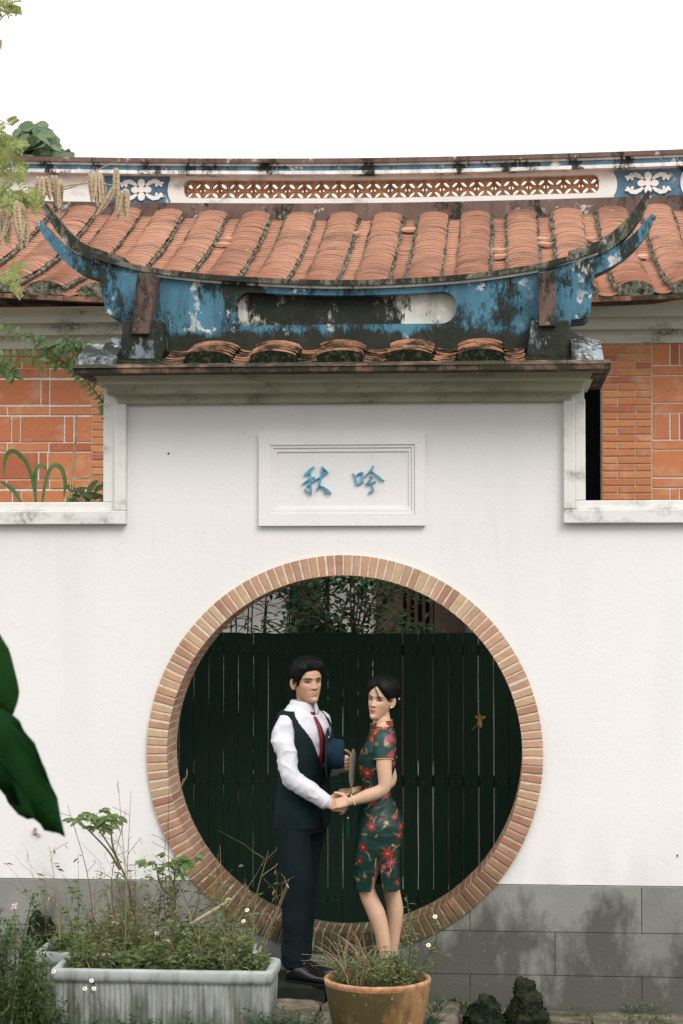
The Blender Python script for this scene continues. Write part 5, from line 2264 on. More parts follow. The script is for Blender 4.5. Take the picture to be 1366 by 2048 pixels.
# collar
m = MB()
R0 = []
for i in range(37):
    a = i / 36 * 2 * math.pi
    u, v = math.cos(a), math.sin(a)
    lo_, hi_ = wrow(1461)[0], None
    top_c = V3((nkw.x + .010, nkw.y + .006, zpx(1442, WY)))
    fr_ = max(0, -u)
    R0.append((V3((lo_.x - .002, lo_.y, zpx(1464 + 4 * fr_, WY))) + XA * (u * .070) + YA * (v * .068), top_c + XA * (u * .060) + YA * (v * .059) + UP * (-.016 * fr_ + .004 * u)))
for (a, b), (c_, d) in zip(R0[:-1], R0[1:]):
    mid0, mid1 = (a + b) / 2, (c_ + d) / 2
    m.add([a, c_, mid1, d, b, mid0], [(0, 1, 2, 5), (5, 2, 3, 4)])
me = m.mesh('collar', M['dress'], True)
co = coords(me)
rs = np.random.RandomState(2)
cc_ = np.tile(np.array((.012, .04, .03)), (len(co), 1))
cc_[rs.rand(len(co)) > .45] = np.array((.42, .05, .04))
setcol(me, cc_)
col_o = link('collar', me, dress)
sd_ = col_o.modifiers.new('t', 'SOLIDIFY'); sd_.thickness = .003
m = MB(); m.tube([b + UP * .001 for a, b in R0], .0026, 6, False); m.build('piping', M['piping'], col_o, True)
# cap sleeves
for s0, e0, near in ((ws, we, True), (ws2, we2, False)):
    m = MB()
    dd = (e0 - s0).normalized()
    P_ = [s0 + V3((0, .03 if near else -.03, .035)), s0 + V3((0, 0, .022)), s0 + dd * .02, s0 + dd * .055, s0 + dd * .095]
    P2 = smooth_poly(P_, 5)
    rr = np.interp(np.linspace(0, 1, len(P2)), [0, .25, .5, .75, 1], [.030, .055, .060, .058, .057])
    m.tube(P2, list(rr), 40, False)
    me = m.mesh('sleeve', M['dress'], True)
    wrinkle(me, .008, 11, (1, 1, .8))
    co = coords(me)
    c2 = np.tile(np.array((.008, .052, .041)), (len(co), 1))
    for (px, py, r_, ci) in ((773, 1487, 6, 2), (777, 1492, 4, 3), (752, 1488, 4, 3), (782, 1510, 7, 1), (780, 1478, 8, 1)):
        c_ = jw(px, py, -.2)
        d = np.hypot(co[:, 0] - c_.x, co[:, 2] - c_.z)
        c2[d < r_ / 363] = np.array(FC[ci])
    setcol(me, c2)
    so_ = link('sleeve', me, dress)
    sd_ = so_.modifiers.new('t', 'SOLIDIFY'); sd_.thickness = .003
    m = MB()
    ring_ = [V3(v_.co) for v_ in me.vertices[-40:]]
    m.tube(ring_ + [ring_[0]], .0028, 5, False)
    m.build('piping', M['piping'], so_, True)

# her hair: smooth, parted, gathered in a low bun
rw = random.Random(8)


def wh_hl(x, y):
    ph = math.degrees(math.atan2(y / .095, abs(x) / .074 + 1e-6))
    return float(np.interp(ph, [-90, -60, -35, -20, -6, 8, 18, 30, 45, 60, 75, 90], [.045, .05, .065, .095, .128, .132, .112, .128, .150, .170, .188, .198]))


def wh_in(x, y, z): return z > wh_hl(x, y)


def wh_th(x, y, z):
    top = max(0, min(1, (z - .12) / .1))
    back = max(0, min(1, (-y) / .08))
    part = math.exp(-((x - .012) / .008) ** 2) * top
    ed = max(0.0, min(1.0, (z - wh_hl(x, y)) / .022))
    return .0015 + (.007 + .022 * top + .016 * back - .008 * part + .0015 * mnoise.noise(V3((x * 40, y * 30, z * 90)))) * ed ** .6


m = MB()
hair_shell(m, WH, wh_in, wh_th)
whair = m.build('hair', M['hair'], wom, True)
m = MB()
bc = WH['c'] + (WH['f'] * -.118 + WH['up'] * .105 + WH['rt'] * -.010) * WH['s']
rws2 = []
for i in range(13):
    t = i / 12 * math.pi
    rws2.append((bc + WH['up'] * (-math.cos(t) * .050), WH['rt'], WH['f'], max(.001, math.sin(t)) * .055, max(.001, math.sin(t)) * .046, 2))
ringloft(m, rws2, 20)
bun = m.build('hair_bun', M['hair'], whair, True)
wrinkle(bun.data, .008, 22)
sm_ = MB()
roots = []
while len(roots) < 520:
    t = rw.uniform(0, 2 * math.pi)
    zi = rw.uniform(.07, .232)
    Zt = [h[0] for h in HEADT]
    w_, fr, bk = (float(np.interp(zi, Zt, [h[q] for h in HEADT])) for q in (1, 2, 3))
    x = math.cos(t) * w_; y = math.sin(t) * (fr if math.sin(t) > 0 else -bk)
    if not wh_in(x, y, zi): continue
    th = wh_th(x, y, zi) * .95
    n3 = V3((x / .074 ** 2, y / .095 ** 2, max(0, zi - .12) / .115 ** 2)).normalized()
    roots.append((x + n3.x * th, y + n3.y * th, zi + n3.z * th))


def wflow(x, y, z):
    d = np.array((-.0 - x * .6, -.12 - y, .105 - z))
    n3 = np.array((x / .074 ** 2, y / .095 ** 2, max(0, z - .12) / .115 ** 2)); n3 = n3 / (np.linalg.norm(n3) + 1e-9)
    d = d / (np.linalg.norm(d) + 1e-9)
    d = d - n3 * max(0, -(d @ n3)) * -1 if d @ n3 < 0 else d
    return d


strands(sm_, WH, roots, wflow, .05, .0013, rw)
# loose lock across the brow
for k in range(4):
    p0 = (.012 + .003 * k, .086, .200); 
    pts_ = [p0, (.0 - .004 * k - .006, .098, .175), (-.022 - .003 * k, .098, .150), (-.034 - .002 * k, .090, .128)]
    W_ = [WH['c'] + (WH['rt'] * (a[0]) + WH['f'] * a[1] + WH['up'] * a[2]) * WH['s'] for a in pts_]
    sm_.tube(smooth_poly(W_, 4), .0011, 4, False)
sm_.build('hair_strands', M['hair'], whair, True)['kind'] = 'stuff'
# ear stud, hair pin and bracelet
for pos_, r_, nm in ((WH['c'] + (WH['rt'] * (-.079 * WH['wk']) + WH['f'] * .004 + WH['up'] * .078) * WH['s'], .0052, 'earring'), (bc + V3((.045, -.03, .01)), .0042, 'hair_pin')):
    m = MB()
    rws2 = [(pos_ + UP * (-math.cos(i / 8 * math.pi) * r_), XA, YA, max(.0002, math.sin(i / 8 * math.pi) * r_), max(.0002, math.sin(i / 8 * math.pi) * r_), 2) for i in range(9)]
    ringloft(m, rws2, 12)
    m.build(nm, M['pearl'], wom, True)
m = MB()
ad = (ww - we).normalized()
a1 = ad.cross(UP).normalized(); a2 = ad.cross(a1)
for k in range(16):
    t = 2 * math.pi * k / 16
    q = ww - ad * .022 + (a1 * math.cos(t) + a2 * math.sin(t)) * .028
    ringloft(m, [(q + UP * (-math.cos(i / 4 * math.pi) * .0032), XA, YA, max(.0002, math.sin(i / 4 * math.pi) * .0032), max(.0002, math.sin(i / 4 * math.pi) * .0032), 2) for i in range(5)], 6)
m.build('bracelet', M['pearl'], wom, True)

# ------------------------------------------------------------------ hat held against his chest
hat = thing('hat', 'navy felt hat held by the man at his chest', 'hat', tuple(jm(655, 1508, -.09)))
hcx = jm(653, 1507, -.09)
m = MB()
axx = V3((.99, .035, -.02)).normalized()
h_u = axx.cross(UP).normalized()
h_v = UP


def hat_pts(prof, seg=40, pinch=True):
    out = []
    for q, (t, r_) in enumerate(prof):
        for k in range(seg):
            a = 2 * math.pi * k / seg
            dent = 1.0
            if pinch and t > .06: dent = 1 - .16 * max(0, math.cos(a)) ** 4 - .16 * max(0, -math.cos(a)) ** 4
            out.append(hcx + axx * t + h_u * (math.cos(a) * r_ * 1.08 * dent) + h_v * (math.sin(a) * r_ * .98))
    return out


prof = [(.0, .086), (.03, .0855), (.06, .084), (.085, .080), (.097, .070), (.099, .052), (.085, .03), (.082, .0005)]
pv = hat_pts(prof)
m.add(pv, [(i * 40 + k, i * 40 + (k + 1) % 40, (i + 1) * 40 + (k + 1) % 40, (i + 1) * 40 + k) for i in range(len(prof) - 1) for k in range(40)])
m.build('crown', M['hat'], hat, True)
m = MB()
prof = [(-.004, .080), (-.003, .11), (.000, .135), (.008, .146), (.010, .1455), (.004, .135), (.002, .11), (.003, .084)]
pv = hat_pts(prof, pinch=False)
m.add(pv, [(i * 40 + k, i * 40 + (k + 1) % 40, (i + 1) * 40 + (k + 1) % 40, (i + 1) * 40 + k) for i in range(len(prof) - 1) for k in range(40)])
m.build('brim', M['hat'], hat, True)
m = MB()
prof = [(.004, .0875), (.028, .0872)]
pv = hat_pts(prof, pinch=False)
m.add(pv, [(k, (k + 1) % 40, 40 + (k + 1) % 40, 40 + k) for k in range(40)])
m.build('band', M['hat_band'], hat, True)

# ------------------------------------------------------------------ round fan
fan = thing('round_fan', 'thin round silk fan seen edge on in the woman\'s hand', 'fan', tuple(jw(695, 1596, -.06)))
fc = jw(705, 1536, -.075)
fn = V3((.985, -.10, -.05)).normalized()           # disc normal
fu = (V3((.13, .05, 1))); fu = (fu - fn * fu.dot(fn)).normalized()
fv = fn.cross(fu)
m = MB()
N_ = 40
ed = [fc + fu * (math.sin(2 * math.pi * k / N_) * .104) + fv * (math.cos(2 * math.pi * k / N_) * .092) for k in range(N_)]
m.add([fc + fn * .001] + [p + fn * .001 for p in ed] + [fc - fn * .001] + [p - fn * .001 for p in ed],
      [(0, 1 + k, 1 + (k + 1) % N_) for k in range(N_)] + [(N_ + 1, N_ + 2 + (k + 1) % N_, N_ + 2 + k) for k in range(N_)])
m.build('leaf', M['fan'], fan, True)
m = MB(); m.tube(ed + [ed[0]], .0019, 6, False); m.build('rim', M['bamboo'], fan, True)
m = MB(); m.tube([fc - fu * .07, fc - fu * .11, fc - fu * .20], [.003, .0042, .005], 8); m.build('handle', M['bamboo'], fan, True)
m = MB()
e0 = fc - fu * .20
t0 = V3((e0.x - .012, e0.y, zpx(1632, WY)))
m.tube([e0, (e0 + t0) / 2 + V3((.004, 0, 0)), t0], .0012, 4)
m.build('cord', M['tassel'], fan)
m = MB()
m.tube([t0 + UP * .004, t0 - UP * .004], .004, 8); m.build('bead', M['pearl'], fan, True)
m = MB()
for k in range(26):
    a = k * 2.4; r_ = .007 * math.sqrt((k + .5) / 26)
    m.tube([t0 - UP * .006 + V3((math.cos(a) * .002, math.sin(a) * .002, 0)), t0 - UP * .03 + V3((math.cos(a) * r_, math.sin(a) * r_, 0)), t0 - UP * (.105 + .015 * math.sin(k * 3)) + V3((math.cos(a) * r_ * 1.2, math.sin(a) * r_ * 1.2, 0))], .0011, 4)
m.build('tassel', M['tassel'], fan)['kind'] = 'stuff'

# ================================================================== POTS AND PLANTS
rp = random.Random(42)


def leafmat(name, c, c2=None, rough=.55, amt=.3, spec=.35):
    g = NG(name, rough, spec)
    c2 = c2 or tuple(v * 1.5 for v in c)
    at = g.n('ShaderNodeNewGeometry')
    isl = at.outputs['Random Per Island']
    col_ = g.mix(isl, c, c2)
    col_ = g.mix(g.math('MULTIPLY', g.noise(25, 4, lo=.4, hi=.7), .3), col_, tuple(v * .5 for v in c))
    g.color(col_)
    return g.leafy(amt).mat


M['leaf_mid'] = leafmat('leaf_mid', (0.028, 0.065, 0.014), (0.085, 0.135, 0.035))
M['leaf_lime'] = leafmat('leaf_lime', (0.22, 0.27, 0.08), (0.40, 0.43, 0.16), amt=.45)
M['leaf_fresh'] = leafmat('leaf_fresh', (0.075, 0.14, 0.035), (0.19, 0.25, 0.085))
M['leaf_court'] = leafmat('leaf_court', (0.012, 0.045, 0.016), (0.035, 0.095, 0.035), amt=.25)
M['leaf_dark'] = leafmat('leaf_dark', (0.008, 0.028, 0.010), (0.022, 0.062, 0.020), amt=.2)
M['leaf_deep'] = leafmat('leaf_deep', (0.003, 0.028, 0.005), (0.004, 0.036, 0.006), amt=.3, rough=.75, spec=.12)
M['leaf_tree'] = leafmat('leaf_tree', (0.075, 0.13, 0.06), (0.16, 0.22, 0.11), amt=.3)
M['leaf_twig'] = leafmat('leaf_twig', (0.055, 0.12, 0.03), (0.12, 0.20, 0.07))
M['leaf_yellow'] = leafmat('leaf_yellow', (0.42, 0.24, 0.035), (0.52, 0.34, 0.06))
M['weed'] = leafmat('weed_leaf', (0.045, 0.080, 0.016), (0.15, 0.18, 0.06))
M['dry'] = leafmat('dry_stalk', (0.17, 0.115, 0.06), (0.38, 0.29, 0.17), amt=.1)
M['stem'] = simple('green_stem', (0.09, 0.095, 0.035), .7, .2, .3, 30)
M['bark'] = simple('bark', (0.12, 0.085, 0.05), .9, .1, .3, 30, .5)
M['pod'] = leafmat('seed_pod', (0.46, 0.36, 0.23), (0.66, 0.56, 0.40), amt=.3)
M['seed'] = simple('pod_seed', (0.34, 0.20, 0.09), .7, .2)
M['petal'] = simple('white_petal', (0.8, 0.79, 0.76), .7, .2, .05)
M['daisy_eye'] = simple('daisy_eye', (0.55, 0.30, 0.02), .7, .2)
M['petal_pink'] = simple('pink_petal', (0.55, 0.32, 0.46), .7, .2)
M['stick'] = simple('bare_stick', (0.40, 0.31, 0.20), .8, .2, .2, 40)
g = NG('trough_concrete', .8, .25)
c = g.mix(g.noise(7, 6, lo=.3, hi=.7), (0.26, 0.275, 0.262), (0.36, 0.375, 0.36))
z = g.xyz()[2]
st_n = g.math('ADD', g.noise(9, 7, (2.2, 2.2, .35), rough=.62), g.rng(z, .25, .58, .20, -.12))
c = g.mix(g.math('MULTIPLY', g.rng(st_n, .45, .64), .8), c, (0.075, 0.085, 0.05))
g.color(c)
g.bump(g.noise(90, 5), .3, .004)
M['trough'] = g.mat
g = NG('glazed_pot', .55, .4)
c = g.mix(g.noise(6, 6, lo=.3, hi=.7), (0.27, 0.145, 0.058), (0.36, 0.21, 0.095))
x_ = g.xyz()
mk = g.math('ADD', g.noise(5, 8, (1.6, 1.6, .55), rough=.7), g.rng(x_[0], .08, .60, .30, -.08))
c = g.mix(g.math('MULTIPLY', g.rng(mk, .44, .64), .9), c, (0.045, 0.040, 0.014))
c = g.mix(g.math('MULTIPLY', g.noise(30, 5, lo=.62, hi=.7), .4), c, (0.55, 0.38, 0.22))
g.color(c)
g.bump(g.noise(50, 5), .25, .004)
M['pot'] = g.mat
M['pot_rim'] = simple('pot_rim', (0.40, 0.21, 0.11), .8, .2, .3, 25, .3)
g = NG('black_rock', .95, .1)
g.color(g.mix(g.noise(14, 7, lo=.45, hi=.7), (0.006, 0.010, 0.005), (0.045, 0.045, 0.025)))
g.bump(g.noise(30, 7), 1.0, .03)
M['rock'] = g.mat


def rr_outline(x0, x1, y0, y1, r, n=7):
    out = []
    for cx_, cy_, a0 in ((x1 - r, y0 + r, -90), (x1 - r, y1 - r, 0), (x0 + r, y1 - r, 90), (x0 + r, y0 + r, 180)):
        for k in range(n + 1):
            a = R(a0 + 90 * k / n)
            out.append((cx_ + r * math.cos(a), cy_ + r * math.sin(a), math.cos(a), math.sin(a)))
    return out


def resample(o, n):
    P = [V3((a[0], a[1], 0)) for a in o] + [V3((o[0][0], o[0][1], 0))]
    N_ = [V3((a[2], a[3], 0)) for a in o] + [V3((o[0][2], o[0][3], 0))]
    L = [0]
    for a, b in zip(P[:-1], P[1:]): L.append(L[-1] + (b - a).length)
    out = []
    for k in range(n):
        s_ = L[-1] * k / n
        j = max(i for i in range(len(L)) if L[i] <= s_ + 1e-9)
        j = min(j, len(P) - 2)
        t = (s_ - L[j]) / max(1e-9, L[j + 1] - L[j])
        out.append((P[j].lerp(P[j + 1], t), N_[j].lerp(N_[j + 1], t), s_))
    return out


def trough(x0, x1, y0, y1, zr_, label, h0):
    t = thing('planter_trough', label, 'planter', ((x0 + x1) / 2, (y0 + y1) / 2, h0), 'fluted planter troughs')
    ol = resample(rr_outline(x0, x1, y0, y1, .03), 420)
    m = MB()
    rows = [(h0, -.035, 0), (h0 + .05, -.03, 1), (zr_ - .11, -.012, 1), (zr_ - .075, -.010, 1), (zr_ - .062, -.008, 0), (zr_ - .055, .004, 0), (zr_ - .04, .008, 0), (zr_ - .012, .008, 0), (zr_ - .003, .003, 0), (zr_, -.006, 0),
            (zr_, -.026, 0), (zr_ - .006, -.034, 0), (zr_ - .05, -.036, 0), (zr_ - .09, -.038, 0)]
    n_ = len(ol)
    vs_ = []
    for zz, off, fl in rows:
        for p, nn, s_ in ol:
            d = off + (fl * .0055 * math.cos(2 * math.pi * s_ / .0245) if fl else 0)
            wob = .002 * mnoise.noise(V3((p.x * 9, p.y * 9, zz * 9)))
            vs_.append((p.x + nn.x * (d + wob), p.y + nn.y * (d + wob), zz + wob))
    m.add(vs_, [(i * n_ + k, i * n_ + (k + 1) % n_, (i + 1) * n_ + (k + 1) % n_, (i + 1) * n_ + k) for i in range(len(rows) - 1) for k in range(n_)])
    m.build('trough', M['trough'], t, True)
    m = MB()
    nx, ny = 24, 8
    a0, a1, b0, b1 = x0 + .025, x1 - .025, y0 + .025, y1 - .025
    m.add([(a0 + (a1 - a0) * i / nx, b0 + (b1 - b0) * j / ny, zr_ - .055 + .02 * mnoise.noise(V3((i * .7, j * .9, 3)))) for j in range(ny + 1) for i in range(nx + 1)],
          [(j * (nx + 1) + i, j * (nx + 1) + i + 1, (j + 1) * (nx + 1) + i + 1, (j + 1) * (nx + 1) + i) for j in range(ny) for i in range(nx)])
    m.build('earth', M['soil'], t, True)
    return t


TFY = -2.05
fz_ = pt(330, 1941, TFY).z
fx0, fx1 = pt(103, 1940, TFY).x, pt(542, 1940, TFY).x
tro_f = trough(fx0, fx1, TFY, TFY + .36, fz_, 'pale grey fluted planter trough nearest the camera', 0.0)
TBY = -1.56
bz_ = pt(300, 1908, TBY).z
bx0_, bx1_ = pt(68, 1908, TBY).x, pt(506, 1908, TBY).x
tro_b = trough(bx0_, bx1_, TBY, TBY + .34, bz_, 'pale grey planter trough half hidden behind the front trough', 0.0)

PYc = -2.06
pc = pt(755, 1954, PYc)
prad = (pt(862, 1954, PYc).x - pt(648, 1954, PYc).x) / 2
pz = pc.z
potb = thing('plant_pot', 'round ochre glazed pot of weeds in front of the woman', 'pot', (pc.x, PYc, 0.0))
m = MB()
prof = [(.60, .0), (.66, .04), (.80, .16), (.90, .28), (.955, .38), (.985, .46)]
zb_ = 0.0
hh = pz - zb_
pr = [(prad * .40, 0), (prad * .46, .02)] + [(prad * f_, hh * t) for f_, t in ((.56, .16), (.68, .34), (.79, .52), (.885, .70), (.955, .86), (.985, .955))]
m.lathe(pr, pc.x, PYc, 56)
m.build('body', M['pot'], potb, True)
m = MB()
m.lathe([(prad * .985, hh * .953), (prad * 1.0, hh * .975), (prad, hh * .99), (prad * .985, hh), (prad * .93, hh * 1.0), (prad * .905, hh * .985), (prad * .89, hh * .9)], pc.x, PYc, 56)
m.build('rim', M['pot_rim'], potb, True)
m = MB()
m.lathe([(prad * .90, hh * .93), (prad * .5, hh * .945), (.001, hh * .95)], pc.x, PYc, 30)
m.build('earth', M['soil'], potb, True)

# raised rough stones that carry the pots, one step below the doorstep
for (a, b, y0, y1, zt_) in ((-.62, -.08, -1.02, -.48, .135), (-.07, .42, -1.0, -.48, .125), (.43, .66, -.95, -.30, .105), (-.60, .05, -1.55, -1.03, .12), (.06, .64, -1.5, -1.02, .11)):
    m = MB()
    nx, ny = 14, 10
    P = []
    for j in range(ny + 1):
        for i in range(nx + 1):
            x, y = a + (b - a) * i / nx, y0 + (y1 - y0) * j / ny
            ed_ = min(i, nx - i, j, ny - j)
            P.append((x + rp.uniform(-.008, .008), y + rp.uniform(-.008, .008), zt_ - (.02 if ed_ == 0 else 0) + .018 * mnoise.noise(V3((x * 5, y * 14, zt_)))))
    m.add(P, [(j * (nx + 1) + i, j * (nx + 1) + i + 1, (j + 1) * (nx + 1) + i + 1, (j + 1) * (nx + 1) + i) for j in range(ny) for i in range(nx)])
    fr0 = len(m.v)
    m.add([(P[i][0], P[i][1] - .004, -.03) for i in range(nx + 1)], [])
    for i in range(nx):
        m.f.append((fr0 + i, fr0 + i + 1, i + 1, i)); m.m.append(0)
    rt_ = [j * (nx + 1) + nx for j in range(ny + 1)]
    f2 = len(m.v)
    m.add([(P[q][0], P[q][1], -.03) for q in rt_], [])
    for j in range(ny):
        m.f.append((f2 + j, f2 + j + 1, rt_[j + 1], rt_[j])); m.m.append(0)
    m.build('paving_stone', M['paving'], ground)


def stalk(m, p, h, lean, bend, r_, n=6):
    """a thin curved stem; returns its points"""
    out = []
    a = rp.uniform(0, 6.28)
    d = V3(lean)
    kink = V3((rp.gauss(0, bend), rp.gauss(0, bend), 0))
    for i in range(n + 1):
        t = i / n
        out.append(V3(p) + UP * (h * t) + d * (h * t) + kink * (h * t * t) + V3((rp.gauss(0, .006), rp.gauss(0, .006), 0)) * (1 if 0 < i else 0))
    m.tube(out, [r_ * (1 - .75 * i / n) for i in range(n + 1)], 4, False)
    return out


def leaves_on(m, pts_, n, L, W, droop=.3, start=.25):
    for k in range(n):
        t = start + (1 - start) * rp.random()
        q = t * (len(pts_) - 1)
        i = min(int(q), len(pts_) - 2)
        p = pts_[i].lerp(pts_[i + 1], q - i)
        a = rp.uniform(0, 6.28)
        d = V3((math.cos(a), math.sin(a), rp.uniform(-.2, .7)))
        m.leaf(p, d, UP + V3((rp.gauss(0, .4), rp.gauss(-.5, .4), 0)), L * rp.uniform(.6, 1.25), W * rp.uniform(.7, 1.2), droop, .2, 2)


# --- tangle of weeds in the troughs and the pot (too many to count)
def weeds(name, label, region, count, hmin, hmax, dryf, leafn, LL, parentz, seed):
    global rp
    rp = random.Random(seed)
    m = MB()
    for k in range(count):
        x = rp.uniform(region[0], region[1]); y = rp.uniform(region[2], region[3])
        h = hmin + (hmax - hmin) * rp.random() ** 1.5
        dry_ = rp.random() < dryf
        m.mi = 1 if dry_ else 2
        pts_ = stalk(m, (x, y, parentz), h, (rp.gauss(0, .22), rp.gauss(0, .12), 0), .28, rp.uniform(.0012, .0026))
        if dry_:
            if rp.random() < .6:
                for q in range(rp.randint(1, 4)):
                    i = rp.randint(2, len(pts_) - 1)
                    stalk(m, pts_[i], h * rp.uniform(.12, .35), (rp.gauss(0, .7), rp.gauss(0, .5), 0), .3, .0011, 4)
            if rp.random() < .3:
                leaves_on(m, pts_, 3, LL * .8, LL * .22, .6)
        else:
            m.mi = 0
            leaves_on(m, pts_, leafn, LL, LL * .42)
    # low carpet of leaves
    m.mi = 0
    for k in range(int(count * 5)):
        x = rp.uniform(region[0], region[1]); y = rp.uniform(region[2], region[3])
        a = rp.uniform(0, 6.28)
        m.leaf((x, y, parentz + rp.uniform(0, .10)), (math.cos(a), math.sin(a), rp.uniform(.1, 1.2)), UP + V3((0, -.6, 0)), LL * 1.15 * rp.uniform(.5, 1.2), LL * .4, .3, .2, 2)
    o = m.build(name, [M['weed'], M['dry'], M['stem']])
    tag(o, label, 'weeds', kind='stuff')
    return o


weeds('weeds', 'tangle of green and dry weeds filling the front trough', (fx0 + .05, fx1 - .06, TFY + .05, TFY + .31), 210, .05, .34, .34, 13, .038, fz_ - .05, 1)
weeds('weeds', 'tangle of dry stalks and weeds filling the rear trough', (bx0_ + .05, bx1_ - .06, TBY + .04, TBY + .30), 250, .08, .52, .40, 13, .038, bz_ - .05, 2)
rp = random.Random(9)
m = MB()
for k in range(115):
    a = rp.uniform(0, 6.28); q = prad * .84 * math.sqrt(rp.random())
    x, y = pc.x + q * math.cos(a), PYc + q * math.sin(a)
    h = .04 + .10 * rp.random()
    m.mi = 2
    pts_ = stalk(m, (x, y, pz - .025), h, (rp.gauss(0, .3), rp.gauss(0, .2), 0), .3, .0016)
    m.mi = 0
    leaves_on(m, pts_, 12, .024, .012)
m.mi = 1
for k in range(46):        # curling dry twigs on the left of the pot
    a = rp.uniform(1.6, 4.4); q = prad * .8 * math.sqrt(rp.random())
    x, y = pc.x + q * math.cos(a), PYc + q * math.sin(a) * .8
    p = V3((x, y, pz - .02))
    d = V3((rp.uniform(-.6, .5), rp.uniform(-.3, .3), 1)).normalized()
    path = [p]
    cu = V3((rp.gauss(0, .5), rp.gauss(0, .3), -.35))
    for i in range(7):
        d = (d + cu * .28).normalized()
        p = p + d * rp.uniform(.025, .045)
        path.append(p)
    m.tube(path, [.0022 - .0002 * i for i in range(8)], 4, False)
o = m.build('weeds', [M['weed'], M['dry'], M['stem']])
tag(o, 'low green weeds and curled dry twigs in the round pot', 'weeds', kind='stuff')


# --- single plants one can tell apart
def sprig(name, label, root, tip, L, W, mat, nl=14, group=None, r_=.0035, bend=.05, cat='plant'):
    t = thing(name, label, cat, tuple(root), group)
    m = MB()
    a, b = V3(root), V3(tip)
    mid = a.lerp(b, .5) + V3((rp.gauss(0, bend), rp.gauss(0, bend), 0))
    P_ = smooth_poly([a, mid, b], 6)
    m.tube(P_, [r_ * (1 - .6 * i / (len(P_) - 1)) for i in range(len(P_))], 5, False)
    m.build('stem', M['stem'], t, True)
    m = MB()
    for k in range(nl):
        tt = .25 + .75 * (k + rp.random() * .6) / nl
        q = tt * (len(P_) - 1); i = min(int(q), len(P_) - 2)
        p = P_[i].lerp(P_[i + 1], q - i)
        an = k * 2.4 + rp.uniform(-.3, .3)
        m.leaf(p, (math.cos(an), math.sin(an), .35), UP, L * rp.uniform(.7, 1.2) * (1 - .3 * tt), W * rp.uniform(.8, 1.2) * (1 - .25 * tt), .35, .25, 3)
    m.build('leaves', mat, t)['kind'] = 'stuff'
    return t


def palmate(name, label, root, joints, heads, L, mat):
    """woody stems that end in whorls of hand-shaped leaves"""
    t = thing(name, label, 'shrub', tuple(root))
    m = MB()
    for jn in joints:
        P_ = smooth_poly(jn, 5)
        m.tube(P_, [.0065 * (1 - .5 * i / (len(P_) - 1)) for i in range(len(P_))], 6, False)
    m.build('stem', M['stem'], t, True)
    for hp in heads:
        m = MB()
        for w_ in range(rp.randint(3, 5)):
            a = rp.uniform(0, 6.28)
            d = V3((math.cos(a), math.sin(a) * .8, rp.uniform(.0, .5))).normalized()
            st0 = V3(hp); st1 = st0 + d * L * rp.uniform(.4, 1.0) + UP * rp.uniform(-.02, .015)
            m.tube([st0, st1], .0015, 4, False)
            for q in range(5):
                an = a + (q - 2) * .55
                m.leaf(st1, (math.cos(an), math.sin(an) * .6, rp.uniform(-.55, .35)), UP * .5 + V3((rp.gauss(0, .35), -.8 + rp.gauss(0, .3), 0)), L * (1 - .13 * abs(q - 2)) * rp.uniform(.7, 1.05), L * .30, .55, .35, 4)
        m.build('leaf_whorl', mat, t)
    return t


Yb = TBY + .16
palmate('leafy_shrub', 'slender shrub with pale green leaf whorls in the rear trough, beside the wall', pt(245, 1895, Yb),
        [[pt(245, 1900, Yb), pt(262, 1800, Yb), pt(235, 1720, Yb), pt(195, 1655, Yb)], [pt(236, 1722, Yb), pt(225, 1690, Yb), pt(222, 1650, Yb)], [pt(240, 1740, Yb), pt(215, 1700, Yb), pt(165, 1648, Yb)]],
        [pt(168, 1640, Yb), pt(188, 1634, Yb), pt(206, 1636, Yb), pt(222, 1640, Yb), pt(200, 1660, Yb)], .062, M['leaf_fresh'])
palmate('leafy_shrub', 'shrub with green leaf whorls overlapping the lower left of the brick ring', pt(345, 1920, Yb - .1),
        [[pt(345, 1920, Yb - .1), pt(350, 1840, Yb - .1), pt(348, 1770, Yb - .1), pt(352, 1725, Yb - .1)], [pt(350, 1800, Yb - .1), pt(322, 1770, Yb - .1), pt(312, 1730, Yb - .1)]],
        [pt(352, 1722, Yb - .1), pt(372, 1728, Yb - .1), pt(312, 1728, Yb - .1), pt(384, 1722, Yb - .1), pt(345, 1745, Yb - .1)], .062, M['leaf_fresh'])
for (x0, y0, x1, y1, Y) in ((815, 1938, 812, 1790, PYc), (842, 1935, 862, 1812, PYc + .05), (800, 1938, 838, 1828, PYc + .1)):
    lab = {812: 'tall leafy weed standing upright in front of the woman\'s legs', 862: 'leaning leafy weed at the right edge of the round pot', 838: 'short leafy weed between the upright and the leaning one in the pot'}[x1]
    sprig('leafy_weed', lab, pt(x0, y0, Y), pt(x1, y1, Y), .045, .020, M['leaf_fresh'], 16, 'leafy weeds in the round pot')
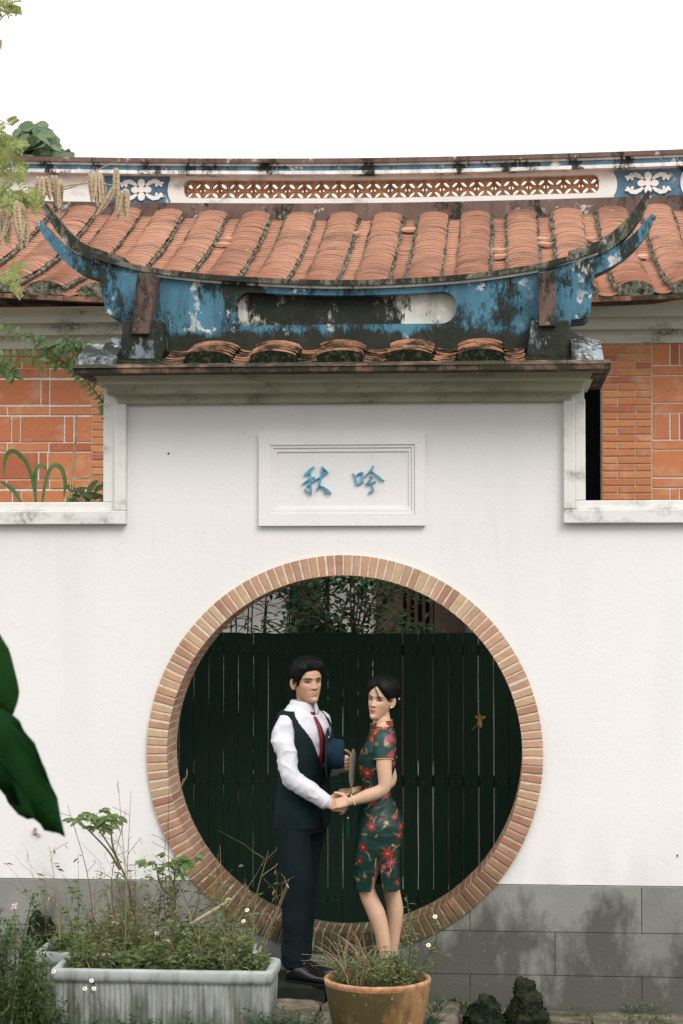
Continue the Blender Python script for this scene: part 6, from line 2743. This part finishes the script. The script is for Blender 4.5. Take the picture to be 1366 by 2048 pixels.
# tall dry stalks, single ones that rise clear of the tangle
ORD = 'first second third fourth fifth sixth seventh eighth ninth tenth eleventh twelfth thirteenth fourteenth'.split()
dry_px = [((190, 1880), (135, 1610)), ((262, 1890), (236, 1560)), ((250, 1885), (262, 1580)), ((310, 1900), (335, 1640)), ((120, 1880), (98, 1690)), ((300, 1890), (230, 1665)), ((350, 1900), (338, 1560)),
          ((505, 1905), (537, 1702)), ((515, 1905), (578, 1758)), ((520, 1910), (556, 1742)), ((525, 1905), (575, 1775)), ((440, 1900), (440, 1690)), ((235, 1890), (252, 1620)), ((290, 1890), (410, 1690))]
for i, ((a, b), (c_, d)) in enumerate(dry_px):
    Y = Yb if i % 2 else TFY + .2
    m = MB()
    A, B = pt(a, b, Y), pt(c_, d, Y)
    P_ = smooth_poly([A, A.lerp(B, .5) + V3((rp.gauss(0, .02), rp.gauss(0, .02), 0)), B], 6)
    m.tube(P_, [.0030 * (1 - .7 * k / (len(P_) - 1)) for k in range(len(P_))], 4, False)
    for q in range(4):
        k = rp.randint(4, len(P_) - 2)
        dd = V3((rp.gauss(0, .7), rp.gauss(0, .4), rp.uniform(.4, 1))).normalized()
        e = P_[k] + dd * rp.uniform(.04, .10)
        m.tube([P_[k], e + V3((rp.gauss(0, .008), 0, 0)), e + dd * .02], .0012, 4, False)
        if rp.random() < .5: m.leaf(e, dd - UP, UP, .028, .009, .5, .3, 2)
    o = m.build('dry_stalk', M['dry'] if i % 3 else M['bark'])
    rank = sorted(range(len(dry_px)), key=lambda q: dry_px[q][1][0]).index(i)
    tag(o, ORD[rank] + ' thin dry branching stalk from the left, rising above the trough weeds', 'stalk', 'dry stalks above the troughs')
m = MB()
P_ = smooth_poly([pt(378, 1850, Yb - .12), pt(415, 1828, Yb - .12), pt(448, 1808, Yb - .12), pt(456, 1799, Yb - .12), pt(463, 1801, Yb - .12)], 5)
m.tube(P_, [.0085] * (len(P_) - 3) + [.008, .007, .004], 8)
tag(m.build('bare_stick', M['stick'], None, True), 'pale bent bare stick poking out of the trough weeds', 'stick')
# dry twig sprouting from the ring
m = MB()
Q = [pt(357, 1592, .1), pt(364, 1570, .1), pt(373, 1553, .1), pt(374, 1538, .1)]
m.tube(smooth_poly(Q, 4), .0035, 5, False)
m.tube(smooth_poly([pt(362, 1577, .1), pt(366, 1560, .08), pt(372, 1556, .1)], 4), .002, 4, False)
tag(m.build('dry_twig', M['dry']), 'small dry twig sprouting from the left of the brick ring', 'twig')


def daisy(p, lab, r_=.0105, mat='petal'):
    t = thing('daisy', lab, 'flower', tuple(p), 'white daisies' if mat == 'petal' else None)
    m = MB()
    n3 = V3((rp.gauss(0, .3), -.8, .7)).normalized()
    a1 = n3.orthogonal().normalized(); a2 = n3.cross(a1)
    for k in range(6 if mat == 'petal' else 4):
        an = k * 6.283 / (6 if mat == 'petal' else 4)
        d = a1 * math.cos(an) + a2 * math.sin(an)
        m.leaf(V3(p) + d * r_ * .2, d, n3, r_, r_ * .75, .15, .1, 2)
    m.build('petals', M[mat], t)
    m = MB()
    ringloft(m, [(V3(p) + n3 * (.0 + .004 * math.sin(i / 4 * 1.57)), a1, a2, .0052 * math.cos(i / 4 * 1.5) + .0002, .0052 * math.cos(i / 4 * 1.5) + .0002, 2) for i in range(5)], 8)
    m.build('flower_centre', M['daisy_eye'], t, True)
    m = MB()
    m.tube(smooth_poly([V3(p) - n3 * .002, V3(p) + V3((rp.gauss(0, .02), .03, -.06)), V3(p) + V3((rp.gauss(0, .03), .05, -.14))], 3), .0012, 4, False)
    m.build('stem', M['stem'], t)


DS = [(107, 1943, TFY - .03, 'white daisy at the left rim corner of the front trough'), (183, 1961, TFY - .06, 'topmost of three white daisies hanging before the front trough'),
      (170, 1977, TFY - .07, 'left lower of three white daisies hanging before the front trough'), (188, 1977, TFY - .06, 'right lower of three white daisies hanging before the front trough'),
      (487, 1842, Yb - .1, 'lower of two white daisies in front of the lower left brick ring'), (494, 1820, Yb - .1, 'upper of two white daisies in front of the lower left brick ring'),
      (314, 1866, Yb - .1, 'lone white daisy in the middle of the rear trough weeds'), (870, 1833, PYc, 'higher white daisy right of the round pot against the bricks'), (857, 1890, PYc - .05, 'lower white daisy above the right rim of the round pot')]
for px, py, Y, lab in DS:
    daisy(pt(px, py, Y), lab)
daisy(pt(28, 1812, -2.3), 'single small pink flower at the left edge', .018, 'petal_pink')

# --- foreground bush, bottom left
rp = random.Random(77)
t = thing('fern_bush', 'dark feathery bush in the lower left corner in front of the troughs', 'bush', tuple(pt(10, 2040, -2.45)))
m = MB(); ms = MB()
for k in range(70):
    Y = rp.uniform(-2.75, -2.3)
    px = rp.uniform(-90, 88)
    A = pt(px, 2120, Y)
    topy = rp.uniform(1765, 1960) + max(0, px - 25) * 1.5
    B = pt(px + rp.uniform(-30, 45), topy, Y + rp.uniform(-.1, .1))
    P_ = smooth_poly([A, A.lerp(B, .6) + V3((rp.gauss(0, .03), 0, .03)), B + V3((rp.gauss(0, .03), 0, -.02))], 6)
    ms.tube(P_, .002, 4, False)
    for i in range(3, len(P_)):
        for q in range(5):
            an = rp.uniform(0, 6.28)
            m.leaf(P_[i] + V3((rp.gauss(0, .008), rp.gauss(0, .008), rp.gauss(0, .008))), (math.cos(an), math.sin(an), rp.uniform(-.3, .5)), UP, rp.uniform(.022, .042), .014, .4, .2, 2)
m.build('foliage', M['leaf_mid'], t)['kind'] = 'stuff'
ms.build('stems', M['stem'], t)['kind'] = 'stuff'
# dark low growth in front of the trough
m = MB()
for k in range(420):
    px = rp.choice([rp.uniform(-20, 130), rp.uniform(500, 640) if k % 3 else rp.uniform(150, 420)])
    A = pt(px, 2075, -2.25 + rp.uniform(-.1, .1)); A.z = pt(px, 2075, -2.25).z
    h = rp.uniform(.04, .20) * (1.0 if px < 130 else .55)
    P_ = stalk(m, A, h, (rp.gauss(0, .25), rp.gauss(0, .2), 0), .3, .0014, 4)
    leaves_on(m, P_, 6, .03, .010)
tag(m.build('ground_weeds', M['leaf_dark']), 'dark low weeds growing up in front of the nearest trough', 'weeds', kind='stuff')

# --- weeds and moss at the foot of the wall, right
rp = random.Random(5)
m = MB()
for (px, py, Y, n_, s_) in ((905, 1998, -.06, 26, .030), (915, 1990, -.05, 16, .026), (880, 2000, -.06, 8, .02), (1150, 2005, -.05, 10, .018), (1255, 2006, -.05, 14, .020), (1275, 2003, -.05, 18, .022), (1300, 2006, -.05, 14, .020), (1320, 2008, -.05, 10, .018),
                            (1230, 2026, -.30, 16, .018), (1260, 2030, -.30, 22, .018), (1300, 2032, -.32, 24, .018), (1330, 2030, -.3, 14, .018), (1170, 2030, -.3, 12, .014), (1010, 2020, -.2, 8, .018), (1345, 2012, -.06, 10, .016)):
    c_ = pt(px, py, Y)
    for k in range(n_):
        a = rp.uniform(0, 6.28)
        p = V3((c_.x + rp.gauss(0, .03), c_.y + rp.gauss(0, .02), .0 + rp.uniform(.0, .02)))
        d = V3((math.cos(a), math.sin(a) * .6, rp.uniform(.2, 1.6)))
        m.leaf(p + UP * rp.uniform(0, s_ * 1.2), d, UP, s_ * rp.uniform(.7, 1.4), s_ * .6, .3, .2, 2)
tag(m.build('wall_foot_weeds', M['leaf_fresh']), 'scattered bright green weeds along the foot of the stone base', 'weeds', kind='stuff')
m = MB()
for (px, py, n_, Y) in ((865, 2040, 60, -.9), (875, 2010, 36, -.8), (858, 2046, 40, -1.0), (600, 2046, 30, -1.0), (575, 2040, 30, -1.05)):
    c_ = pt(px, py, Y)
    for k in range(n_):
        stalk(m, (c_.x + rp.gauss(0, .018), c_.y + rp.gauss(0, .03), c_.z - .03), rp.uniform(.03, .085), (rp.gauss(0, .35), rp.gauss(0, .3), 0), .5, .0016, 3)
tag(m.build('grass_tufts', M['leaf_dark']), 'dark grass tufts beside the round pot', 'grass', kind='stuff')


def rock(name, label, px0, px1, ytop, ybot, Y, dep, seed, peak=.5):
    r = random.Random(seed)
    a, b = pt(px0, ybot, Y), pt(px1, ybot, Y)
    zt_ = pt(px0, ytop, Y).z
    zb0 = -.05
    cx_, hw = (a.x + b.x) / 2, (b.x - a.x) / 2
    m = MB()
    rows = []
    for i in range(12):
        t = i / 11
        k_ = math.sqrt(max(0.001, 1 - t ** 2.2)) if t < 1 else .02
        k_ = k_ * (1 - .25 * t) if seed != 1 else max(.03, (1 - t) ** .62)
        rows.append((V3((cx_ + (peak - .5) * hw * 1.6 * t, Y, zb0 + (zt_ - zb0) * t)), XA, YA, max(.004, hw * k_), max(.004, dep * k_), 2.3))
    ringloft(m, rows, 22)
    me = remesh(m, name, .012, 2)
    wrinkle(me, .030, 8)
    wrinkle(me, .016, 30)
    me.materials.append(M['rock'])
    o = tag(link(name, me), label, 'rock', None)
    fz2 = MB()
    cs, ns = coords(me), normals(me)
    for q in r.sample(range(len(cs)), min(420, len(cs))):
        p, nn = V3(cs[q]), V3(ns[q])
        if p.z < 0: continue
        fz2.leaf(p - nn * .004, nn + V3((r.gauss(0, .6), r.gauss(0, .6), r.gauss(0, .6))), UP + V3((0, -.5, 0)), r.uniform(.010, .024), .007, .3, .2, 2)
    fo = fz2.build('moss_tufts', M['leaf_dark'], o)
    fo['kind'] = 'stuff'
    return o


rock('mossy_rock', 'tall pointed black mossy rock at the foot of the wall', 1006, 1108, 1950, 2075, -.36, .12, 1, .32)
rock('mossy_rock', 'low square black mossy rock beside the pointed one', 926, 1012, 1990, 2075, -.45, .12, 2)
m_ = rock('mossy_rock', 'dark boulder on the ground behind the troughs, by the wall base', 30, 130, 1815, 1960, -.75, .16, 3)

# --- large dark leaf close to the camera, left
LY = -7.4
M['leaf_deep2'] = leafmat('leaf_deep2', (0.007, 0.042, 0.005), (0.010, 0.052, 0.006), amt=.35, rough=.75, spec=.12)
big = thing('broad_leaf_plant', 'foreground plant with two large dark green ragged leaves at the left edge', 'plant', tuple(pt(-100, 1300, LY)))


def blade_leaf(ol, a_px, b_px, Y, mat):
    ma, mb_ = pt(*a_px, Y), pt(*b_px, Y)
    dm = (mb_ - ma).normalized()
    nm2 = dm.cross(YA).normalized()
    def push(p):
        d_ = (p - ma).dot(nm2); al = (p - ma).dot(dm)
        dy_ = abs(d_) * .35 + .25 * al * al + .006 * math.sin(al * 70 + d_ * 30)
        return CAM_P + (p - CAM_P) * ((p.y + dy_ - CAM_P.y) / (p.y - CAM_P.y))
    bmv = bmesh.new()
    vsb = [bmv.verts.new(tuple(pt(x, y, Y))) for x, y in ol]
    bmv.faces.new(vsb)
    bmesh.ops.triangulate(bmv, faces=bmv.faces[:], ngon_method='EAR_CLIP')
    bmesh.ops.subdivide_edges(bmv, edges=bmv.edges[:], cuts=2, use_grid_fill=True)
    for v_ in bmv.verts: v_.co = push(v_.co.copy())
    bmesh.ops.recalc_face_normals(bmv, faces=bmv.faces[:])
    me = bpy.data.meshes.new('blade'); bmv.to_mesh(me); bmv.free()
    me.materials.append(mat)
    me.polygons.foreach_set('use_smooth', [True] * len(me.polygons))
    o = link('blade', me, big)
    sd_ = o.modifiers.new('t', 'SOLIDIFY'); sd_.thickness = .0012
    m = MB(); P_ = [push(ma.lerp(mb_, k / 12)) - YA * .002 for k in range(13)]
    m.tube(P_, [.003 * (1 - k / 13) + .0004 for k in range(13)], 6, False)
    for k in range(1, 12):            # side veins
        for sg in (-1, 1):
            p0 = ma.lerp(mb_, k / 12)
            q0 = [push(p0 + (nm2 * sg + dm * .5) * (.022 * t)) - YA * .0014 for t in (0, .4, .8)]
            m.tube(q0, [.0011, .0008, .0004], 4, False)
    m.build('midrib', mat, o, True)
    return P_[0]


r1 = blade_leaf([(0, 1268), (18, 1298), (28, 1335), (36, 1365), (39, 1385), (36, 1403), (27, 1428), (12, 1436), (-10, 1442), (-60, 1440), (-110, 1410), (-120, 1350), (-90, 1290), (-40, 1258)], (-110, 1290), (26, 1426), LY + .05, M['leaf_deep2'])
r2 = blade_leaf([(-20, 1405), (0, 1415), (26, 1430), (40, 1443), (48, 1462), (70, 1486), (77, 1515), (84, 1540), (101, 1567), (101, 1582), (115, 1595), (120, 1628), (124, 1655), (131, 1675), (117, 1667), (88, 1661), (80, 1648), (74, 1636), (55, 1639), (36, 1629), (16, 1606), (10, 1592), (-4, 1575), (-40, 1560), (-90, 1530), (-120, 1480), (-110, 1430), (-60, 1400)],
                (-100, 1400), (129, 1673), LY, M['leaf_deep'])
for r0_ in (r1, r2):
    m = MB(); m.tube(smooth_poly([r0_, r0_ + V3((-.10, .03, .04)), r0_ + V3((-.18, .1, -.5)), V3((r0_.x - .2, LY + .1, -.03))], 5), .006, 6)
    m.build('stalk', M['stem'], big, True)

# --- feathery tree branch with dry pods, top left
rp = random.Random(15)
BY = -1.4
br_t = thing('pod_branch', 'feathery lime green branch with hanging dry seed pods at the left edge', 'branch', tuple(pt(-120, 420, BY)))
m = MB()
BP = [[(-140, 470), (-60, 420), (10, 402), (60, 394), (100, 384), (150, 372), (180, 350), (205, 335), (228, 326)], [(60, 394), (100, 386), (130, 372), (190, 366), (232, 372)], [(-140, 470), (-80, 300), (-20, 240), (20, 250)],
      [(-140, 470), (-60, 560), (10, 545), (30, 530)], [(-80, 300), (-40, 120), (0, 40), (30, 20)], [(-20, 240), (10, 300), (30, 345)], [(-60, 420), (-10, 430), (30, 402)]]
for b_ in BP:
    P_ = smooth_poly([pt(x, y, BY) for x, y in b_], 5)
    m.tube(P_, [.007 * (1 - .65 * k / (len(P_) - 1)) for k in range(len(P_))], 5, False)
m.build('twig', M['stick'], br_t, True)
m = MB()
# trunk below the frame edge carries the branch
m2 = MB(); m2.tube(smooth_poly([V3((pt(-140, 470, BY).x - .25, BY, -.03)), V3((pt(-140, 470, BY).x - .2, BY, 2.0)), pt(-140, 470, BY), pt(-110, 100, BY), pt(-150, -250, BY)], 6), [.05, .045, .04, .032, .025, .02], 8) if False else None
m2 = MB(); P_ = smooth_poly([V3((pt(-140, 470, BY).x - .25, BY, -.03)), V3((pt(-140, 470, BY).x - .2, BY, 2.0)), pt(-140, 470, BY), pt(-110, 100, BY), pt(-150, -250, BY)], 6)
m2.tube(P_, list(np.interp(np.linspace(0, 1, len(P_)), [0, .5, 1], [.055, .035, .012])), 8)
m2.build('trunk', M['bark'], br_t, True)


def pinnate(m, p, d, L, n=9):
    """one feather: a rachis with paired leaflets"""
    d = V3(d).normalized()
    side = d.cross(V3((rp.gauss(0, .3), -1, rp.gauss(0, .3)))).normalized()
    for k in range(n):
        q = V3(p) + d * (L * (k + 1) / n) - UP * (.25 * L * ((k + 1) / n) ** 2)
        for s_ in (-1, 1):
            m.leaf(q, side * s_ + d * .35, V3((0, -1, .4)), .028 * (1 - .3 * k / n), .013, .1, .1, 2)


for (x0, x1, y0, y1, n_) in ((-40, 18, 248, 296, 16), (-40, 28, 290, 350, 18), (-20, 44, 330, 375, 13), (-20, 62, 374, 396, 15), (40, 68, 386, 400, 6), (-40, 26, 528, 572, 13), (-20, 24, 8, 24, 9), (-20, 14, -10, 8, 7), (-40, 10, 395, 440, 4)):
    for k in range(n_):
        p = pt(rp.uniform(x0, x1), rp.uniform(y0, y1), BY + rp.gauss(0, .06))
        a = rp.uniform(-.9, .9)
        pinnate(m, p, (math.cos(a) * rp.choice((1, 1, -1)), rp.gauss(0, .3), math.sin(a) - .25), rp.uniform(.06, .11), 8)
m.build('leaflets', M['leaf_lime'], br_t)['kind'] = 'stuff'


def pod(p, L, W, lean, twist, curve):
    m = MB()
    n_ = 12
    d = V3((lean, rp.gauss(0, .05), -1)).normalized()
    sd2 = V3((math.cos(twist), math.sin(twist), 0))
    nn = d.cross(sd2)
    vs_, ff = [], []
    for i in range(n_ + 1):
        t = i / n_
        c_ = V3(p) + d * (L * t) + sd2 * (curve * L * t * t)
        w_ = W / 2 * (math.sin(math.pi * min(1, .12 + t * .86)) ** .45)
        if i == 0: w_ *= .25
        b_ = .0018 + .0022 * (i % 2)
        vs_ += [c_ - sd2 * w_, c_ + nn * b_, c_ + sd2 * w_, c_ - nn * b_]
    for i in range(n_):
        for k in range(4):
            k2 = (k + 1) % 4
            ff.append((i * 4 + k, i * 4 + k2, (i + 1) * 4 + k2, (i + 1) * 4 + k))
    m.add(vs_, ff)
    # swollen seeds show through the pod wall
    m.mi = 1
    for i in range(2, n_ - 1, 1):
        c_ = V3(p) + d * (L * (i + .5) / n_) + sd2 * (curve * L * ((i + .5) / n_) ** 2)
        for sg in (-1, 1):
            b0 = len(m.v)
            rr = W * .17
            ring0 = [c_ + nn * sg * .0028 + sd2 * math.cos(q) * rr + d * math.sin(q) * rr for q in np.linspace(0, 6.283, 7)[:-1]]
            m.add(ring0 + [c_ + nn * sg * .0062], [(j, (j + 1) % 6, 6) for j in range(6)])
    m.build('seed_pod', [M['pod'], M['seed']], br_t)


PODS = [(12, 402, 95, 0), (20, 398, 85, .1), (33, 400, 78, -.05), (42, 404, 72, .1), (8, 415, 80, -.1), (28, 410, 92, .15), (46, 412, 84, .2), (16, 430, 64, .0), (38, 420, 84, .05), (-6, 420, 80, 0),
        (84, 352, 62, .0), (92, 352, 50, .1), (104, 350, 64, .05), (112, 350, 68, .1), (120, 358, 62, .05), (126, 365, 66, .0), (76, 352, 60, -.1),
        (179, 346, 60, .0), (187, 342, 66, .05), (194, 338, 76, .05), (200, 344, 72, .1), (204, 350, 58, .1), (191, 346, 70, -.05),
        (233, 335, 70, .0), (243, 380, 52, -.1), (250, 376, 62, -.05), (240, 385, 58, -.15), (228, 372, 64, -.35), (255, 378, 48, .05), (0, 78, 22, 0)]
for (px, py, ln, lean) in PODS:
    p = pt(px, py, BY - .02 + rp.gauss(0, .03))
    pod(p, ln / 404.0, .030 * rp.uniform(1.0, 1.3), lean + rp.gauss(0, .04), rp.gauss(0, .5), rp.gauss(0, .12))

# --- tree beyond the ridge
rp = random.Random(33)
TY = 7.5
tr = thing('tree', 'big leaved tree rising behind the left end of the ridge', 'tree', (pt(60, 700, TY).x, TY, 0))
m = MB()
tp_ = pt(70, 300, TY)
m.tube(smooth_poly([V3((tp_.x - .1, TY, -.03)), V3((tp_.x, TY + .1, 3)), tp_ - UP * .3, pt(64, 255, TY)], 5), list(np.linspace(.14, .03, 16)), 8)
for (px, py) in ((40, 265), (100, 270), (140, 300), (30, 300), (0, 280), (-30, 300)):
    m.tube(smooth_poly([tp_ - UP * .4, tp_.lerp(pt(px, py, TY), .5) - UP * .1, pt(px, py, TY)], 4), .02, 5)
m.build('trunk', M['bark'], tr, True)
m = MB()
lobed = lambda t: (math.sin(math.pi * min(1, t * .92 + .08)) ** .6) * (1 + .18 * math.sin(t * 16))
for k in range(330):
    px = rp.gauss(66, 44); py = rp.uniform(238, 330)
    lim = 232 + abs(px - 66) ** 1.6 * .105
    if py < lim or px > 160: continue
    p = pt(px, py + 8, TY + rp.gauss(0, .25))
    a = rp.uniform(0, 6.28)
    m.leaf(p, (math.cos(a), math.sin(a) * .6, rp.uniform(-.7, .4)), V3((rp.gauss(0, .4), -1, .8)), rp.uniform(.10, .17), rp.uniform(.09, .14), .3, .12, 5, lobed)
m.build('crown', M['leaf_tree'], tr)['kind'] = 'stuff'

# --- twig with paired leaves arching beside the gate roof, left
rp = random.Random(12)
AY = .62
tw = thing('arching_twig', 'arching leafy twig in front of the brick wall, left of the gate roof', 'branch', tuple(pt(215, 815, AY)))
m = MB(); ml = MB()
for b_ in ([(226, 1000), (222, 850), (205, 805), (175, 765), (140, 733), (95, 697), (50, 672), (-20, 655)], [(140, 733), (110, 718), (60, 713), (0, 712), (-30, 712)], [(95, 697), (120, 688), (160, 692)], [(-30, 725), (0, 730), (25, 745), (30, 755)]):
    P_ = smooth_poly([pt(x, y, AY) for x, y in b_], 9)
    m.tube(P_, [.006 * (1 - .7 * k / (len(P_) - 1)) for k in range(len(P_))], 5, False)
    for i in range(8, len(P_), 2):
        for s_ in (-1, 1):
            tdir = (P_[min(i + 1, len(P_) - 1)] - P_[i - 1]).normalized()
            sdv = tdir.cross(YA) * s_
            ml.leaf(P_[i], sdv + tdir * .5 + V3((0, rp.gauss(0, .4), 0)), V3((0, -1, .5)), rp.uniform(.045, .07), .028, .25, .2, 3)
for k in range(60):
    p = pt(rp.uniform(70, 165), rp.uniform(676, 735), AY + rp.gauss(0, .05))
    if p.z < pt(0, 690 + 0, AY).z - .2: continue
    a = rp.uniform(0, 6.28)
    ml.leaf(p, (math.cos(a), rp.gauss(0, .4), math.sin(a)), V3((0, -1, .5)), rp.uniform(.04, .065), .028, .25, .2, 3)
m.build('stem', M['bark'], tw, True)
ml.build('leaves', M['leaf_twig'], tw)['kind'] = 'stuff'


def strap(name, label, pts_list, wpx, Y, mat, cat='plant'):
    t = thing(name, label, cat, tuple(pt(*pts_list[0][0], Y)))
    for b_ in pts_list:
        P_ = smooth_poly([pt(x, y, Y) for x, y in b_], 6)
        m = MB()
        n_ = len(P_)
        vs_, ff = [], []
        for i, p in enumerate(P_):
            w_ = wpx / 340 * (math.sin(math.pi * (.12 + .85 * i / (n_ - 1))) ** .6) / 2
            td = (P_[min(i + 1, n_ - 1)] - P_[max(i - 1, 0)]).normalized()
            sd2 = td.cross(YA).normalized() * .85 + YA * .5
            vs_ += [p - sd2 * w_, p + YA * -.004, p + sd2 * w_]
        for i in range(n_ - 1):
            ff += [(i * 3, i * 3 + 1, i * 3 + 4, i * 3 + 3), (i * 3 + 1, i * 3 + 2, i * 3 + 5, i * 3 + 4)]
        m.add(vs_, ff)
        m.build('leaf', mat, t, True)
    return t


strap('strap_leaf_plant', 'plant with long arching strap leaves growing on the wall top at left', [[(73, 1010), (66, 965), (55, 930), (36, 907), (20, 903), (10, 920), (8, 950)], [(72, 1010), (70, 970), (72, 940), (82, 930), (94, 940)], [(84, 1010), (90, 970), (100, 938), (112, 930), (124, 940), (130, 965), (128, 996)],
      [(44, 1008), (30, 985), (15, 972), (0, 962)]], 11, .17, M['leaf_twig'])
t = thing('dry_grass_stalk', 'two dry upright stalks beside the strap leaved plant on the wall top', 'stalk', tuple(pt(142, 1003, .17)))
for b_ in ([(138, 1010), (143, 950), (150, 880), (155, 800)], [(142, 1010), (148, 940), (153, 870), (152, 825)], [(140, 960), (175, 953), (206, 954)]):
    m = MB(); P_ = smooth_poly([pt(x, y, .17) for x, y in b_], 5); m.tube(P_, .004, 5, False); m.build('stalk', M['stick'], t, True)
t = thing('broad_leaf_plant', 'small plant with glossy oval leaves in the corner of the wall top', 'plant', tuple(pt(175, 1003, .17)))
rp = random.Random(3)
for (px, py, ang) in ((135, 985, .5), (150, 975, .9), (150, 972, 2.2), (168, 980, .3), (175, 975, 1.2), (185, 982, .2), (190, 972, 1.0), (195, 985, 2.6), (160, 992, 2.9), (200, 990, .4), (178, 992, 2.0), (140, 998, .1)):
    m = MB()
    m.leaf(pt(px, py + 12, .17), (math.cos(ang), rp.gauss(0, .3), math.sin(ang) * .7), V3((0, -1, .8)), rp.uniform(.07, .10), .045, .3, .2, 5)
    m.tube([pt(px, py + 12, .17), pt(172, 1012, .17)], .0025, 4, False)
    m.build('leaf', M['leaf_mid'], t, True)

# --- shrubs and bamboo seen over the fence
rp = random.Random(64)
SY = 2.15
t = thing('courtyard_shrub', 'dense dark shrub spilling over the board fence inside the round opening', 'shrub', (pt(690, 1300, SY).x, SY, 0))
m = MB(); ms = MB()
root = V3((pt(690, 1300, SY).x, SY, -.03))
for k in range(30):
    px = min(790, max(592, rp.gauss(690, 62))); py = rp.uniform(1110, 1262)
    E = pt(px, py, SY + rp.gauss(0, .25))
    P_ = smooth_poly([root + V3((rp.gauss(0, .1), rp.gauss(0, .1), .8)), root.lerp(E, .6) + UP * .5, E + V3((rp.gauss(0, .1), 0, -.02)), E + V3((rp.gauss(0, .18), rp.gauss(0, .1), -.08))], 5)
    ms.tube(P_, .006, 4, False)
    for i in range(5, len(P_)):
        for q in range(7):
            a = rp.uniform(0, 6.28)
            p = P_[i] + V3((rp.gauss(0, .05), rp.gauss(0, .05), rp.gauss(0, .04)))
            m.leaf(p, (math.cos(a), math.sin(a) * .6, rp.uniform(-.6, .3)), V3((0, -.6, 1)), rp.uniform(.035, .065), .026, .3, .2, 2)
for (x0, y0, x1, y1) in ((780, 1150, 870, 1205), (740, 1150, 830, 1185), (800, 1255, 900, 1262), (760, 1240, 860, 1262), (820, 1270, 870, 1275)):
    A, B = pt(x0, y0, SY - .6), pt(x1, y1, SY - .6)
    for k in range(30):
        a = rp.uniform(0, 6.28)
        p = A.lerp(B, rp.random()) + V3((0, rp.gauss(0, .05), rp.gauss(0, .02)))
        m.leaf(p, (math.cos(a), math.sin(a) * .5, rp.uniform(-.7, .3)), V3((0, -.6, 1)), rp.uniform(.03, .055), .024, .3, .2, 2)
m.build('foliage', M['leaf_court'], t)['kind'] = 'stuff'
ms.build('branches', M['bark'], t)['kind'] = 'stuff'
t = thing('bamboo_clump', 'thin bladed bamboo over the fence at the upper left of the opening', 'bamboo', (pt(500, 1300, 1.9).x, 1.9, 0))
m = MB(); ms = MB()
for k in range(10):
    px = rp.uniform(445, 585)
    A = V3((pt(px, 1300, 1.9).x + rp.gauss(0, .1), 1.9 + rp.gauss(0, .1), -.03))
    E = pt(px + rp.uniform(-20, 60), rp.uniform(1150, 1235), 1.9)
    P_ = smooth_poly([A, A.lerp(E, .6), E], 7)
    ms.tube(P_, .005, 4, False)
    for i in range(9, len(P_)):
        for q in range(4):
            a = rp.uniform(0, 6.28)
            m.leaf(P_[i], (math.cos(a), math.sin(a) * .5, rp.uniform(-.2, .7)), V3((0, -.6, 1)), rp.uniform(.08, .15), .013, .5, .2, 3)
m.build('foliage', M['leaf_dark'], t)['kind'] = 'stuff'
ms.build('canes', M['leaf_dark'], t)['kind'] = 'stuff'

# --- little things on the wall and fence
t = thing('yellow_leaf', 'yellow three lobed leaf caught on the fence boards at right', 'leaf', tuple(pt(960, 1440, FY - .02)))
c_ = pt(960, 1437, FY - .02)
for ang, L in ((-1.45, .060), (.35, .042), (2.7, .036), (1.75, .036)):
    m = MB(); m.leaf(c_, (math.cos(ang), -.15, math.sin(ang)), (0, -1, .1), L, .020, -.1, .35, 5); m.build('lobe', M['leaf_yellow'], t, True)
m = MB(); m.tube([c_, pt(952, 1452, FY - .03), pt(944, 1460, FY - .02)], .0025, 5, False); m.build('stalk', M['dry'], t, True)
bf = thing('butterfly', 'small brown butterfly resting on the white wall at left', 'butterfly', tuple(pt(72, 1662, -.01)))
M['wing'] = leafmat('wing', (0.30, 0.27, 0.22), (0.45, 0.42, 0.36), amt=.2)
c_ = pt(72, 1668, -.006)
m = MB(); m.leaf(c_, (-.2, -.3, 1), (1, -.6, 0), .042, .038, .05, .05, 4); m.build('wing', M['wing'], bf, True)
m = MB(); m.leaf(c_, (.8, -.3, -.1), (0, -.6, 1), .034, .022, .05, .05, 4); m.build('wing', M['wing'], bf, True)
m = MB(); m.tube([c_ + V3((-.012, -.004, -.003)), c_ + V3((.016, -.004, .002))], [.003, .002], 6); m.build('insect_body', M['bark'], bf, True)
for (px, py, lab) in ((337, 907, 'tiny brown snail shell on the white wall left of the plaque'), (1355, 1711, 'tiny brown snail shell on the white wall at the right edge')):
    c_ = pt(px, py, -.004)
    m = MB()
    ringloft(m, [(c_ + UP * (.012 * (i / 5 - .5)), XA, YA, max(.0006, .0055 * math.sin((i + .4) / 5.8 * math.pi)), max(.0006, .0055 * math.sin((i + .4) / 5.8 * math.pi)), 2) for i in range(6)], 8)
    tag(m.build('snail_shell', M['bark'], None, True), lab, 'snail')
